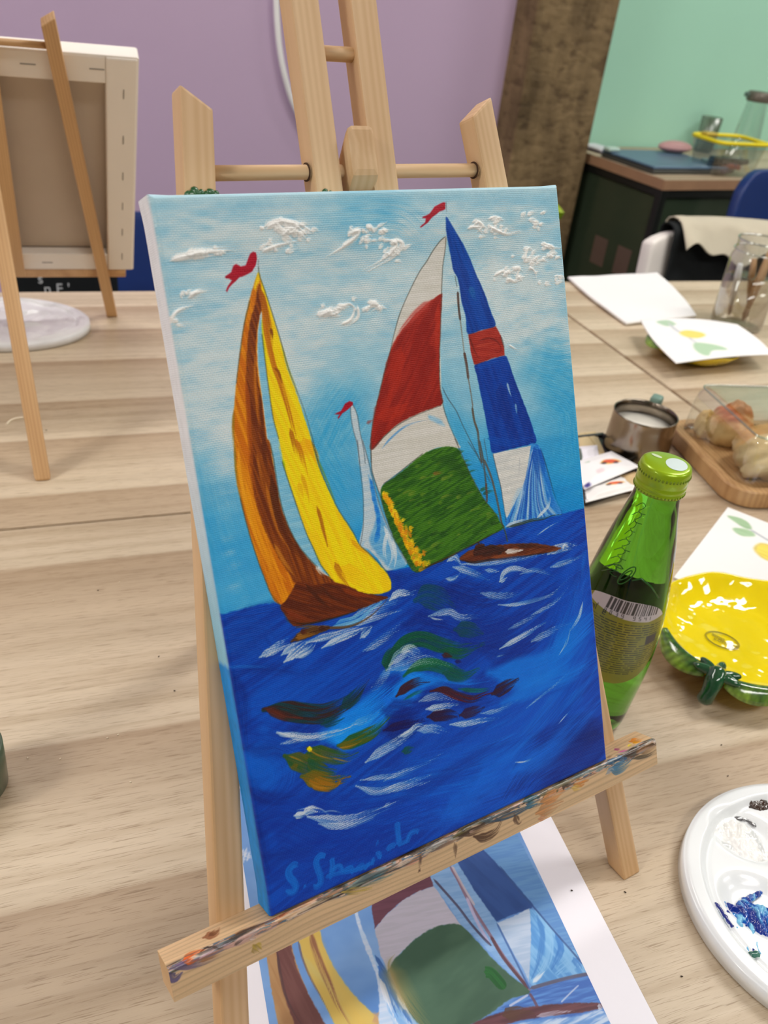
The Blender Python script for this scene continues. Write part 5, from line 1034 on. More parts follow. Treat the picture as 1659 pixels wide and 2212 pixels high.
def wavy_sheet(w, h, th, nx, ny, amp, seed, mat, name, parent, M=None, lift=None, poly=None):
    X, Y = np.meshgrid(np.linspace(0, w, nx), np.linspace(0, -h, ny))
    Z = amp * (fbm(X / w * 2.3, Y / h * 2.3, seed, 2) - 0.35).clip(0)
    if lift is not None: Z = Z + lift(X / w, -Y / h)
    a = np.stack([X, Y, Z + th], -1).reshape(-1, 3); b = np.stack([X, Y, Z], -1).reshape(-1, 3); n = nx * ny
    f = grid_faces(ny, nx); i = np.arange(n).reshape(ny, nx)
    rim = np.concatenate([i[0, :], i[1:, -1], i[-1, -2::-1], i[-2:0:-1, 0]]); r2 = np.roll(rim, -1)
    side = np.stack([rim, r2, r2 + n, rim + n], 1)
    F = np.concatenate([f[:, ::-1], f + n, side])
    return link_np(np.concatenate([a, b]), F, name, mat, parent, M, False)
wavy_sheet(SHW, SHH, 0.0002, 12, 16, 0.0, 1, WPAPER, 'paper', sheet)
Xg, Yg = np.meshgrid(np.linspace(ix0, ix1, PW_), -np.linspace(iy0, iy1, PH_))
link_np(np.stack([Xg, Yg, np.full_like(Xg, 0.00032)], -1).reshape(-1, 3), grid_faces(PH_, PW_)[:, ::-1], 'printed_picture', painted('ink_print', 0.5, spec=0.3), sheet, None, True, PR_.lin().reshape(-1, 3))

# ------------------------------------------------------------------ green bottle
def glass(name, col, rough=0.02, ior=1.45):
    m, nt, b, N, L = nodes(name); b.inputs['Base Color'].default_value = (*col, 1); b.inputs['Transmission Weight'].default_value = 1
    b.inputs['Roughness'].default_value = rough; b.inputs['IOR'].default_value = ior; return m
BB = at(1266, 1537); BS = 1.0
bot = thing('bottle', 'green glass drink bottle with lime green cap standing right of the painting', 'bottle', T3(BB[0], BB[1], TZ + .0002) @ RZ(math.radians(-105)))
prof = [(0, 0.002), (.018, .0), (.0225, .0012), (.0250, .005), (.0262, .012), (.0272, .024), (.0286, .040), (.0296, .055), (.0299, .070), (.0296, .085), (.0287, .100), (.0270, .115), (.0247, .130), (.0222, .145), (.0196, .158), (.0172, .168), (.0153, .177), (.0141, .184), (.0137, .190), (.0137, .203), (0, .203)]
sp = smooth_path(prof[1:-1], 4); sp = [(0, 0.002)] + [tuple(q) for q in sp] + [(0, .2035)]
def thinglass(name, col, base=0.06, edge=0.45, dens=0.35):
    m, nt, b, N, L = nodes(name); N.remove(b); out = N['Material Output']
    tr = N.new('ShaderNodeBsdfTransparent'); gl = N.new('ShaderNodeBsdfGlossy'); gl.inputs['Roughness'].default_value = 0.04
    lw = N.new('ShaderNodeLayerWeight'); lw.inputs['Blend'].default_value = 0.5
    r = N.new('ShaderNodeValToRGB'); r.color_ramp.elements[0].color = (*col, 1); r.color_ramp.elements[0].position = 0.25
    r.color_ramp.elements[1].color = (*(np.array(col) ** 2.2), 1); r.color_ramp.elements[1].position = 0.95
    L.new(lw.outputs['Facing'], r.inputs['Fac']); L.new(r.outputs[0], tr.inputs[0])
    df = N.new('ShaderNodeBsdfDiffuse'); df.inputs[0].default_value = (*(np.array(col) * 0.35), 1)
    m1 = N.new('ShaderNodeMixShader'); m1.inputs[0].default_value = dens; L.new(tr.outputs[0], m1.inputs[1]); L.new(df.outputs[0], m1.inputs[2])
    mr = N.new('ShaderNodeMapRange'); mr.inputs[3].default_value = base; mr.inputs[4].default_value = edge; L.new(lw.outputs['Facing'], mr.inputs[0])
    m2 = N.new('ShaderNodeMixShader'); L.new(mr.outputs[0], m2.inputs[0]); L.new(m1.outputs[0], m2.inputs[1]); L.new(gl.outputs[0], m2.inputs[2])
    L.new(m2.outputs[0], out.inputs[0]); return m
GREENG = glass('green_glass', (0.15, 0.54, 0.05), 0.01, 1.34)
link(lathe(sp, 64), 'glass_body', GREENG, bot, None, True)
def rad(z): return float(np.interp(z, [q[1] for q in sp[1:-1]], [q[0] for q in sp[1:-1]]))
# cap with knurled skirt and a printed dot
LIME = plain('lime_cap', S(156, 190, 8), 0.28, 0.25, 0, 0, 0.3, 0.05)
cap = lathe([(0.0139, .1885), (.0152, .1888), (.0153, .1910), (.0148, .1915), (.0153, .1925), (.0153, .1945), (.0149, .1950), (.0153, .1960), (.0154, .2000), (.0154, .2040), (.0148, .2058), (.0130, .2066), (.006, .2068), (0, .2068)], 72)
link(cap, 'cap', LIME, bot, None, True)
knb = bmesh.new()
for k in range(44):
    a = 2 * math.pi * k / 44
    for zc, s_ in ((.2012, .0011), (.1899, .0008)):
        b2 = bmesh.new(); bmesh.ops.create_icosphere(b2, subdivisions=1, radius=s_); bmesh.ops.scale(b2, vec=(.7, .7, 1.2), verts=b2.verts)
        bmesh.ops.translate(b2, vec=(.0153 * math.cos(a), .0153 * math.sin(a), zc), verts=b2.verts)
        knb = join(knb, b2)
link(knb, 'cap_knurl', plain('olive_cap', S(120, 146, 20), 0.35, 0.2), bot, None, True)['kind'] = 'stuff'
dot = bmesh.new(); bmesh.ops.create_circle(dot, cap_ends=True, segments=40, radius=1); bmesh.ops.scale(dot, vec=(.0078, .0064, 1), verts=dot.verts)
bmesh.ops.translate(dot, vec=(0.0002, .0055, .20690), verts=dot.verts); link(dot, 'cap_dot', plain('cap_white', S(214, 230, 228), 0.4), bot)
dot = bmesh.new(); bmesh.ops.create_circle(dot, cap_ends=True, segments=30, radius=1); bmesh.ops.scale(dot, vec=(.0034, .0015, 1), verts=dot.verts)
bmesh.ops.rotate(dot, matrix=Matrix.Rotation(1.2, 3, 'Z'), verts=dot.verts)
bmesh.ops.translate(dot, vec=(-.0050, -.0065, .20690), verts=dot.verts); link(dot, 'cap_dot', plain('cap_white2', S(214, 230, 190), 0.4), bot)
# back label (towards us): olive oval with text lines and a barcode
def label_strip(name, z0, z1, a0, a1, nz, na, P, mask, off, mat, wall=None):
    zz = np.linspace(z1, z0, nz); aa = np.linspace(a0, a1, na)
    A, Zz = np.meshgrid(aa, zz); Rr = np.vectorize(rad)(Zz) + off
    v_ = np.stack([Rr * np.cos(A), Rr * np.sin(A), Zz], -1).reshape(-1, 3)
    m = mask[:-1, :-1]
    return link_np(v_, grid_faces(nz, na, m), name, mat, bot, None, True, P.lin().reshape(-1, 3))
NZ_, NA_ = 300, 260
Lb = Paint(NA_, NZ_, (128, 128, 20), lambda p_: np.array(p_, float))
R = random.Random(11)
n = fbm(Lb.X / 60, Lb.Y / 60, 5, 3); Lb.C[:] = (np.array([112, 120, 18]) * (1 - n[..., None]) + np.array([150, 138, 24]) * n[..., None]) / 255
Lb.poly([(48, 0), (NA_, 0), (NA_, 52), (200, 66), (140, 62), (60, 48), (40, 44)], (196, 188, 192), raw=True, sm=False, wob=0)
x = 88
while x < 220:
    w = R.choice([2, 3, 5, 7]); Lb.poly([(x + 4, 4), (x + w + 4, 4), (x + w, 44), (x, 44)], (60, 56, 56), raw=True, sm=False, wob=0, f=.8); x += w + R.choice([2, 3, 4])
DIG = {'9': [[(3, 4), (0, 4), (0, 0), (3, 0), (3, 8), (0, 8)]], '0': [[(0, 0), (3, 0), (3, 8), (0, 8), (0, 0)]], '3': [[(0, 0), (3, 0), (3, 4), (1, 4)], [(3, 4), (3, 8), (0, 8)]], '5': [[(3, 0), (0, 0), (0, 4), (3, 4), (3, 8), (0, 8)]],
       '4': [[(0, 0), (0, 4), (3, 4)], [(3, 0), (3, 8)]], '1': [[(1, 0), (1, 8)]], '2': [[(0, 0), (3, 0), (3, 4), (0, 4), (0, 8), (3, 8)]], '7': [[(0, 0), (3, 0), (2, 8)]], 'm': [[(0, 8), (0, 3), (2, 3), (2, 8)], [(2, 3), (4, 3), (4, 8)]], 'l': [[(1, 0), (1, 8)]], 'e': [[(0, 5), (3, 5), (3, 2), (0, 2), (0, 8), (3, 8)]], 'x': [[(0, 2), (3, 8)], [(3, 2), (0, 8)]]}
def write(P, s, x, y, k, col, w=1.6, adv=5.4, slope=0.0):
    for ch in s:
        for st_ in DIG.get(ch, []):
            P.stroke([(x + a * k, y + b_ * k + slope * x) for a, b_ in st_], w, col, raw=True, sm=False, bris=0, tap=(0, 0), f=.8)
        x += adv * k
write(Lb, 'x', 66, 42, 1.0, (60, 56, 60), 1.2)
write(Lb, '9039 9541', 88, 47, 1.5, (40, 38, 40), 1.6, 9.5)
write(Lb, '275 ml e', 6, 50, 2.2, (36, 40, 10), 2.6, 5.2)
y = 78
while y < 262:
    cx = NA_ / 2; hw = 118 if y < 210 else 118 - (y - 210) * 1.25; x = cx - hw
    while x < cx + hw:
        w = R.uniform(8, 34)
        if not (204 < x + w and x < 236 and 118 < y < 150):
            Lb.stroke([(x, y), (min(x + w, cx + hw), y)], 3.4, (34, 40, 10), (52, 56, 14), a=.9, raw=True, sm=False, bris=.6, tap=(0, 0), f=1)
        x += w + R.uniform(3, 7)
    y += 8.2
Lb.poly([(206, 118), (238, 114), (240, 146), (208, 150)], (42, 42, 46), raw=True, sm=False, wob=0)
mk = (np.abs((Lb.X - NA_ / 2) / (NA_ * .5)) ** 2.6 + np.abs((Lb.Y - NZ_ * .42) / (NZ_ * np.where(Lb.Y < NZ_ * .42, .42, .58))) ** 2.6) < 1
mk &= True
label_strip('back_label', .0560, .1210, -1.22, 1.22, NZ_, NA_, Lb, mk, .00012, painted('label_print', 0.35, coat=.3))
# front label on the far side, seen through the glass as a dark green patch
Fl = Paint(120, 120, (14, 50, 24), lambda p_: np.array(p_, float))
mk = (((Fl.X - 60) / 60) ** 2 + ((Fl.Y - 60) / 60) ** 2) < 1
label_strip('front_label', .046, .112, math.pi - 1.15, math.pi + 1.15, 120, 120, Fl, mk, .0001, painted('label_back', 0.5))
# dark emblem pressed in the glass above the back label and letters down the neck
EMB = plain('moulded_glass_line', S(34, 92, 26), 0.2)
def onb(a, z, off=.0003): r_ = rad(z) + off; return (r_ * math.cos(a), r_ * math.sin(a), z)
def loop_(pts, r_=.0004): return tube([onb(a, z) for a, z in pts], r_, 6)
em = join(loop_([(-0.16 + .20 * math.cos(t) * .6 + .12 * math.sin(t), .1370 + .0070 * math.sin(t)) for t in np.linspace(0, 6.28, 24)]), loop_([(-0.18 + .10 * math.cos(t) * .6 + .10 * math.sin(t), .1370 + .0042 * math.sin(t)) for t in np.linspace(0, 6.28, 18)]),
          loop_([(-.85, .134), (-.6, .140), (-.40, .1415), (-.30, .140)]), loop_([(-.85, .131), (-.6, .1365), (-.38, .137)]), loop_([(.0, .135), (.2, .1375), (.5, .133), (.8, .124)], .0007))
link(em, 'glass_emblem', EMB, bot, None, True)
em = bmesh.new()
R = random.Random(2)
for k in range(8):                                          # embossed slanting script down the neck
    z = .180 - k * .0062; a = -.50 - .01 * k; s_ = R.uniform(.8, 1.5)
    q_ = smooth_path([(a - .16 * s_, z - .001), (a - .02, z + .0030), (a + .10 * s_, z + .0018), (a + .04, z - .0010), (a - .04, z - .0022), (a + .06, z - .0034), (a + .18 * s_, z - .0030)], 5)
    em = join(em, loop_([tuple(v__) for v__ in q_], .00022))
link(em, 'embossed_script', EMB, bot, None, True)

# ------------------------------------------------------------------ yellow lemon plate, napkin under it
YEL = plain('yellow_glaze', S(240, 216, 0), 0.07, 0, 0, 0, 0.6, 0.04, 30)
def glaze(m, sc=70, st=0.5, dist=.002):
    nt = m.node_tree; N, L = nt.nodes, nt.links; b = N['Principled BSDF']
    tc = N.new('ShaderNodeTexCoord'); n = N.new('ShaderNodeTexNoise'); n.inputs['Scale'].default_value = sc; n.inputs['Detail'].default_value = 1.5
    L.new(tc.outputs['Object'], n.inputs['Vector']); bp = N.new('ShaderNodeBump'); bp.inputs['Strength'].default_value = st; bp.inputs['Distance'].default_value = dist
    L.new(n.outputs['Fac'], bp.inputs['Height']); L.new(bp.outputs['Normal'], b.inputs['Normal']); L.new(bp.outputs['Normal'], b.inputs['Coat Normal'])
glaze(YEL, 40, .9, .0055)
LEAFG = plain('leaf_glaze', S(92, 138, 44), 0.1, 0, 0, 0, .6, .5, 60); glaze(LEAFG, 90, .6); STEMG = plain('stem_glaze', S(26, 76, 44), 0.1, 0, 0, 0, .6, .3, 60); glaze(STEMG, 120, .7)
LEAFP = painted('leaf_glaze_paint', .1, coat=.6, nb=.5, nscale=140)
SEALM = plain('seal_ink', S(110, 100, 10), 0.3)
def lemon_plate(name, label, c, stem_deg, r=0.0690, group=None, seal=True, M=None, stem=True):
    t = thing(name, label, 'plate', T3(c[0], c[1], TZ + c[2]) @ RZ(math.radians(stem_deg)))
    def R_(a):                                             # a=0 at the stem end, nub at a=pi
        return r * (1 + 0.045 * math.cos(2 * a) + .10 * math.exp(-((abs(a) - math.pi) / .22) ** 2) + 0.006 * math.sin(9 * a))
    na = 96; prof_ = [(0, .0052), (.35, .0050), (.62, .0054), (.76, .0075), (.86, .0125), (.94, .0180), (.985, .0212), (1.0, .0216), (1.005, .0206), (.985, .0186), (.92, .0140), (.80, .0060), (.66, .0012), (.60, .0), (.30, .0), (0, .0004)]
    def surf(rr, z, a):
        x = rr * R_(a); zz = z
        return (x * math.cos(a), x * math.sin(a), zz + (.0010 * math.sin(7 * a) if rr > .9 else 0))
    bm = bmesh.new(); rings = []
    for rr, z in prof_:
        if rr == 0: rings.append([bm.verts.new((0, 0, z))])
        else:
            rings.append([bm.verts.new(surf(rr, z, (k / na) * 2 * math.pi - math.pi)) for k in range(na)])
    for a, b in zip(rings, rings[1:]):
        for k in range(na):
            k2 = (k + 1) % na
            if len(a) == 1: bm.faces.new((a[0], b[k], b[k2]))
            elif len(b) == 1: bm.faces.new((a[k], b[0], a[k2]))
            else: bm.faces.new((a[k], b[k], b[k2], a[k2]))
    bmesh.ops.recalc_face_normals(bm, faces=bm.faces)
    link(bm, 'dish', YEL, t, None, True)
    for s in (-1, 1):                                      # two leaves wrapped over the rim
        nu, nv = 26, 11; V = []
        for i in range(nu):
            q = i / (nu - 1); a = s * (0.10 + 0.66 * q); wd = math.sin(math.pi * min(1, .12 + q * .88)) ** .7
            for j in range(nv):
                p = j / (nv - 1) * 2 - 1
                rr = .985 + .115 * p * wd; z = .0222 - .0090 * max(0, p) ** 1.5 * wd - .0075 * max(0, -p) ** 1.2 * wd + .0012 * math.cos(p * 9) * wd * .3 - .0012 * math.exp(-(p / .12) ** 2)
                x = rr * R_(a); V.append((x * math.cos(a), x * math.sin(a), z + .0010))
        f_ = grid_faces(nu, nv); 
        if s > 0: f_ = f_[:, ::-1]
        lc = []
        for i in range(nu):
            for j in range(nv):
                p = j / (nv - 1) * 2 - 1; n_ = float(fbm(i * .35, j * .5, 7 + s, 2)); k_ = min(1, abs(p) * .8 + (n_ - .5) * 1.0); k_ = max(0, k_)
                vein = .75 + .25 * math.cos((i * 1.1 - abs(p) * 3) * 2)
                lc.append((np.array(S(34, 88, 40)) * (1 - k_) + np.array(S(160, 198, 72)) * k_) * vein)
        o = link_np(V, f_, 'leaf', LEAFP, t, None, True, lc)
        md = o.modifiers.new('thick', 'SOLIDIFY'); md.thickness = .0022; md.offset = -1
        # midrib and veins
        rib = tube([(R_(s * (0.10 + .66 * q)) * 1.005 * math.cos(s * (0.10 + .66 * q)), R_(s * (0.10 + .66 * q)) * 1.005 * math.sin(s * (0.10 + .66 * q)), .0232) for q in np.linspace(0, .85, 10)], [.0010 - .0007 * q for q in np.linspace(0, 1, 10)], 6)
        link(rib, 'midrib', STEMG, o, None, True)
    x0 = R_(0)
    st_ = tube([(x0 * .93, .0, .0235), (x0 * 1.01, 0, .0250), (x0 * 1.09, .0005, .0205), (x0 * 1.16, .0005, .0140), (x0 * 1.20, 0, .0090), (x0 * 1.21, 0, .0070)], [.0050, .0074, .0066, .0056, .0060, .0040], 14)
    sc = bmesh.new()
    for ang_, ln_ in ((0.0, 0), (math.pi, .012), (math.pi - .95, .013), (math.pi + .95, .013), (math.pi / 2, .012), (-math.pi / 2, .012)):
        b2 = bmesh.new(); bmesh.ops.create_icosphere(b2, subdivisions=3, radius=1); bmesh.ops.scale(b2, vec=(.0050 + ln_ * .45, .0040, .0034), verts=b2.verts)
        bmesh.ops.rotate(b2, matrix=Matrix.Rotation(ang_, 3, 'Z'), verts=b2.verts); bmesh.ops.translate(b2, vec=(x0 * 1.01 + math.cos(ang_) * ln_ * .55, math.sin(ang_) * ln_ * .62, .0245), verts=b2.verts); sc = join(sc, b2)
    if stem: link(join(st_, sc), 'stem', STEMG, t, None, True)
    if seal:
        Mz = RZ(math.radians(-stem_deg)) @ RZ(math.radians(-22)) @ T3(0, 0, .0061)
        ring = lambda k_: tube([(k_ * .0135 * math.cos(a), k_ * .0098 * math.sin(a), 0) for a in np.linspace(0, 2 * math.pi, 40, endpoint=False)], .00022, 5, True)
        L1 = join(ring(1.0), ring(.93))
        link(L1, 'seal_ring', SEALM, t, T3(0, 0, 0) @ T3(*(RZ(math.radians(-stem_deg)).to_3x3() @ Vector((-.0135, .0, 0)))) @ Mz, True)
        for txt, dx, dy, s_ in (('KOMSUM', -.0066, -.0036, .0044),):
            cu = bpy.data.curves.new('seal_text', 'FONT'); cu.body = txt; cu.size = s_; cu.extrude = .00008
            tmp = bpy.data.objects.new('seal_text', cu); C.objects.link(tmp)
            dg = bpy.context.evaluated_depsgraph_get(); me = bpy.data.meshes.new_from_object(tmp.evaluated_get(dg)); bpy.data.objects.remove(tmp)
            bm = bmesh.new(); bm.from_mesh(me); bmesh.ops.translate(bm, vec=(dx, dy, 0.0002), verts=bm.verts)
            link(bm, 'seal_lettering', SEALM, t, T3(*(RZ(math.radians(-stem_deg)).to_3x3() @ Vector((-.0135, .0, 0)))) @ Mz)
        for yy in (.0042, .0022):
            pts = [(-.0085 + .0105 * q, yy - .0006 * q * 4 + .0007 * math.sin(q * 40), 0) for q in np.linspace(0, 1, 30)]
            link(tube(pts, .00022, 5), 'seal_script', SEALM, t, T3(*(RZ(math.radians(-stem_deg)).to_3x3() @ Vector((-.0135, .0, 0)))) @ Mz, True)
    return t
NAPW = plain('napkin_white', S(240, 240, 240), 0.8, 0, 0.3, 900, 0, .01)
def lemon_print(name, w, h, draws, parent, zf, M=None, res=160, base=(240, 240, 239)):
    W_, H_ = res, int(res * h / w); P = Paint(W_, H_, base, lambda p_: np.array(p_, float) * np.array([W_, H_]))
    for kind, pts, wd, col in draws:
        if kind == 'p': P.poly(pts, col, tuple(min(255, c_ + 14) for c_ in col), f=1.5, wob=.5)
        else: P.stroke(pts, wd, col, bris=0, tap=(.05, .2))
    X, Y = np.meshgrid(np.linspace(0, w, W_), -np.linspace(0, h, H_))
    Zz = zf(X / w, -Y / h)
    return link_np(np.stack([X, Y, Zz], -1).reshape(-1, 3), grid_faces(H_, W_)[:, ::-1], name, painted('napkin_print', .8, spec=.2), parent, M, True, P.lin().reshape(-1, 3))
NC = at(1571, 1099); dl = nrm(at(1460, 1243) - NC); dr = np.array([-dl[1], dl[0], 0]); 
if dr[0] < 0: dr = -dr
nap = thing('paper_napkin', 'white paper napkin with a lemon print lying under the yellow plate', 'napkin', frame(NC + Z3 * .0004, dr, -dl, Z3))
ns_ = 0.165
wavy_sheet(ns_, ns_, .0012, 10, 10, .0008, 3, NAPW, 'napkin_sheet', nap)
leafc, lemc, stc = (158, 190, 150), (226, 206, 90), (186, 192, 196)
lemon_print('lemon_print', ns_, ns_, [('p', [(.03, .11), (.09, .075), (.15, .09), (.19, .15), (.16, .175), (.09, .15)], 0, leafc), ('p', [(.10, .23), (.14, .19), (.20, .18), (.23, .22), (.18, .27), (.13, .27)], 0, leafc), ('p', [(.30, .19), (.38, .17), (.43, .2), (.41, .24), (.34, .22)], 0, leafc), ('s', [(.18, .16), (.28, .20), (.45, .25), (.6, .27), (.8, .22)], 3, stc),
            ('p', [(.27, .28), (.33, .25), (.40, .28), (.43, .35), (.42, .41), (.37, .44), (.30, .42), (.26, .36)], 0, (214, 196, 110)), ('p', [(.285, .29), (.335, .265), (.39, .29), (.415, .35), (.405, .40), (.365, .425), (.31, .405), (.275, .355)], 0, lemc),
            ('p', [(.72, .24), (.80, .2), (.88, .24), (.9, .34), (.84, .4), (.75, .37), (.7, .3)], 0, lemc), ('p', [(.58, .28), (.66, .26), (.7, .32), (.64, .36)], 0, leafc)], nap, lambda u, v: .0014 + .0008 * (fbm(u * 2.3, -v * 2.3, 3, 2) - .35).clip(0))
PC = at(1556, 1381, TZ + .006)
lemon_plate('lemon_plate', 'yellow lemon shaped plate with green leaf rim at the right edge', (PC[0] + .0135, PC[1] - .0035, .0020), 238, .0722)
# second place setting further back
P2 = at(1500, 750, TZ + .012)
lemon_plate('lemon_plate', 'yellow lemon shaped plate almost hidden under a white napkin', (P2[0], P2[1], .0002), 222, .0690, seal=False, stem=False)
def poly_napkin(name, label, px, z, th, mat, zf=None, draws=None):
    pts = np.array([at(x, y, z)[:2] for x, y in px]); c = pts.mean(0)
    pts = pts - c
    t = thing(name, label, 'napkin', T3(c[0], c[1], z))
    x0, y0 = pts.min(0); x1, y1 = pts.max(0); nx = ny = 70
    # bilinear quad surface from four corners
    q = pts; U, V = np.meshgrid(np.linspace(0, 1, nx), np.linspace(0, 1, ny))
    Pq = (1 - U)[..., None] * (1 - V)[..., None] * q[0] + U[..., None] * (1 - V)[..., None] * q[1] + U[..., None] * V[..., None] * q[2] + (1 - U)[..., None] * V[..., None] * q[3]
    bow = .012 * np.sin(V * math.pi) * (U - .5); Pq[..., 0] += bow
    Zt = (zf(U, V) if zf else 0 * U)
    a = np.concatenate([Pq, (Zt + th)[..., None]], -1).reshape(-1, 3); b = np.concatenate([Pq, Zt[..., None]], -1).reshape(-1, 3); n_ = nx * ny
    f = grid_faces(ny, nx); i = np.arange(n_).reshape(ny, nx)
    rim = np.concatenate([i[0, :], i[1:, -1], i[-1, -2::-1], i[-2:0:-1, 0]]); r2 = np.roll(rim, -1)
    Pp = Paint(nx, ny, (240, 240, 239), lambda p_: np.array(p_, float) * np.array([nx, ny]))
    for kind, pts_, wd, col in draws or []:
        if kind == 'p': Pp.poly(pts_, col, f=1, wob=.3)
        else: Pp.stroke(pts_, wd, col, bris=0)
    cc = Pp.lin().reshape(-1, 3)
    link_np(np.concatenate([a, b]), np.concatenate([f[:, ::-1], f + n_, np.stack([rim, r2, r2 + n_, rim + n_], 1)]), 'napkin_sheet', mat, t, None, True, np.concatenate([cc, cc]))
    return t
NPM = painted('napkin_tissue', .8, 0, 0, .3, 700, .2)
poly_napkin('paper_napkin', 'plain folded white napkin on the far right table', [(1226, 604), (1418, 594), (1502, 688), (1352, 704)], TZ + .0006, .004, NPM, lambda U, V: .003 * fbm(U * 3, V * 3, 4, 2))
poly_napkin('paper_napkin', 'white napkin with a lemon print draped over the farther yellow plate', [(1383, 692), (1592, 703), (1672, 762), (1462, 780)], TZ + .0265, .001, NPM, lambda U, V: .006 * np.sin(U * 3.0) * (1 - V * .5) - .004 * V,
            [('p', [(.14, .07), (.26, .05), (.30, .16), (.2, .2)], 0, (176, 204, 176)), ('s', [(.24, .1), (.26, .3), (.32, .5), (.36, .95)], 2, (196, 200, 204)), ('p', [(.27, .37), (.36, .32), (.47, .38), (.48, .46), (.38, .52), (.29, .47)], 0, (234, 216, 116)), ('p', [(.28, .72), (.34, .62), (.50, .70), (.56, .82), (.42, .82), (.34, .92), (.28, .86)], 0, (178, 208, 176))])

# ------------------------------------------------------------------ paint palettes
PLAS = plain('palette_plastic', S(236, 240, 242), 0.22, 0, 0, 0, .2, .01)
def palette(label, c, a, b, rot, wells, z0=.0085, relief=0.0, mat=PLAS, seed=1):
    t = thing('paint_palette', label, 'palette', T3(c[0], c[1], TZ + .0002) @ RZ(rot))
    nr, na = 90, 160
    rr = np.concatenate([np.linspace(0, .86, 70), np.linspace(.87, 1.0, 20)]); aa = np.linspace(0, 2 * math.pi, na, endpoint=False)
    Rr, A = np.meshgrid(rr, aa, indexing='ij'); X = Rr * a * np.cos(A); Y = Rr * b * np.sin(A)
    Z = np.full_like(X, z0)
    Z += .0035 * sst(.845, .90, Rr) - .0016 * sst(.955, 1.0, Rr) ** 2 - .0009 * np.exp(-((Rr - .84) / .012) ** 2)
    for (wx, wy, wa, wb, wr, dp) in wells:
        dx, dy = X - wx, Y - wy; ca, sa = math.cos(wr), math.sin(wr); u, v = (dx * ca + dy * sa) / wa, (-dx * sa + dy * ca) / wb
        Z -= dp * sst(1.0, .55, np.sqrt(u * u + v * v))
    if relief: Z += relief * (fbm(X * 55, Y * 55, seed, 3) - .3) * sst(.97, .85, Rr)
    v_ = np.stack([X, Y, Z], -1).reshape(-1, 3); f = grid_faces(len(rr), na, None, True)
    # skirt down and underside
    last = (len(rr) - 1) * na + np.arange(na); nv = len(v_)
    ex1 = np.stack([X[-1] * 1.0, Y[-1] * 1.0, np.full(na, .0010)], -1) * np.array([1.004, 1.004, 1]); ex2 = np.stack([X[-1] * .97, Y[-1] * .97, np.full(na, .0002)], -1)
    v_ = np.concatenate([v_, ex1, ex2]); r2 = np.roll(np.arange(na), -1)
    f2 = np.stack([last, last[r2], nv + r2, nv + np.arange(na)], 1); f3 = np.stack([nv + np.arange(na), nv + r2, nv + na + r2, nv + na + np.arange(na)], 1)
    o = link_np(v_, np.concatenate([f, f2, f3]), 'palette_tray', mat, t, None, True)
    return t, o
def dab(name, parent, cx, cy, z, outline, hgt, colfn, seed, mat, ridge=.5, n=70, label=None, fr=60):
    """a ridged puddle of paint: outline in metres round (cx, cy)"""
    o = smooth_path(outline, 5, True); x0, y0 = o.min(0) - .001; x1, y1 = o.max(0) + .001
    X, Y = np.meshgrid(np.linspace(x0, x1, n), np.linspace(y0, y1, n)); ins = np.zeros(X.shape, bool); d2 = np.full(X.shape, 1e9)
    for i in range(len(o)):
        (ax, ay), (bx, by) = o[i], o[(i + 1) % len(o)]
        if ay != by: ins ^= ((Y >= ay) != (Y >= by)) & (X < (bx - ax) * (Y - ay) / (by - ay) + ax)
        L = (bx - ax) ** 2 + (by - ay) ** 2 + 1e-12; t = np.clip(((X - ax) * (bx - ax) + (Y - ay) * (by - ay)) / L, 0, 1)
        d2 = np.minimum(d2, (X - ax - t * (bx - ax)) ** 2 + (Y - ay - t * (by - ay)) ** 2)
    d = np.sqrt(d2) * np.where(ins, 1, -1) + (fbm(X * 600, Y * 600, seed, 2) - .5) * .0016
    nz = fbm(X * fr * 4 + 3 * fbm(X * fr, Y * fr, seed + 2, 2), Y * fr * 2.2, seed, 3)
    Z = hgt * np.clip(d / .0022, 0, 1) ** .6 * (1 - ridge + ridge * 1.9 * np.abs(nz - .5) * 2)
    Z = np.where(d > 0, Z, -.0005)
    c = colfn(X, Y, nz, d)
    m = (d[:-1, :-1] > -.0006) & (d[1:, 1:] > -.0006) & (d[:-1, 1:] > -.0006) & (d[1:, :-1] > -.0006)
    return link_np(np.stack([X + cx, Y + cy, Z + z], -1).reshape(-1, 3), grid_faces(n, n, m), name, mat, parent, None, True, c.reshape(-1, 3), label=label)
WETP = painted('wet_paint', .12, coat=.5)
pc = np.array([0.2938, 0.3222])
RW = [np.array(at(*q, TZ + .006)[:2]) - pc for q in ((1612, 1812), (1640, 1975))]
wl = [(RW[0][0], RW[0][1], .0260, .0200, -.35, .0042), (RW[1][0] + .002, RW[1][1] + .004, .0270, .0215, -.5, .0050), (.055, .045, .022, .018, .4, .0045), (.06, -.02, .022, .018, -.4, .0045), (.02, -.058, .024, .018, .2, .0045)]
pal, palo = palette('white round plastic paint palette with blue, white and brown paint', pc, .0930, .0850, 0, wl)
mixc = lambda a, b, t: np.array(S(*a)) * (1 - t[..., None]) + np.array(S(*b)) * t[..., None]
def rel(*q, k=1.0):
    p = np.array([np.array(at(x, y, TZ + .006)[:2]) - pc for x, y in zip(q[::2], q[1::2])]); c = p.mean(0)
    return [tuple(v) for v in (p - c) * k + c]
dab('paint_dab', pal, 0, 0, .0052, rel(1532, 1790, 1560, 1772, 1590, 1775, 1625, 1800, 1655, 1845, 1662, 1868, 1625, 1872, 1580, 1868, 1545, 1860, 1530, 1835, k=1.15), .0014, lambda X, Y, n, d: mixc((214, 218, 218), (250, 250, 248), sst(.35, .6, n)), 5, WETP, .7, 90, 'smear of white paint')
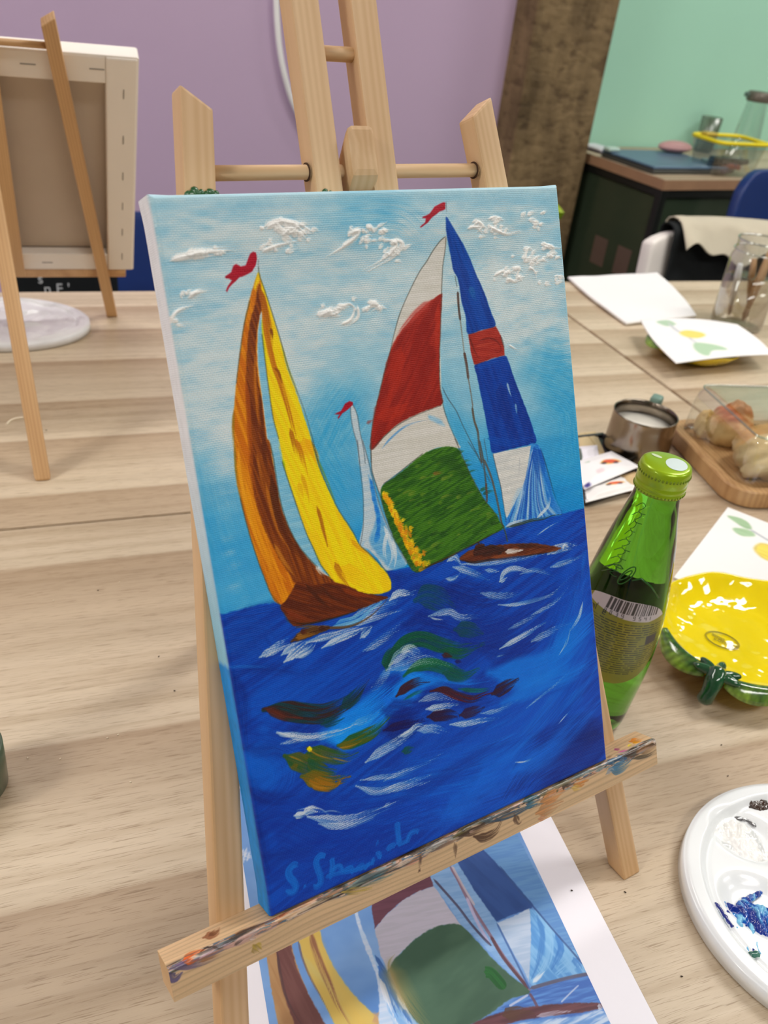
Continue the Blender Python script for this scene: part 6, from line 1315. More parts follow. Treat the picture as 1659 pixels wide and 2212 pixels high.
dab('paint_dab', pal, 0, 0, .0062, rel(1562, 1785, 1578, 1774, 1600, 1784, 1610, 1806, 1640, 1836, 1650, 1862, 1615, 1858, 1590, 1838, 1572, 1808), .0028, lambda X, Y, n, d: mixc((240, 240, 236), (252, 252, 250), sst(.3, .6, n)), 8, WETP, .6, 90, 'thick lump of white paint')
dab('paint_dab', pal, 0, 0, .0086, rel(1608, 1726, 1620, 1720, 1645, 1730, 1658, 1745, 1650, 1756, 1628, 1754, 1612, 1742), .0018, lambda X, Y, n, d: mixc((60, 42, 34), (150, 98, 66), sst(.50, .66, n) * (X > -.02)), 12, WETP, .5, 60, 'dab of dark brown paint')
dab('paint_dab', pal, 0, 0, .0054, rel(1556, 1956, 1570, 1952, 1590, 1962, 1605, 1950, 1625, 1940, 1638, 1934, 1640, 1942, 1622, 1956, 1650, 1965, 1680, 1980, 1700, 2010, 1690, 2050, 1650, 2056, 1612, 2058, 1592, 2062, 1592, 2044, 1572, 2026, 1566, 1990, k=1.22), .0034, lambda X, Y, n, d: np.where((n > .60)[..., None], mixc((24, 110, 190), (130, 200, 236), sst(.6, .72, n)), mixc((12, 44, 140), (10, 86, 178), sst(.38, .6, n))), 15, WETP, .8, 120, 'ridged blue paint', 70)
dab('paint_dab', pal, 0, 0, .0105, rel(1543, 1965, 1547, 1966, 1576, 2006, 1572, 2008), .0006, lambda X, Y, n, d: mixc((20, 30, 110), (30, 50, 140), n), 18, WETP, .2, 40, 'thin streak of dark blue paint')
dab('paint_dab', pal, 0, 0, .0062, rel(1588, 1764, 1600, 1762, 1618, 1768, 1632, 1782, 1628, 1784, 1610, 1774, 1592, 1770), .0005, lambda X, Y, n, d: mixc((60, 60, 62), (110, 110, 112), n), 19, WETP, .2, 40, 'grey smear')
dab('paint_dab', pal, 0, 0, .0100, rel(1612, 2066, 1630, 2064, 1634, 2074, 1620, 2076), .0007, lambda X, Y, n, d: mixc((20, 40, 50), (90, 150, 130), n), 21, WETP, .2, 30, 'fleck of dark green paint')
dirty = plain('used_palette', S(224, 224, 226), .3, 0, .3, 90, .3, .08, 30)
lp = at(48, 700, TZ + .01)
palette('white paint palette crusted with pale paint on the far left table', (lp[0] - .028, lp[1] + .004), .1050, .0800, .25, [(-.03, .03, .025, .02, 0, .004), (.03, .02, .025, .02, .4, .004), (.04, -.02, .024, .018, -.3, .004), (-.02, -.03, .028, .02, .2, .004)], .0085, .0065, dirty, 9)

# ------------------------------------------------------------------ milk jug
STEELM = plain('brushed_steel', S(140, 130, 118), .2, 1.0, 0, 0, 0, .1, 40)
mb = at(1370, 978)
jug = thing('milk_jug', 'small steel milk jug beside the bread board', 'jug', T3(mb[0], mb[1], TZ + .0002))
link(lathe([(0, 0), (.034, 0), (.0365, .0015), (.0368, .004), (.0360, .020), (.0352, .040), (.0350, .048), (.0356, .0500), (.0350, .0506), (.0340, .0495), (.0342, .040), (.0350, .020), (.034, .004), (0, .0035)], 64), 'body', STEELM, jug, None, True)
link(lathe([(0, .0), (.0343, 0), (.0341, .001), (0, .001)], 48), 'milk', plain('milk', S(236, 232, 220), .25), jug, T3(0, 0, .0335), True)
hd = at(1425, 862, TZ + .045); ha = math.atan2(hd[1] - mb[1], hd[0] - mb[0])
hp = [(.0345 * 1, 0, .046), (.040, 0, .049), (.047, 0, .046), (.050, 0, .036), (.047, 0, .022), (.0365, 0, .013)]
link(tube(smooth_path(hp, 6), .0030, 10), 'handle', STEELM, jug, RZ(ha), True)
link(box(.016, .013, .012, .003, c=(.0425, 0, .0500)), 'handle_grip', plain('grey_green_rubber', S(110, 140, 128), .5), jug, RZ(ha), False, label='grey-green grip on the handle')
for da in (-.13, .13):
    link(lathe([(0, 0), (.0013, 0), (.0010, .0006), (0, .0008)], 12), 'rivet', plain('rivet_dark', S(90, 84, 78), .4, .8), jug, RZ(ha) @ T3(.0341, 0, .044) @ RZ(da * 0) @ T3(0, da * .05, 0) @ Matrix.Rotation(-math.pi / 2, 4, 'Y'), True)

# ------------------------------------------------------------------ dark dish with sachets
bd = [at(*q)[:2] for q in ((1240, 955), (1300, 948), (1392, 1052), (1262, 1096))]
c0 = np.mean(bd, 0)
REL_S = 1
tr = thing('serving_tray', 'small black tray under the sachets, half hidden by the painting', 'tray', T3(c0[0], c0[1], TZ + .0002))
BLK = plain('black_plastic', S(30, 30, 32), .35)
link(prism([tuple(q - c0) for q in bd], 0, .004, .001), 'tray_base', BLK, tr)
rimp = [(*(q - c0), .005) for q in bd]; dens = [np.array(rimp[i]) * (1 - t) + np.array(rimp[(i + 1) % 4]) * t for i in range(4) for t in (0.02, .35, .65, .98)]
link(tube([tuple(q) for q in dens], .0030, 8, True), 'tray_rim', BLK, tr, None, True)
SACH = painted('sachet_foil', .45)
def sachet(label, px, z, draws, base=(238, 236, 238), th=.003, cat='sachet', name='sachet', tilt=0.0, grp=None):
    p = np.array([at(x, y, z)[:2] for x, y in px]); c = p.mean(0); p = p - c
    t = thing(name, label, cat, T3(c[0], c[1], z), grp); n = 40
    U, V = np.meshgrid(np.linspace(0, 1, n), np.linspace(0, 1, n))
    Q = (1 - U)[..., None] * (1 - V)[..., None] * p[0] + U[..., None] * (1 - V)[..., None] * p[1] + U[..., None] * V[..., None] * p[2] + (1 - U)[..., None] * V[..., None] * p[3]
    e_ = np.minimum(np.minimum(U, 1 - U), np.minimum(V, 1 - V)); puff = th * sst(0, .28, e_) + .0012 * (fbm(U * 5, V * 5, len(label), 2) - .5) * sst(0, .1, e_)
    P = Paint(n, n, base, lambda q: np.array(q, float) * n)
    for k_, pts_, w_, c_ in draws:
        if k_ == 'p': P.poly(pts_, c_, f=.8, wob=.4)
        else: P.stroke(pts_, w_, c_, bris=0)
    Z = puff + tilt * U
    a = np.concatenate([Q, (Z + .0004)[..., None]], -1).reshape(-1, 3); b = np.concatenate([Q, (tilt * U - puff * .3)[..., None]], -1).reshape(-1, 3)
    f = grid_faces(n, n); i = np.arange(n * n).reshape(n, n)
    rim = np.concatenate([i[0, :], i[1:, -1], i[-1, -2::-1], i[-2:0:-1, 0]]); r2 = np.roll(rim, -1); nn = n * n
    cc = P.lin().reshape(-1, 3)
    link_np(np.concatenate([a, b]), np.concatenate([f[:, ::-1], f + nn, np.stack([rim, r2, r2 + nn, rim + nn], 1)]), 'packet', SACH, t, None, True, np.concatenate([cc, cc]))
    return t
OR_, DK_, YE_ = (226, 96, 66), (70, 50, 60), (232, 192, 100)
pic = lambda x, y: [('p', [(x - .16, y - .06), (x - .04, y - .12), (x + .18, y + .02), (x + .2, y + .12), (x + .02, y + .12), (x - .12, y + .04)], 0, YE_), ('p', [(x - .1, y - .06), (x + .0, y - .1), (x + .16, y + .08), (x + .04, y + .12)], 0, OR_), ('p', [(x - .16, y - .02), (x - .1, y - .04), (x - .06, y + .02), (x - .12, y + .04)], 0, DK_), ('p', [(x + .04, y + .1), (x + .12, y + .08), (x + .1, y + .18)], 0, DK_)]
sachet('brown kraft paper sachet lying behind the white sachets', [(1236, 938), (1286, 932), (1316, 1000), (1262, 1004)], TZ + .0050, [('s', [(.5, 0), (.7, .5), (.9, 1)], 1.5, (170, 140, 90))], (206, 184, 142), .002)
sachet('brown kraft paper sachet showing between the white sachets and the green bottle', [(1338, 1028), (1392, 1012), (1400, 1060), (1352, 1062)], TZ + .0060, [], (206, 178, 134), .003)
sachet('white sachet with a dark green corner print lying behind the other sachets', [(1240, 966), (1290, 962), (1296, 1000), (1246, 1012)], TZ + .0080, [('p', [(.02, .1), (.22, .1), (.24, .7), (.04, .7)], 0, (84, 100, 92)), ('p', [(.5, .3), (.8, .3), (.8, .6), (.5, .6)], 0, (224, 220, 226))], (236, 232, 240), .0025)
sachet('white sachet with an orange picture, lowest in front on the black tray', [(1262, 1056), (1340, 1030), (1394, 1052), (1265, 1086)], TZ + .0075, pic(.60, .38), (240, 238, 236), .003)
sachet('white sachet with an orange picture, topmost of the sachets', [(1238, 1000), (1321, 975), (1382, 1008), (1262, 1058)], TZ + .0125, pic(.62, .46) + [('p', [(.3, .6), (.42, .6), (.42, .72), (.3, .72)], 0, (232, 214, 218)), ('p', [(.02, .86), (.1, .84), (.12, .94), (.04, .96)], 0, (60, 50, 130)), ('p', [(.2, .2), (.3, .18), (.28, .26)], 0, (190, 206, 190))], (242, 240, 241), .0035)

# ------------------------------------------------------------------ bread board with glass cover and bread
b0 = at(1590, 1052, TZ + .02); b1 = at(1467, 925, TZ + .02)
bu = nrm((b1 - b0) * np.array([1, 1, 0])); bv = np.array([bu[1], -bu[0], 0])    # away from us, to the right
BL, BWd = .168, .240
bo = b0 - .012 * bu - .006 * bv
BMX = frame(np.array([bo[0], bo[1], TZ + .0002]), bv, bu, Z3)
brd = thing('bread_board', 'bamboo tray board holding bread under a glass cover', 'board', BMX)
outer = rounded_rect(0, BWd, 0, BL, .030, 8); inner = rounded_rect(.011, BWd - .011, .011, BL - .011, .021, 8)
def tray_board():
    bm = bmesh.new(); mk_ = lambda pts, z: [bm.verts.new((x, y, z)) for x, y in pts]
    R_ = [mk_(outer, .0015), mk_(outer, .018), mk_([(x * .988 + .0012, y * .988 + .0009) for x, y in outer], .0195), mk_(inner, .0195), mk_(inner, .0130)]
    n_ = len(outer); bm.faces.new(R_[0][::-1])
    for a_, b_ in zip(R_, R_[1:]):
        for i in range(n_): bm.faces.new((a_[i], a_[(i + 1) % n_], b_[(i + 1) % n_], b_[i]))
    bm.faces.new(R_[-1]); bmesh.ops.recalc_face_normals(bm, faces=bm.faces); return bm
BMB = wood('bamboo_board', S(200, 160, 112), S(166, 124, 80), 30, 30, .4, (.3, .75), .2)
link(tray_board(), 'board_base', BMB, brd)
GC = clear('cover_glass', (.95, .97, .96), base=.05, edge=.5)
cov = thing('glass_cover', 'clear glass cover over the bread on the bamboo board', 'cover', BMX @ T3(0, 0, .0133))
def cover():
    bm = bmesh.new(); Ls = [(.0122, 0, .0), (.0126, 0.0, .006), (.0142, 0, .042), (.0158, 0, .052), (.0200, 0, .0590), (.0270, 0, .0615)]
    R_ = []
    for off, _, z in Ls: R_.append([bm.verts.new((x, y, z)) for x, y in rounded_rect(off, BWd - off, off, BL - off, .015, 8)])
    n_ = len(R_[0])
    for a_, b_ in zip(R_, R_[1:]):
        for i in range(n_): bm.faces.new((a_[i], a_[(i + 1) % n_], b_[(i + 1) % n_], b_[i]))
    bm.faces.new(R_[-1]); bmesh.ops.recalc_face_normals(bm, faces=bm.faces); return bm
link(cover(), 'glass_shell', GC, cov, None, True)
ring = rounded_rect(.0125, BWd - .0125, .0125, BL - .0125, .015, 8)
link(tube([(x, y, .0012) for x, y in ring], .0014, 8, True), 'glass_rim', clear('rim_glass', (.75, .84, .80), base=.15, edge=.8), cov, None, True)
top_r = rounded_rect(.0190, BWd - .0190, .0190, BL - .0190, .012, 8)
link(tube([(x, y, .0588) for x, y in top_r], .0012, 8, True), 'glass_shoulder', clear('shoulder_glass', (.80, .88, .85), base=.12, edge=.8), cov, None, True)
def bread_mat():
    m, nt, b, N, L = nodes('bread_crust'); tc = N.new('ShaderNodeTexCoord')
    a = N.new('ShaderNodeAttribute'); a.attribute_name = 'paint'
    n = N.new('ShaderNodeTexNoise'); n.inputs['Scale'].default_value = 60; n.inputs['Detail'].default_value = 5; L.new(tc.outputs['Object'], n.inputs['Vector'])
    r = N.new('ShaderNodeValToRGB'); r.color_ramp.elements[0].color = (.7, .66, .6, 1); r.color_ramp.elements[1].color = (1.1, 1.1, 1.08, 1); L.new(n.outputs[0], r.inputs[0])
    x = N.new('ShaderNodeMix'); x.data_type = 'RGBA'; x.blend_type = 'MULTIPLY'; x.inputs[0].default_value = 1; L.new(a.outputs['Color'], x.inputs[6]); L.new(r.outputs[0], x.inputs[7])
    L.new(x.outputs[2], b.inputs['Base Color']); b.inputs['Roughness'].default_value = .55
    bp = N.new('ShaderNodeBump'); bp.inputs['Strength'].default_value = .5; bp.inputs['Distance'].default_value = .003; L.new(n.outputs[0], bp.inputs['Height']); L.new(bp.outputs[0], b.inputs['Normal'])
    return m
BREAD = bread_mat()
def bread(label, x, y, sx, sy, sz, rz, seed, crust, side_, cut=None, tilt=0.0, z=.0136):
    nu, nv = 64, 40; V, Cc = [], []
    for j in range(nv + 1):
        phi = math.pi * j / nv
        for i in range(nu):
            th = 2 * math.pi * i / nu; d = np.array([math.sin(phi) * math.cos(th), math.sin(phi) * math.sin(th), math.cos(phi)])
            n_ = float(fbm(d[0] * 2.2 + 5 + seed, d[1] * 2.2 + d[2] * 1.9 + seed, seed, 4)); k = 1 + .48 * (n_ - .5)
            p = d * k; p[2] = max(p[2], -.72)
            V.append((p[0] * sx, p[1] * sy, (p[2] + .72) * sz / 1.72))
            tc_ = sst(.05, .75, d[2] + (n_ - .5) * .9); c = np.array(S(*side_)) * (1 - tc_) + np.array(S(*crust)) * tc_
            if cut is not None and d[:2] @ np.array(cut) > .35: c = c * .3 + np.array(S(226, 206, 160)) * .7
            Cc.append(c)
    o = link_np(V, grid_faces(nv + 1, nu, None, True)[:, ::-1], 'bread', BREAD, None, BMX @ T3(x, y, z) @ RZ(rz) @ Matrix.Rotation(tilt, 4, 'X'), True, Cc)
    return tag(o, label, 'bread')
bread('torn piece of white bread nearest the glass side under the cover', .074, .062, .050, .037, .053, .5, 3, (222, 170, 100), (250, 228, 184), (-.7, -.7))
bread('round bread roll with golden brown crown under the glass cover', .056, .124, .028, .019, .049, 0, 6, (206, 120, 50), (240, 212, 156))
bread('long brown crusted loaf at the right under the glass cover', .172, .086, .042, .046, .050, .3, 9, (186, 104, 46), (216, 156, 84))
bread('small pale lump standing in for a reflection at the far left corner under the cover', .032, .136, .011, .010, .032, 0, 12, (216, 180, 110), (226, 200, 140))  # added lump in place of a pale reflection in the glass

# ------------------------------------------------------------------ glass jar with water and brushes
jb = at(1588, 702)
JG = clear('jar_glass', (.93, .95, .94), base=.08, edge=.7)
jar = thing('glass_jar', 'glass jar of cloudy water standing behind the lemon napkin', 'jar', T3(jb[0], jb[1], TZ + .0002))
link(lathe([(0, 0), (.036, 0), (.0405, .003), (.0412, .008), (.0412, .106), (.0398, .112), (.0370, .117), (.0368, .130), (.0376, .1365), (.0370, .138), (.0360, .1365)], 56), 'jar_wall', JG, jar, None, True)
link(tube([(.0372 * math.cos(a), .0372 * math.sin(a), .1365) for a in np.linspace(0, 2 * math.pi, 48, endpoint=False)], .0014, 8, True), 'jar_rim', clear('jar_rim_glass', (.85, .88, .87), base=.25, edge=.9), jar, None, True)
link(tube([(.0392 * math.cos(a), .0392 * math.sin(a), .1205) for a in np.linspace(0, 2 * math.pi, 48, endpoint=False)], .0010, 8, True), 'jar_shoulder', clear('jar_sh_glass', (.85, .88, .87), base=.25, edge=.9), jar, None, True)
link(lathe([(0, .004), (.0385, .004), (.0400, .010), (.0400, .078), (0, .078)], 48), 'water', clear('cloudy_water', (.86, .82, .76), base=.06, edge=.35), jar, None, True)
for i, (x0, y0, x1, y1, r_, cc) in enumerate(((.004, -.014, .024, .018, .0062, 'wood'), (-.012, .008, -.028, -.012, .0048, 'white'), (.018, .010, .006, .030, .0050, 'wood2'))):
    nmt = BAMBOO if cc != 'white' else plain('white_reflection', S(228, 228, 226), .3)  # the white one is added in place of a napkin reflection
    a, b_ = np.array((x0, y0, .012)), np.array((x1, y1, .118 if cc == 'wood' else .100)); d_ = nrm(b_ - a); L_ = np.linalg.norm(b_ - a)
    t = thing('paint_brush', {'wood': 'flat wooden brush handle leaning to the right in the jar', 'white': 'white handle shape standing in for a napkin reflection, leaning to the left in the jar', 'wood2': 'thin wooden brush handle at the back of the jar'}[cc], 'brush', WM[jar.name] @ frame(a, nrm(np.cross((0, 1, 0), d_)), np.cross(d_, nrm(np.cross((0, 1, 0), d_))), d_))
    link(lathe([(0, .02), (r_ * .6, .02), (r_, .05), (r_ * 1.1, .07), (r_ * .9, L_), (0, L_ + .002)], 16), 'handle', nmt, t, None, True)
    link(lathe([(0, 0), (r_ * .3, .001), (r_ * .7, .010), (r_ * .6, .022), (0, .022)], 16), 'bristles', plain('bristle', S(150, 120, 90), .8), t, None, True)

# ------------------------------------------------------------------ chairs beyond the tables
def chair(name, label, loc, rz, colr, w=.42, top=.84, seat_z=.45, legm=None, legend=None, taper=.10, rail=False):
    t = thing(name, label, 'chair', T3(*loc) @ RZ(rz)); m = plain(legend or 'chair_shell', colr, .45)
    bm = bmesh.new(); nx, nz = 17, 13; grid = []
    for j in range(nz):
        row = []
        for i in range(nx):
            u = i / (nx - 1) * 2 - 1; q = j / (nz - 1); z = (top - .036 + .036 * q) if rail else seat_z + .02 + (top - seat_z - .02) * q
            half = w / 2 * (1 - taper * q - .3 * taper * max(0, q - .8) / .2 * abs(u) ** 2)
            zz = z - (.5 * taper * max(0, abs(u) - .6) ** 2 / .16 * (q ** 3)); yy = .20 + .05 * q - .05 * u * u
            row.append(bm.verts.new((u * half, yy, zz)))
        grid.append(row)
    for j in range(nz - 1):
        for i in range(nx - 1): bm.faces.new((grid[j][i], grid[j][i + 1], grid[j + 1][i + 1], grid[j + 1][i]))
    o = link(bm, 'backrest', m, t, None, True); s = o.modifiers.new('thick', 'SOLIDIFY'); s.thickness = .030; s.offset = 0; bv_ = o.modifiers.new('soft', 'BEVEL'); bv_.width = .008; bv_.segments = 3
    link(box(w, .42, .035, .015, 3, c=(0, 0, seat_z)), 'seat', m, t)
    if rail:
        for sx in (-1, 1): link(tube([(sx * (w / 2 - .07), .20, seat_z), (sx * (w / 2 - .07), .225, top - .03)], .010, 10), 'back_post', m, t, None, True)
    lm = legm or WHITE_METAL
    for sx in (-1, 1):
        for sy in (-1, 1):
            link(tube([(sx * (w / 2 - .05), sy * .15, seat_z - .01), (sx * (w / 2 + .01), sy * .20, .001)], .011, 10), 'leg', lm, t, None, True)
    return t
NAVY = S(10, 44, 108)
cw = at(1372, 600, TZ - .02)[:2]
# white chair with a dark jacket: its upper left corner is seen at (1385, 510)
cY = 1.86
def at_y(px, py, Y): r = ray(px, py); return CAM + (Y / r[1]) * r
wl_ = at_y(1376, 560, 1.80); wt = at_y(1450, 494, 1.84)
wcx = wl_[0] + .205 * math.cos(.33)
wy = wl_[1] + .205 * math.sin(.33)
wch = chair('chair', 'white plastic chair with a black jacket hung over its back', (wcx + .07, wy - .20, 0), .33, S(240, 234, 228), .42, float(wt[2]) - .004, legend='white_shell', taper=.03)
# jacket and pale lining as cloth over the backrest
def drape(label, name, M, x0, x1, ztop, z0, ylift, mat, seed, cat='jacket', amp=.012, back=False, hem=0.0):
    nu, nv = 60, 40; V = []
    for j in range(nv):
        for i in range(nu):
            u = i / (nu - 1); v_ = j / (nv - 1); x = x0 + (x1 - x0) * u; k = x / .21
            yb = .20 + .05 * ((ztop - .47) / .37) - .05 * k * k
            # path: rises behind, over the top, down the front
            s_ = v_ * 1.0; zed = z0 + hem * math.sin(u * 11 + seed) + hem * .5 * math.sin(u * 29)
            if s_ < .3: y_ = yb + ylift; z_ = ztop - (.3 - s_) / .3 * .10
            elif s_ < .45: a_ = (s_ - .3) / .15 * math.pi; y_ = yb + ylift * math.cos(a_); z_ = ztop + ylift * .5 * math.sin(a_)
            else: q = (s_ - .45) / .55; y_ = yb - ylift - .03 * q; z_ = ztop + (zed - ztop) * q
            n_ = float(fbm(x * 14 + seed, z_ * 5, seed, 3)) - .5
            V.append((x, y_ - abs(n_) * amp * (1 if s_ > .45 else -1), z_ + n_ * amp * .3))
    o = link_np(V, grid_faces(nv, nu), name, mat, None, M, True); md = o.modifiers.new('thick', 'SOLIDIFY'); md.thickness = .003
    return tag(o, label, cat)
wM = WM[wch.name]; wtop = float(wt[2]) - .004
BLKF = plain('black_fabric', S(20, 24, 26), .8, 0, .3, 300, 0, .2, 20, .3, 0); BEIGE = plain('beige_fabric', S(196, 188, 168), .85, 0, .3, 200, 0, .06, 10, .3)
drape('black jacket hanging over the white chair back', 'jacket', wM, -.150, .26, wtop + .004, .55, .024, BLKF, 3)
drape('beige cloth folded over the top of the black jacket', 'cloth', wM, -.132, .27, wtop + .010, wtop - .032, .030, BEIGE, 7, 'cloth', .020, hem=.016)
nv_ = at_y(1655, 366, 2.55)
chair('chair', 'navy blue chair behind the white chair at the right edge', (nv_[0] + .185, nv_[1] - .15, 0), .40, NAVY, .44, float(nv_[2]) - .005, legend='navy_shell')
nl = at_y(300, 528, 1.56)
lch = chair('chair', 'navy blue chair behind the far left table, half hidden by the blank canvas', (nl[0] + .015, nl[1] - .02, 0), TA, NAVY, .44, float(nl[2]), legend='navy_shell')
lm_ = at_y(1221, 440, 2.35)
chair('chair', 'lime green chair almost hidden behind the right edge of the painting', (lm_[0] - .066, lm_[1] - .27, 0), .62, S(150, 178, 20), .36, float(at_y(1216, 427, 2.35)[2]), legend='lime_shell', rail=True)
# black bag with white letters, between the easel and the navy chair
bg = at_y(150, 600, 1.50)
bagM = T3(bg[0], bg[1], TZ - .20) @ RZ(TA)
bag = thing('bag', 'black fabric bag with white lettering hanging behind the far left table', 'bag', bagM)
link(box(.19, .05, .235, .02, 3, c=(-.012, 0, .105)), 'bag_body', BLKF, bag)
def text_mesh(body, size, mat, parent, M, name='lettering'):
    cu = bpy.data.curves.new(name, 'FONT'); cu.body = body; cu.size = size; cu.extrude = .0004; cu.align_x = 'CENTER'
    tmp = bpy.data.objects.new(name, cu); C.objects.link(tmp); dg = bpy.context.evaluated_depsgraph_get()
    me = bpy.data.meshes.new_from_object(tmp.evaluated_get(dg)); bpy.data.objects.remove(tmp)
    bm = bmesh.new(); bm.from_mesh(me); return link(bm, name, mat, parent, M)
WINK = plain('white_print', S(210, 214, 216), .6)
for tx, sz_, px_, py_ in (("n F '", .026, 124, 634), ("s", .024, 88, 612)):
    fp = WM[bag.name] @ Vector((0, -.0262, 0)); nb_ = np.array(WM[bag.name].to_3x3() @ Vector((0, 1, 0)))
    q = WM[bag.name].inverted() @ Vector(on_plane(px_, py_, np.array(fp), nb_))
    text_mesh(tx, sz_, WINK, bag, T3(q.x, -.0262, q.z) @ Matrix.Rotation(math.pi / 2, 4, 'X'))

# ------------------------------------------------------------------ side desk against the mint wall and what stands on it
dk = at(1437, 389); DM = frame(np.array([dk[0], dk[1], 0]), DW, NW, Z3)        # front left corner
dd = float((DESK_L - dk) @ NW); DDEP = dd + .14
desk = thing('side_desk', 'side desk with oak top and dark green glass doors against the mint wall', 'desk', DM)
link(prism(rounded_rect(0, 1.25, 0, DDEP, .004, 2), TZ - .028, TZ, .001), 'desktop', laminate('desk_laminate'), desk)
link(join(box(1.25, .0015, .0275, c=(.625, -.0008, TZ - .014)), box(.0015, DDEP, .0275, c=(-.0008, DDEP / 2, TZ - .014))), 'edge_band', plain('oak_edge_warm', S(168, 130, 100), .5, var=.08, vscale=20), desk)
DGL = plain('dark_green_glass', S(58, 70, 54), .10, 0, 0, 0, .3, .08, 2); DFR = plain('black_frame', S(22, 24, 22), .4)
bt = .018; hh = TZ - .028
for (x, y) in ((.012, .012), (.012, DDEP - .03), (.60, .012), (1.235, .012), (1.235, DDEP - .03)):
    link(box(.024, .024, hh - .001, .002, c=(x, y, hh / 2)), 'frame_post', DFR, desk)
for (cx, cy, sx, sy, z) in ((.625, .012, 1.22, .020, hh - .012), (.625, .012, 1.22, .020, .06), (.012, DDEP / 2, .020, DDEP - .04, hh - .012), (.012, DDEP / 2, .020, DDEP - .04, .06)):
    link(box(sx, sy, .022, .002, c=(cx, cy, z)), 'frame_rail', DFR, desk)
for (cx, cy, sx, sy) in ((.305, .012, .56, .006), (.918, .012, .60, .006), (.012, DDEP / 2, .006, DDEP - .06)):
    link(box(sx, sy, hh - .09, .001, c=(cx, cy, hh / 2 + .02)), 'glass_panel', DGL, desk)
REFL_PATCH = plain('pink_reflection', S(104, 84, 72), .6)  # pinkish reflections in the side glass, painted as thin slabs
for yy in (.075, .185):
    link(box(.0008, .062, .085, c=(.0082, yy + .02, hh - .235)), 'reflection_patch', REFL_PATCH, desk, None, False, label='pinkish patch painted as a reflection in the side glass')
DI = lambda px, py, z=TZ: DM.inverted() @ Vector(at(px, py, z))
def onto(px, py, z=TZ): q = at(px, py, z); return q
# laptop: thin dark slab with a blue-grey lid
lq = [at(*q, TZ + .026) for q in ((1308, 322), (1412, 313), (1502, 345), (1415, 357))]
c0 = np.mean(lq, 0)
lx = nrm((lq[2] - lq[3]) * np.array([1, 1, 0])); lM = frame(np.array([lq[3][0], lq[3][1], TZ + .0002]), DW, NW, Z3)
lap = thing('laptop', 'closed laptop with a slate blue lid on the side desk', 'laptop', lM)
wl2, dl2 = .30, .235
link(box(wl2, dl2, .013, .004, 3, c=(wl2 / 2, dl2 / 2, .0065)), 'laptop_base', plain('laptop_dark', S(78, 80, 76), .45, .3), lap)
link(box(wl2, dl2, .007, .003, 3, c=(wl2 / 2, dl2 / 2, .0185)), 'laptop_lid', plain('slate_lid', S(96, 122, 150), .4, .2), lap)
link(box(wl2 * .96, dl2 * .9, .002, c=(wl2 / 2, dl2 / 2, .0140)), 'hinge_gap', DFR, lap)
q = at(1455, 330, TZ + .022); cs = thing('glasses_case', 'pink oval case lying on the laptop lid', 'case', T3(q[0], q[1], TZ + .0223) @ RZ(RA - .15))
pk = plain('pink_case', S(196, 150, 150), .5)
for s_, nm in ((1, 'case_lid'), (0, 'case_base')):
    bm = bmesh.new(); bmesh.ops.create_uvsphere(bm, u_segments=32, v_segments=16, radius=1)
    bmesh.ops.scale(bm, vec=(.062, .028, .018), verts=bm.verts); bmesh.ops.translate(bm, vec=(0, 0, .0175), verts=bm.verts)
    bmesh.ops.bisect_plane(bm, geom=bm.verts[:] + bm.edges[:] + bm.faces[:], plane_co=(0, 0, .0175), plane_no=(0, 0, 1), clear_inner=bool(s_), clear_outer=not s_)
    if not s_:
        for v_ in bm.verts: v_.co.z = max(v_.co.z, .002)
    link(bm, nm, pk, cs, None, True)
q = at(1291, 322, TZ + .004); bx = thing('notepad', 'white paper pad with a dark cover at the left end of the desk', 'notepad', T3(q[0], q[1], TZ + .0002) @ RZ(RA + .1))
link(box(.07, .10, .006, .001, c=(0.0, 0, .003)), 'cover', plain('pad_dark', S(44, 44, 70), .5), bx); link(box(.068, .097, .006, .001, c=(.0, 0, .0092)), 'pages', WPAPER, bx)
q = at(1342, 315, TZ + .03); o = link(box(.045, .030, .012, .005, 3), 'eraser', plain('pale_green_plastic', S(190, 216, 204), .4), None, T3(lq[3][0], lq[3][1], 0) @ RZ(RA) @ T3(.012, dl2 - .03, TZ + .0285)); tag(o, 'small pale green block on the back corner of the laptop', 'block')
# clear food box with a yellow rim
q = dk + .322 * DW + .094 * NW; fb = thing('food_box', 'clear plastic box with a yellow rim and dark contents', 'container', T3(q[0], q[1], TZ + .0002) @ RZ(RA - .08))
def open_box(w0, d0, w1, d1, h, r):
    bm = bmesh.new(); A1 = [bm.verts.new((x, y, .001)) for x, y in rounded_rect(-w0 / 2, w0 / 2, -d0 / 2, d0 / 2, r)]; B1 = [bm.verts.new((x, y, h)) for x, y in rounded_rect(-w1 / 2, w1 / 2, -d1 / 2, d1 / 2, r)]
    bm.faces.new(A1[::-1]); n_ = len(A1)
    for i in range(n_): bm.faces.new((A1[i], A1[(i + 1) % n_], B1[(i + 1) % n_], B1[i]))
    bmesh.ops.recalc_face_normals(bm, faces=bm.faces); return bm
link(open_box(.165, .115, .195, .140, .095, .025), 'box_wall', clear('box_plastic', (.86, .87, .85), base=.1, edge=.5), fb, None, True)
YR = plain('yellow_rim', S(248, 226, 20), .4)
link(tube([(x, y, .095) for x, y in rounded_rect(-.0985, .0985, -.071, .071, .028)], .0058, 10, True), 'box_rim', YR, fb, None, True)
link(box(.045, .030, .012, .005, 3, c=(-.070, .02, .104)), 'box_clip', plain('ochre_clip', S(196, 168, 60), .5), fb)
R = random.Random(5)
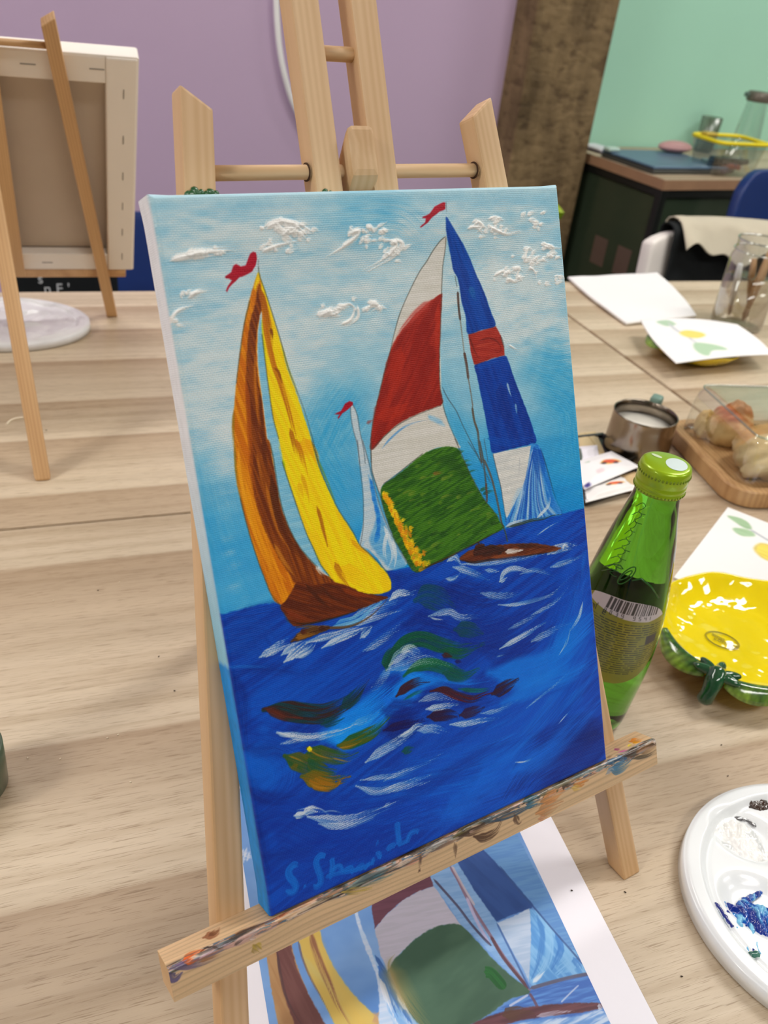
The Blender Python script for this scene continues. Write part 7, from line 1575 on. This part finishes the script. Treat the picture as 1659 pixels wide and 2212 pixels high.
for k in range(9):
    o = link(box(R.uniform(.05, .08), R.uniform(.03, .045), R.uniform(.014, .020), .004, c=(0, 0, 0)), 'paint_tube', plain('tube_%d' % k, S(*R.choice([(26, 28, 34), (44, 40, 84), (20, 40, 44), (70, 60, 96), (150, 70, 60), (120, 150, 150)])), .35), None,
             WM[fb.name] @ T3(R.uniform(-.040, .040), R.uniform(-.024, .024), .012 + .0130 * (k // 3)) @ RZ(R.uniform(-.7, .7)))
    tag(o, 'small dark paint tube lying in the clear plastic box', 'paint tube', 'paint tubes in the clear box')
q = dk + .585 * DW + .262 * NW; pj = thing('glass_pitcher', 'tall clear glass pitcher with a grey lid on the side desk', 'pitcher', T3(q[0], q[1], TZ + .0002) @ Matrix.Scale(.80, 4))
link(lathe([(0, 0), (.050, 0), (.056, .004), (.057, .020), (.054, .09), (.046, .17), (.040, .215), (.041, .23)], 48), 'pitcher_wall', clear('pitcher_glass', (.90, .94, .92), base=.10, edge=.6), pj, None, True)
link(lathe([(0, .228), (.046, .228), (.0475, .235), (.0475, .260), (.043, .264), (0, .264)], 40), 'pitcher_lid', plain('grey_lid', S(112, 104, 94), .4, .3), pj, None, True)
link(box(.030, .020, .018, .004, 2, c=(-.048, 0, .250)), 'pitcher_spout', plain('green_grey_lid', S(96, 116, 106), .4, .2), pj, RZ(.2))
q = dk + .56 * DW + .405 * NW; gl2 = thing('drinking_glass', 'small frosted drinking glass beside the pitcher', 'glass', T3(q[0], q[1], TZ + .0002))
link(lathe([(0, 0), (.028, 0), (.030, .004), (.036, .11), (.035, .11), (.029, .006), (0, .004)], 32), 'glass_wall', clear('frosted_glass', (.72, .74, .68), base=.12, edge=.4, rough=.3), gl2, None, True)

# ------------------------------------------------------------------ things at the left edge and crumbs
q = at(-34, 1660, TZ + .02)
cup = thing('cup', 'dark green cup at the left edge of the near table', 'cup', T3(q[0] - .012, q[1], TZ + .0002))
link(lathe([(0, 0), (.020, 0), (.022, .003), (.0225, .020), (.0225, .034), (.0212, .034), (.0210, .020), (.020, .006), (0, .005)], 48), 'cup_wall', plain('green_grey_ceramic', S(76, 92, 72), .3, 0, 0, 0, .3), cup, None, True)
DCL = ['tiny dark crumb left of the easel, highest of the left ones', 'tiny dark crumb close to the left easel leg, the upper one', 'tiny dark crumb close to the left easel leg, the lower one', 'tiny dark crumb beneath the foot of the right easel leg', 'tiny dark crumb below the stem of the yellow plate',
       'tiny dark crumb just above the white paint palette', 'tiny dark crumb at the left edge below the green cup', 'tiny dark crumb on the white margin of the printed sheet', 'tiny dark crumb left of the palette near the bottom edge', 'tiny dark crumb beside the pale wood shaving']
PCL = ['tiny pale crumb just right of the highest left dark crumb', 'tiny pale crumb far left below the table joint', 'tiny pale crumb above the darker plank band, right one of a pair', 'tiny pale crumb above the darker plank band, left one of a pair', 'tiny pale crumb nearest to the green cup', 'tiny pale crumb right of the green cup', 'tiny pale crumb lowest of all, on the darker plank band']
CR = plain('dark_crumb', S(48, 36, 28), .9); CRW = plain('pale_crumb', S(236, 222, 196), .9)
for i, (x, y) in enumerate([(212, 1276), (343, 1419), (377, 1493), (1350, 1928), (1558, 1610), (1572, 1677), (3, 1716), (1234, 1926), (1472, 2110), (100, 930)]):
    q = at(x, y); bm = bmesh.new(); bmesh.ops.create_icosphere(bm, subdivisions=1, radius=.0006)
    onp = (x in (1234,)); bmesh.ops.scale(bm, vec=(1.4, .7, .6), verts=bm.verts)
    o = link(bm, 'crumb', CR, None, T3(q[0], q[1], TZ + (.0012 if onp else .0005)) @ RZ(x * .7), True); tag(o, DCL[i], 'crumb', 'dark crumbs on the tables')
for i, (x, y) in enumerate([(258, 1259), (116, 1298), (255, 1588), (232, 1595), (60, 1638), (130, 1640), (282, 1690)]):
    q = at(x, y); bm = bmesh.new(); bmesh.ops.create_icosphere(bm, subdivisions=1, radius=.0006); bmesh.ops.scale(bm, vec=(1.5, .8, .5), verts=bm.verts)
    o = link(bm, 'crumb', CRW, None, T3(q[0], q[1], TZ + .0004) @ RZ(x * .3), True); tag(o, PCL[i], 'crumb', 'pale crumbs on the near table')
pp = [at(x, y) + Z3 * .0006 for x, y in [(15, 918), (22, 910), (35, 905), (50, 903)]]
o = link(tube([tuple(q - pp[0]) for q in smooth_path(pp, 5)], .0012, 6), 'wood_shaving', CRW, None, T3(*pp[0]), True); tag(o, 'pale curved wood shaving on the far left table', 'shaving')
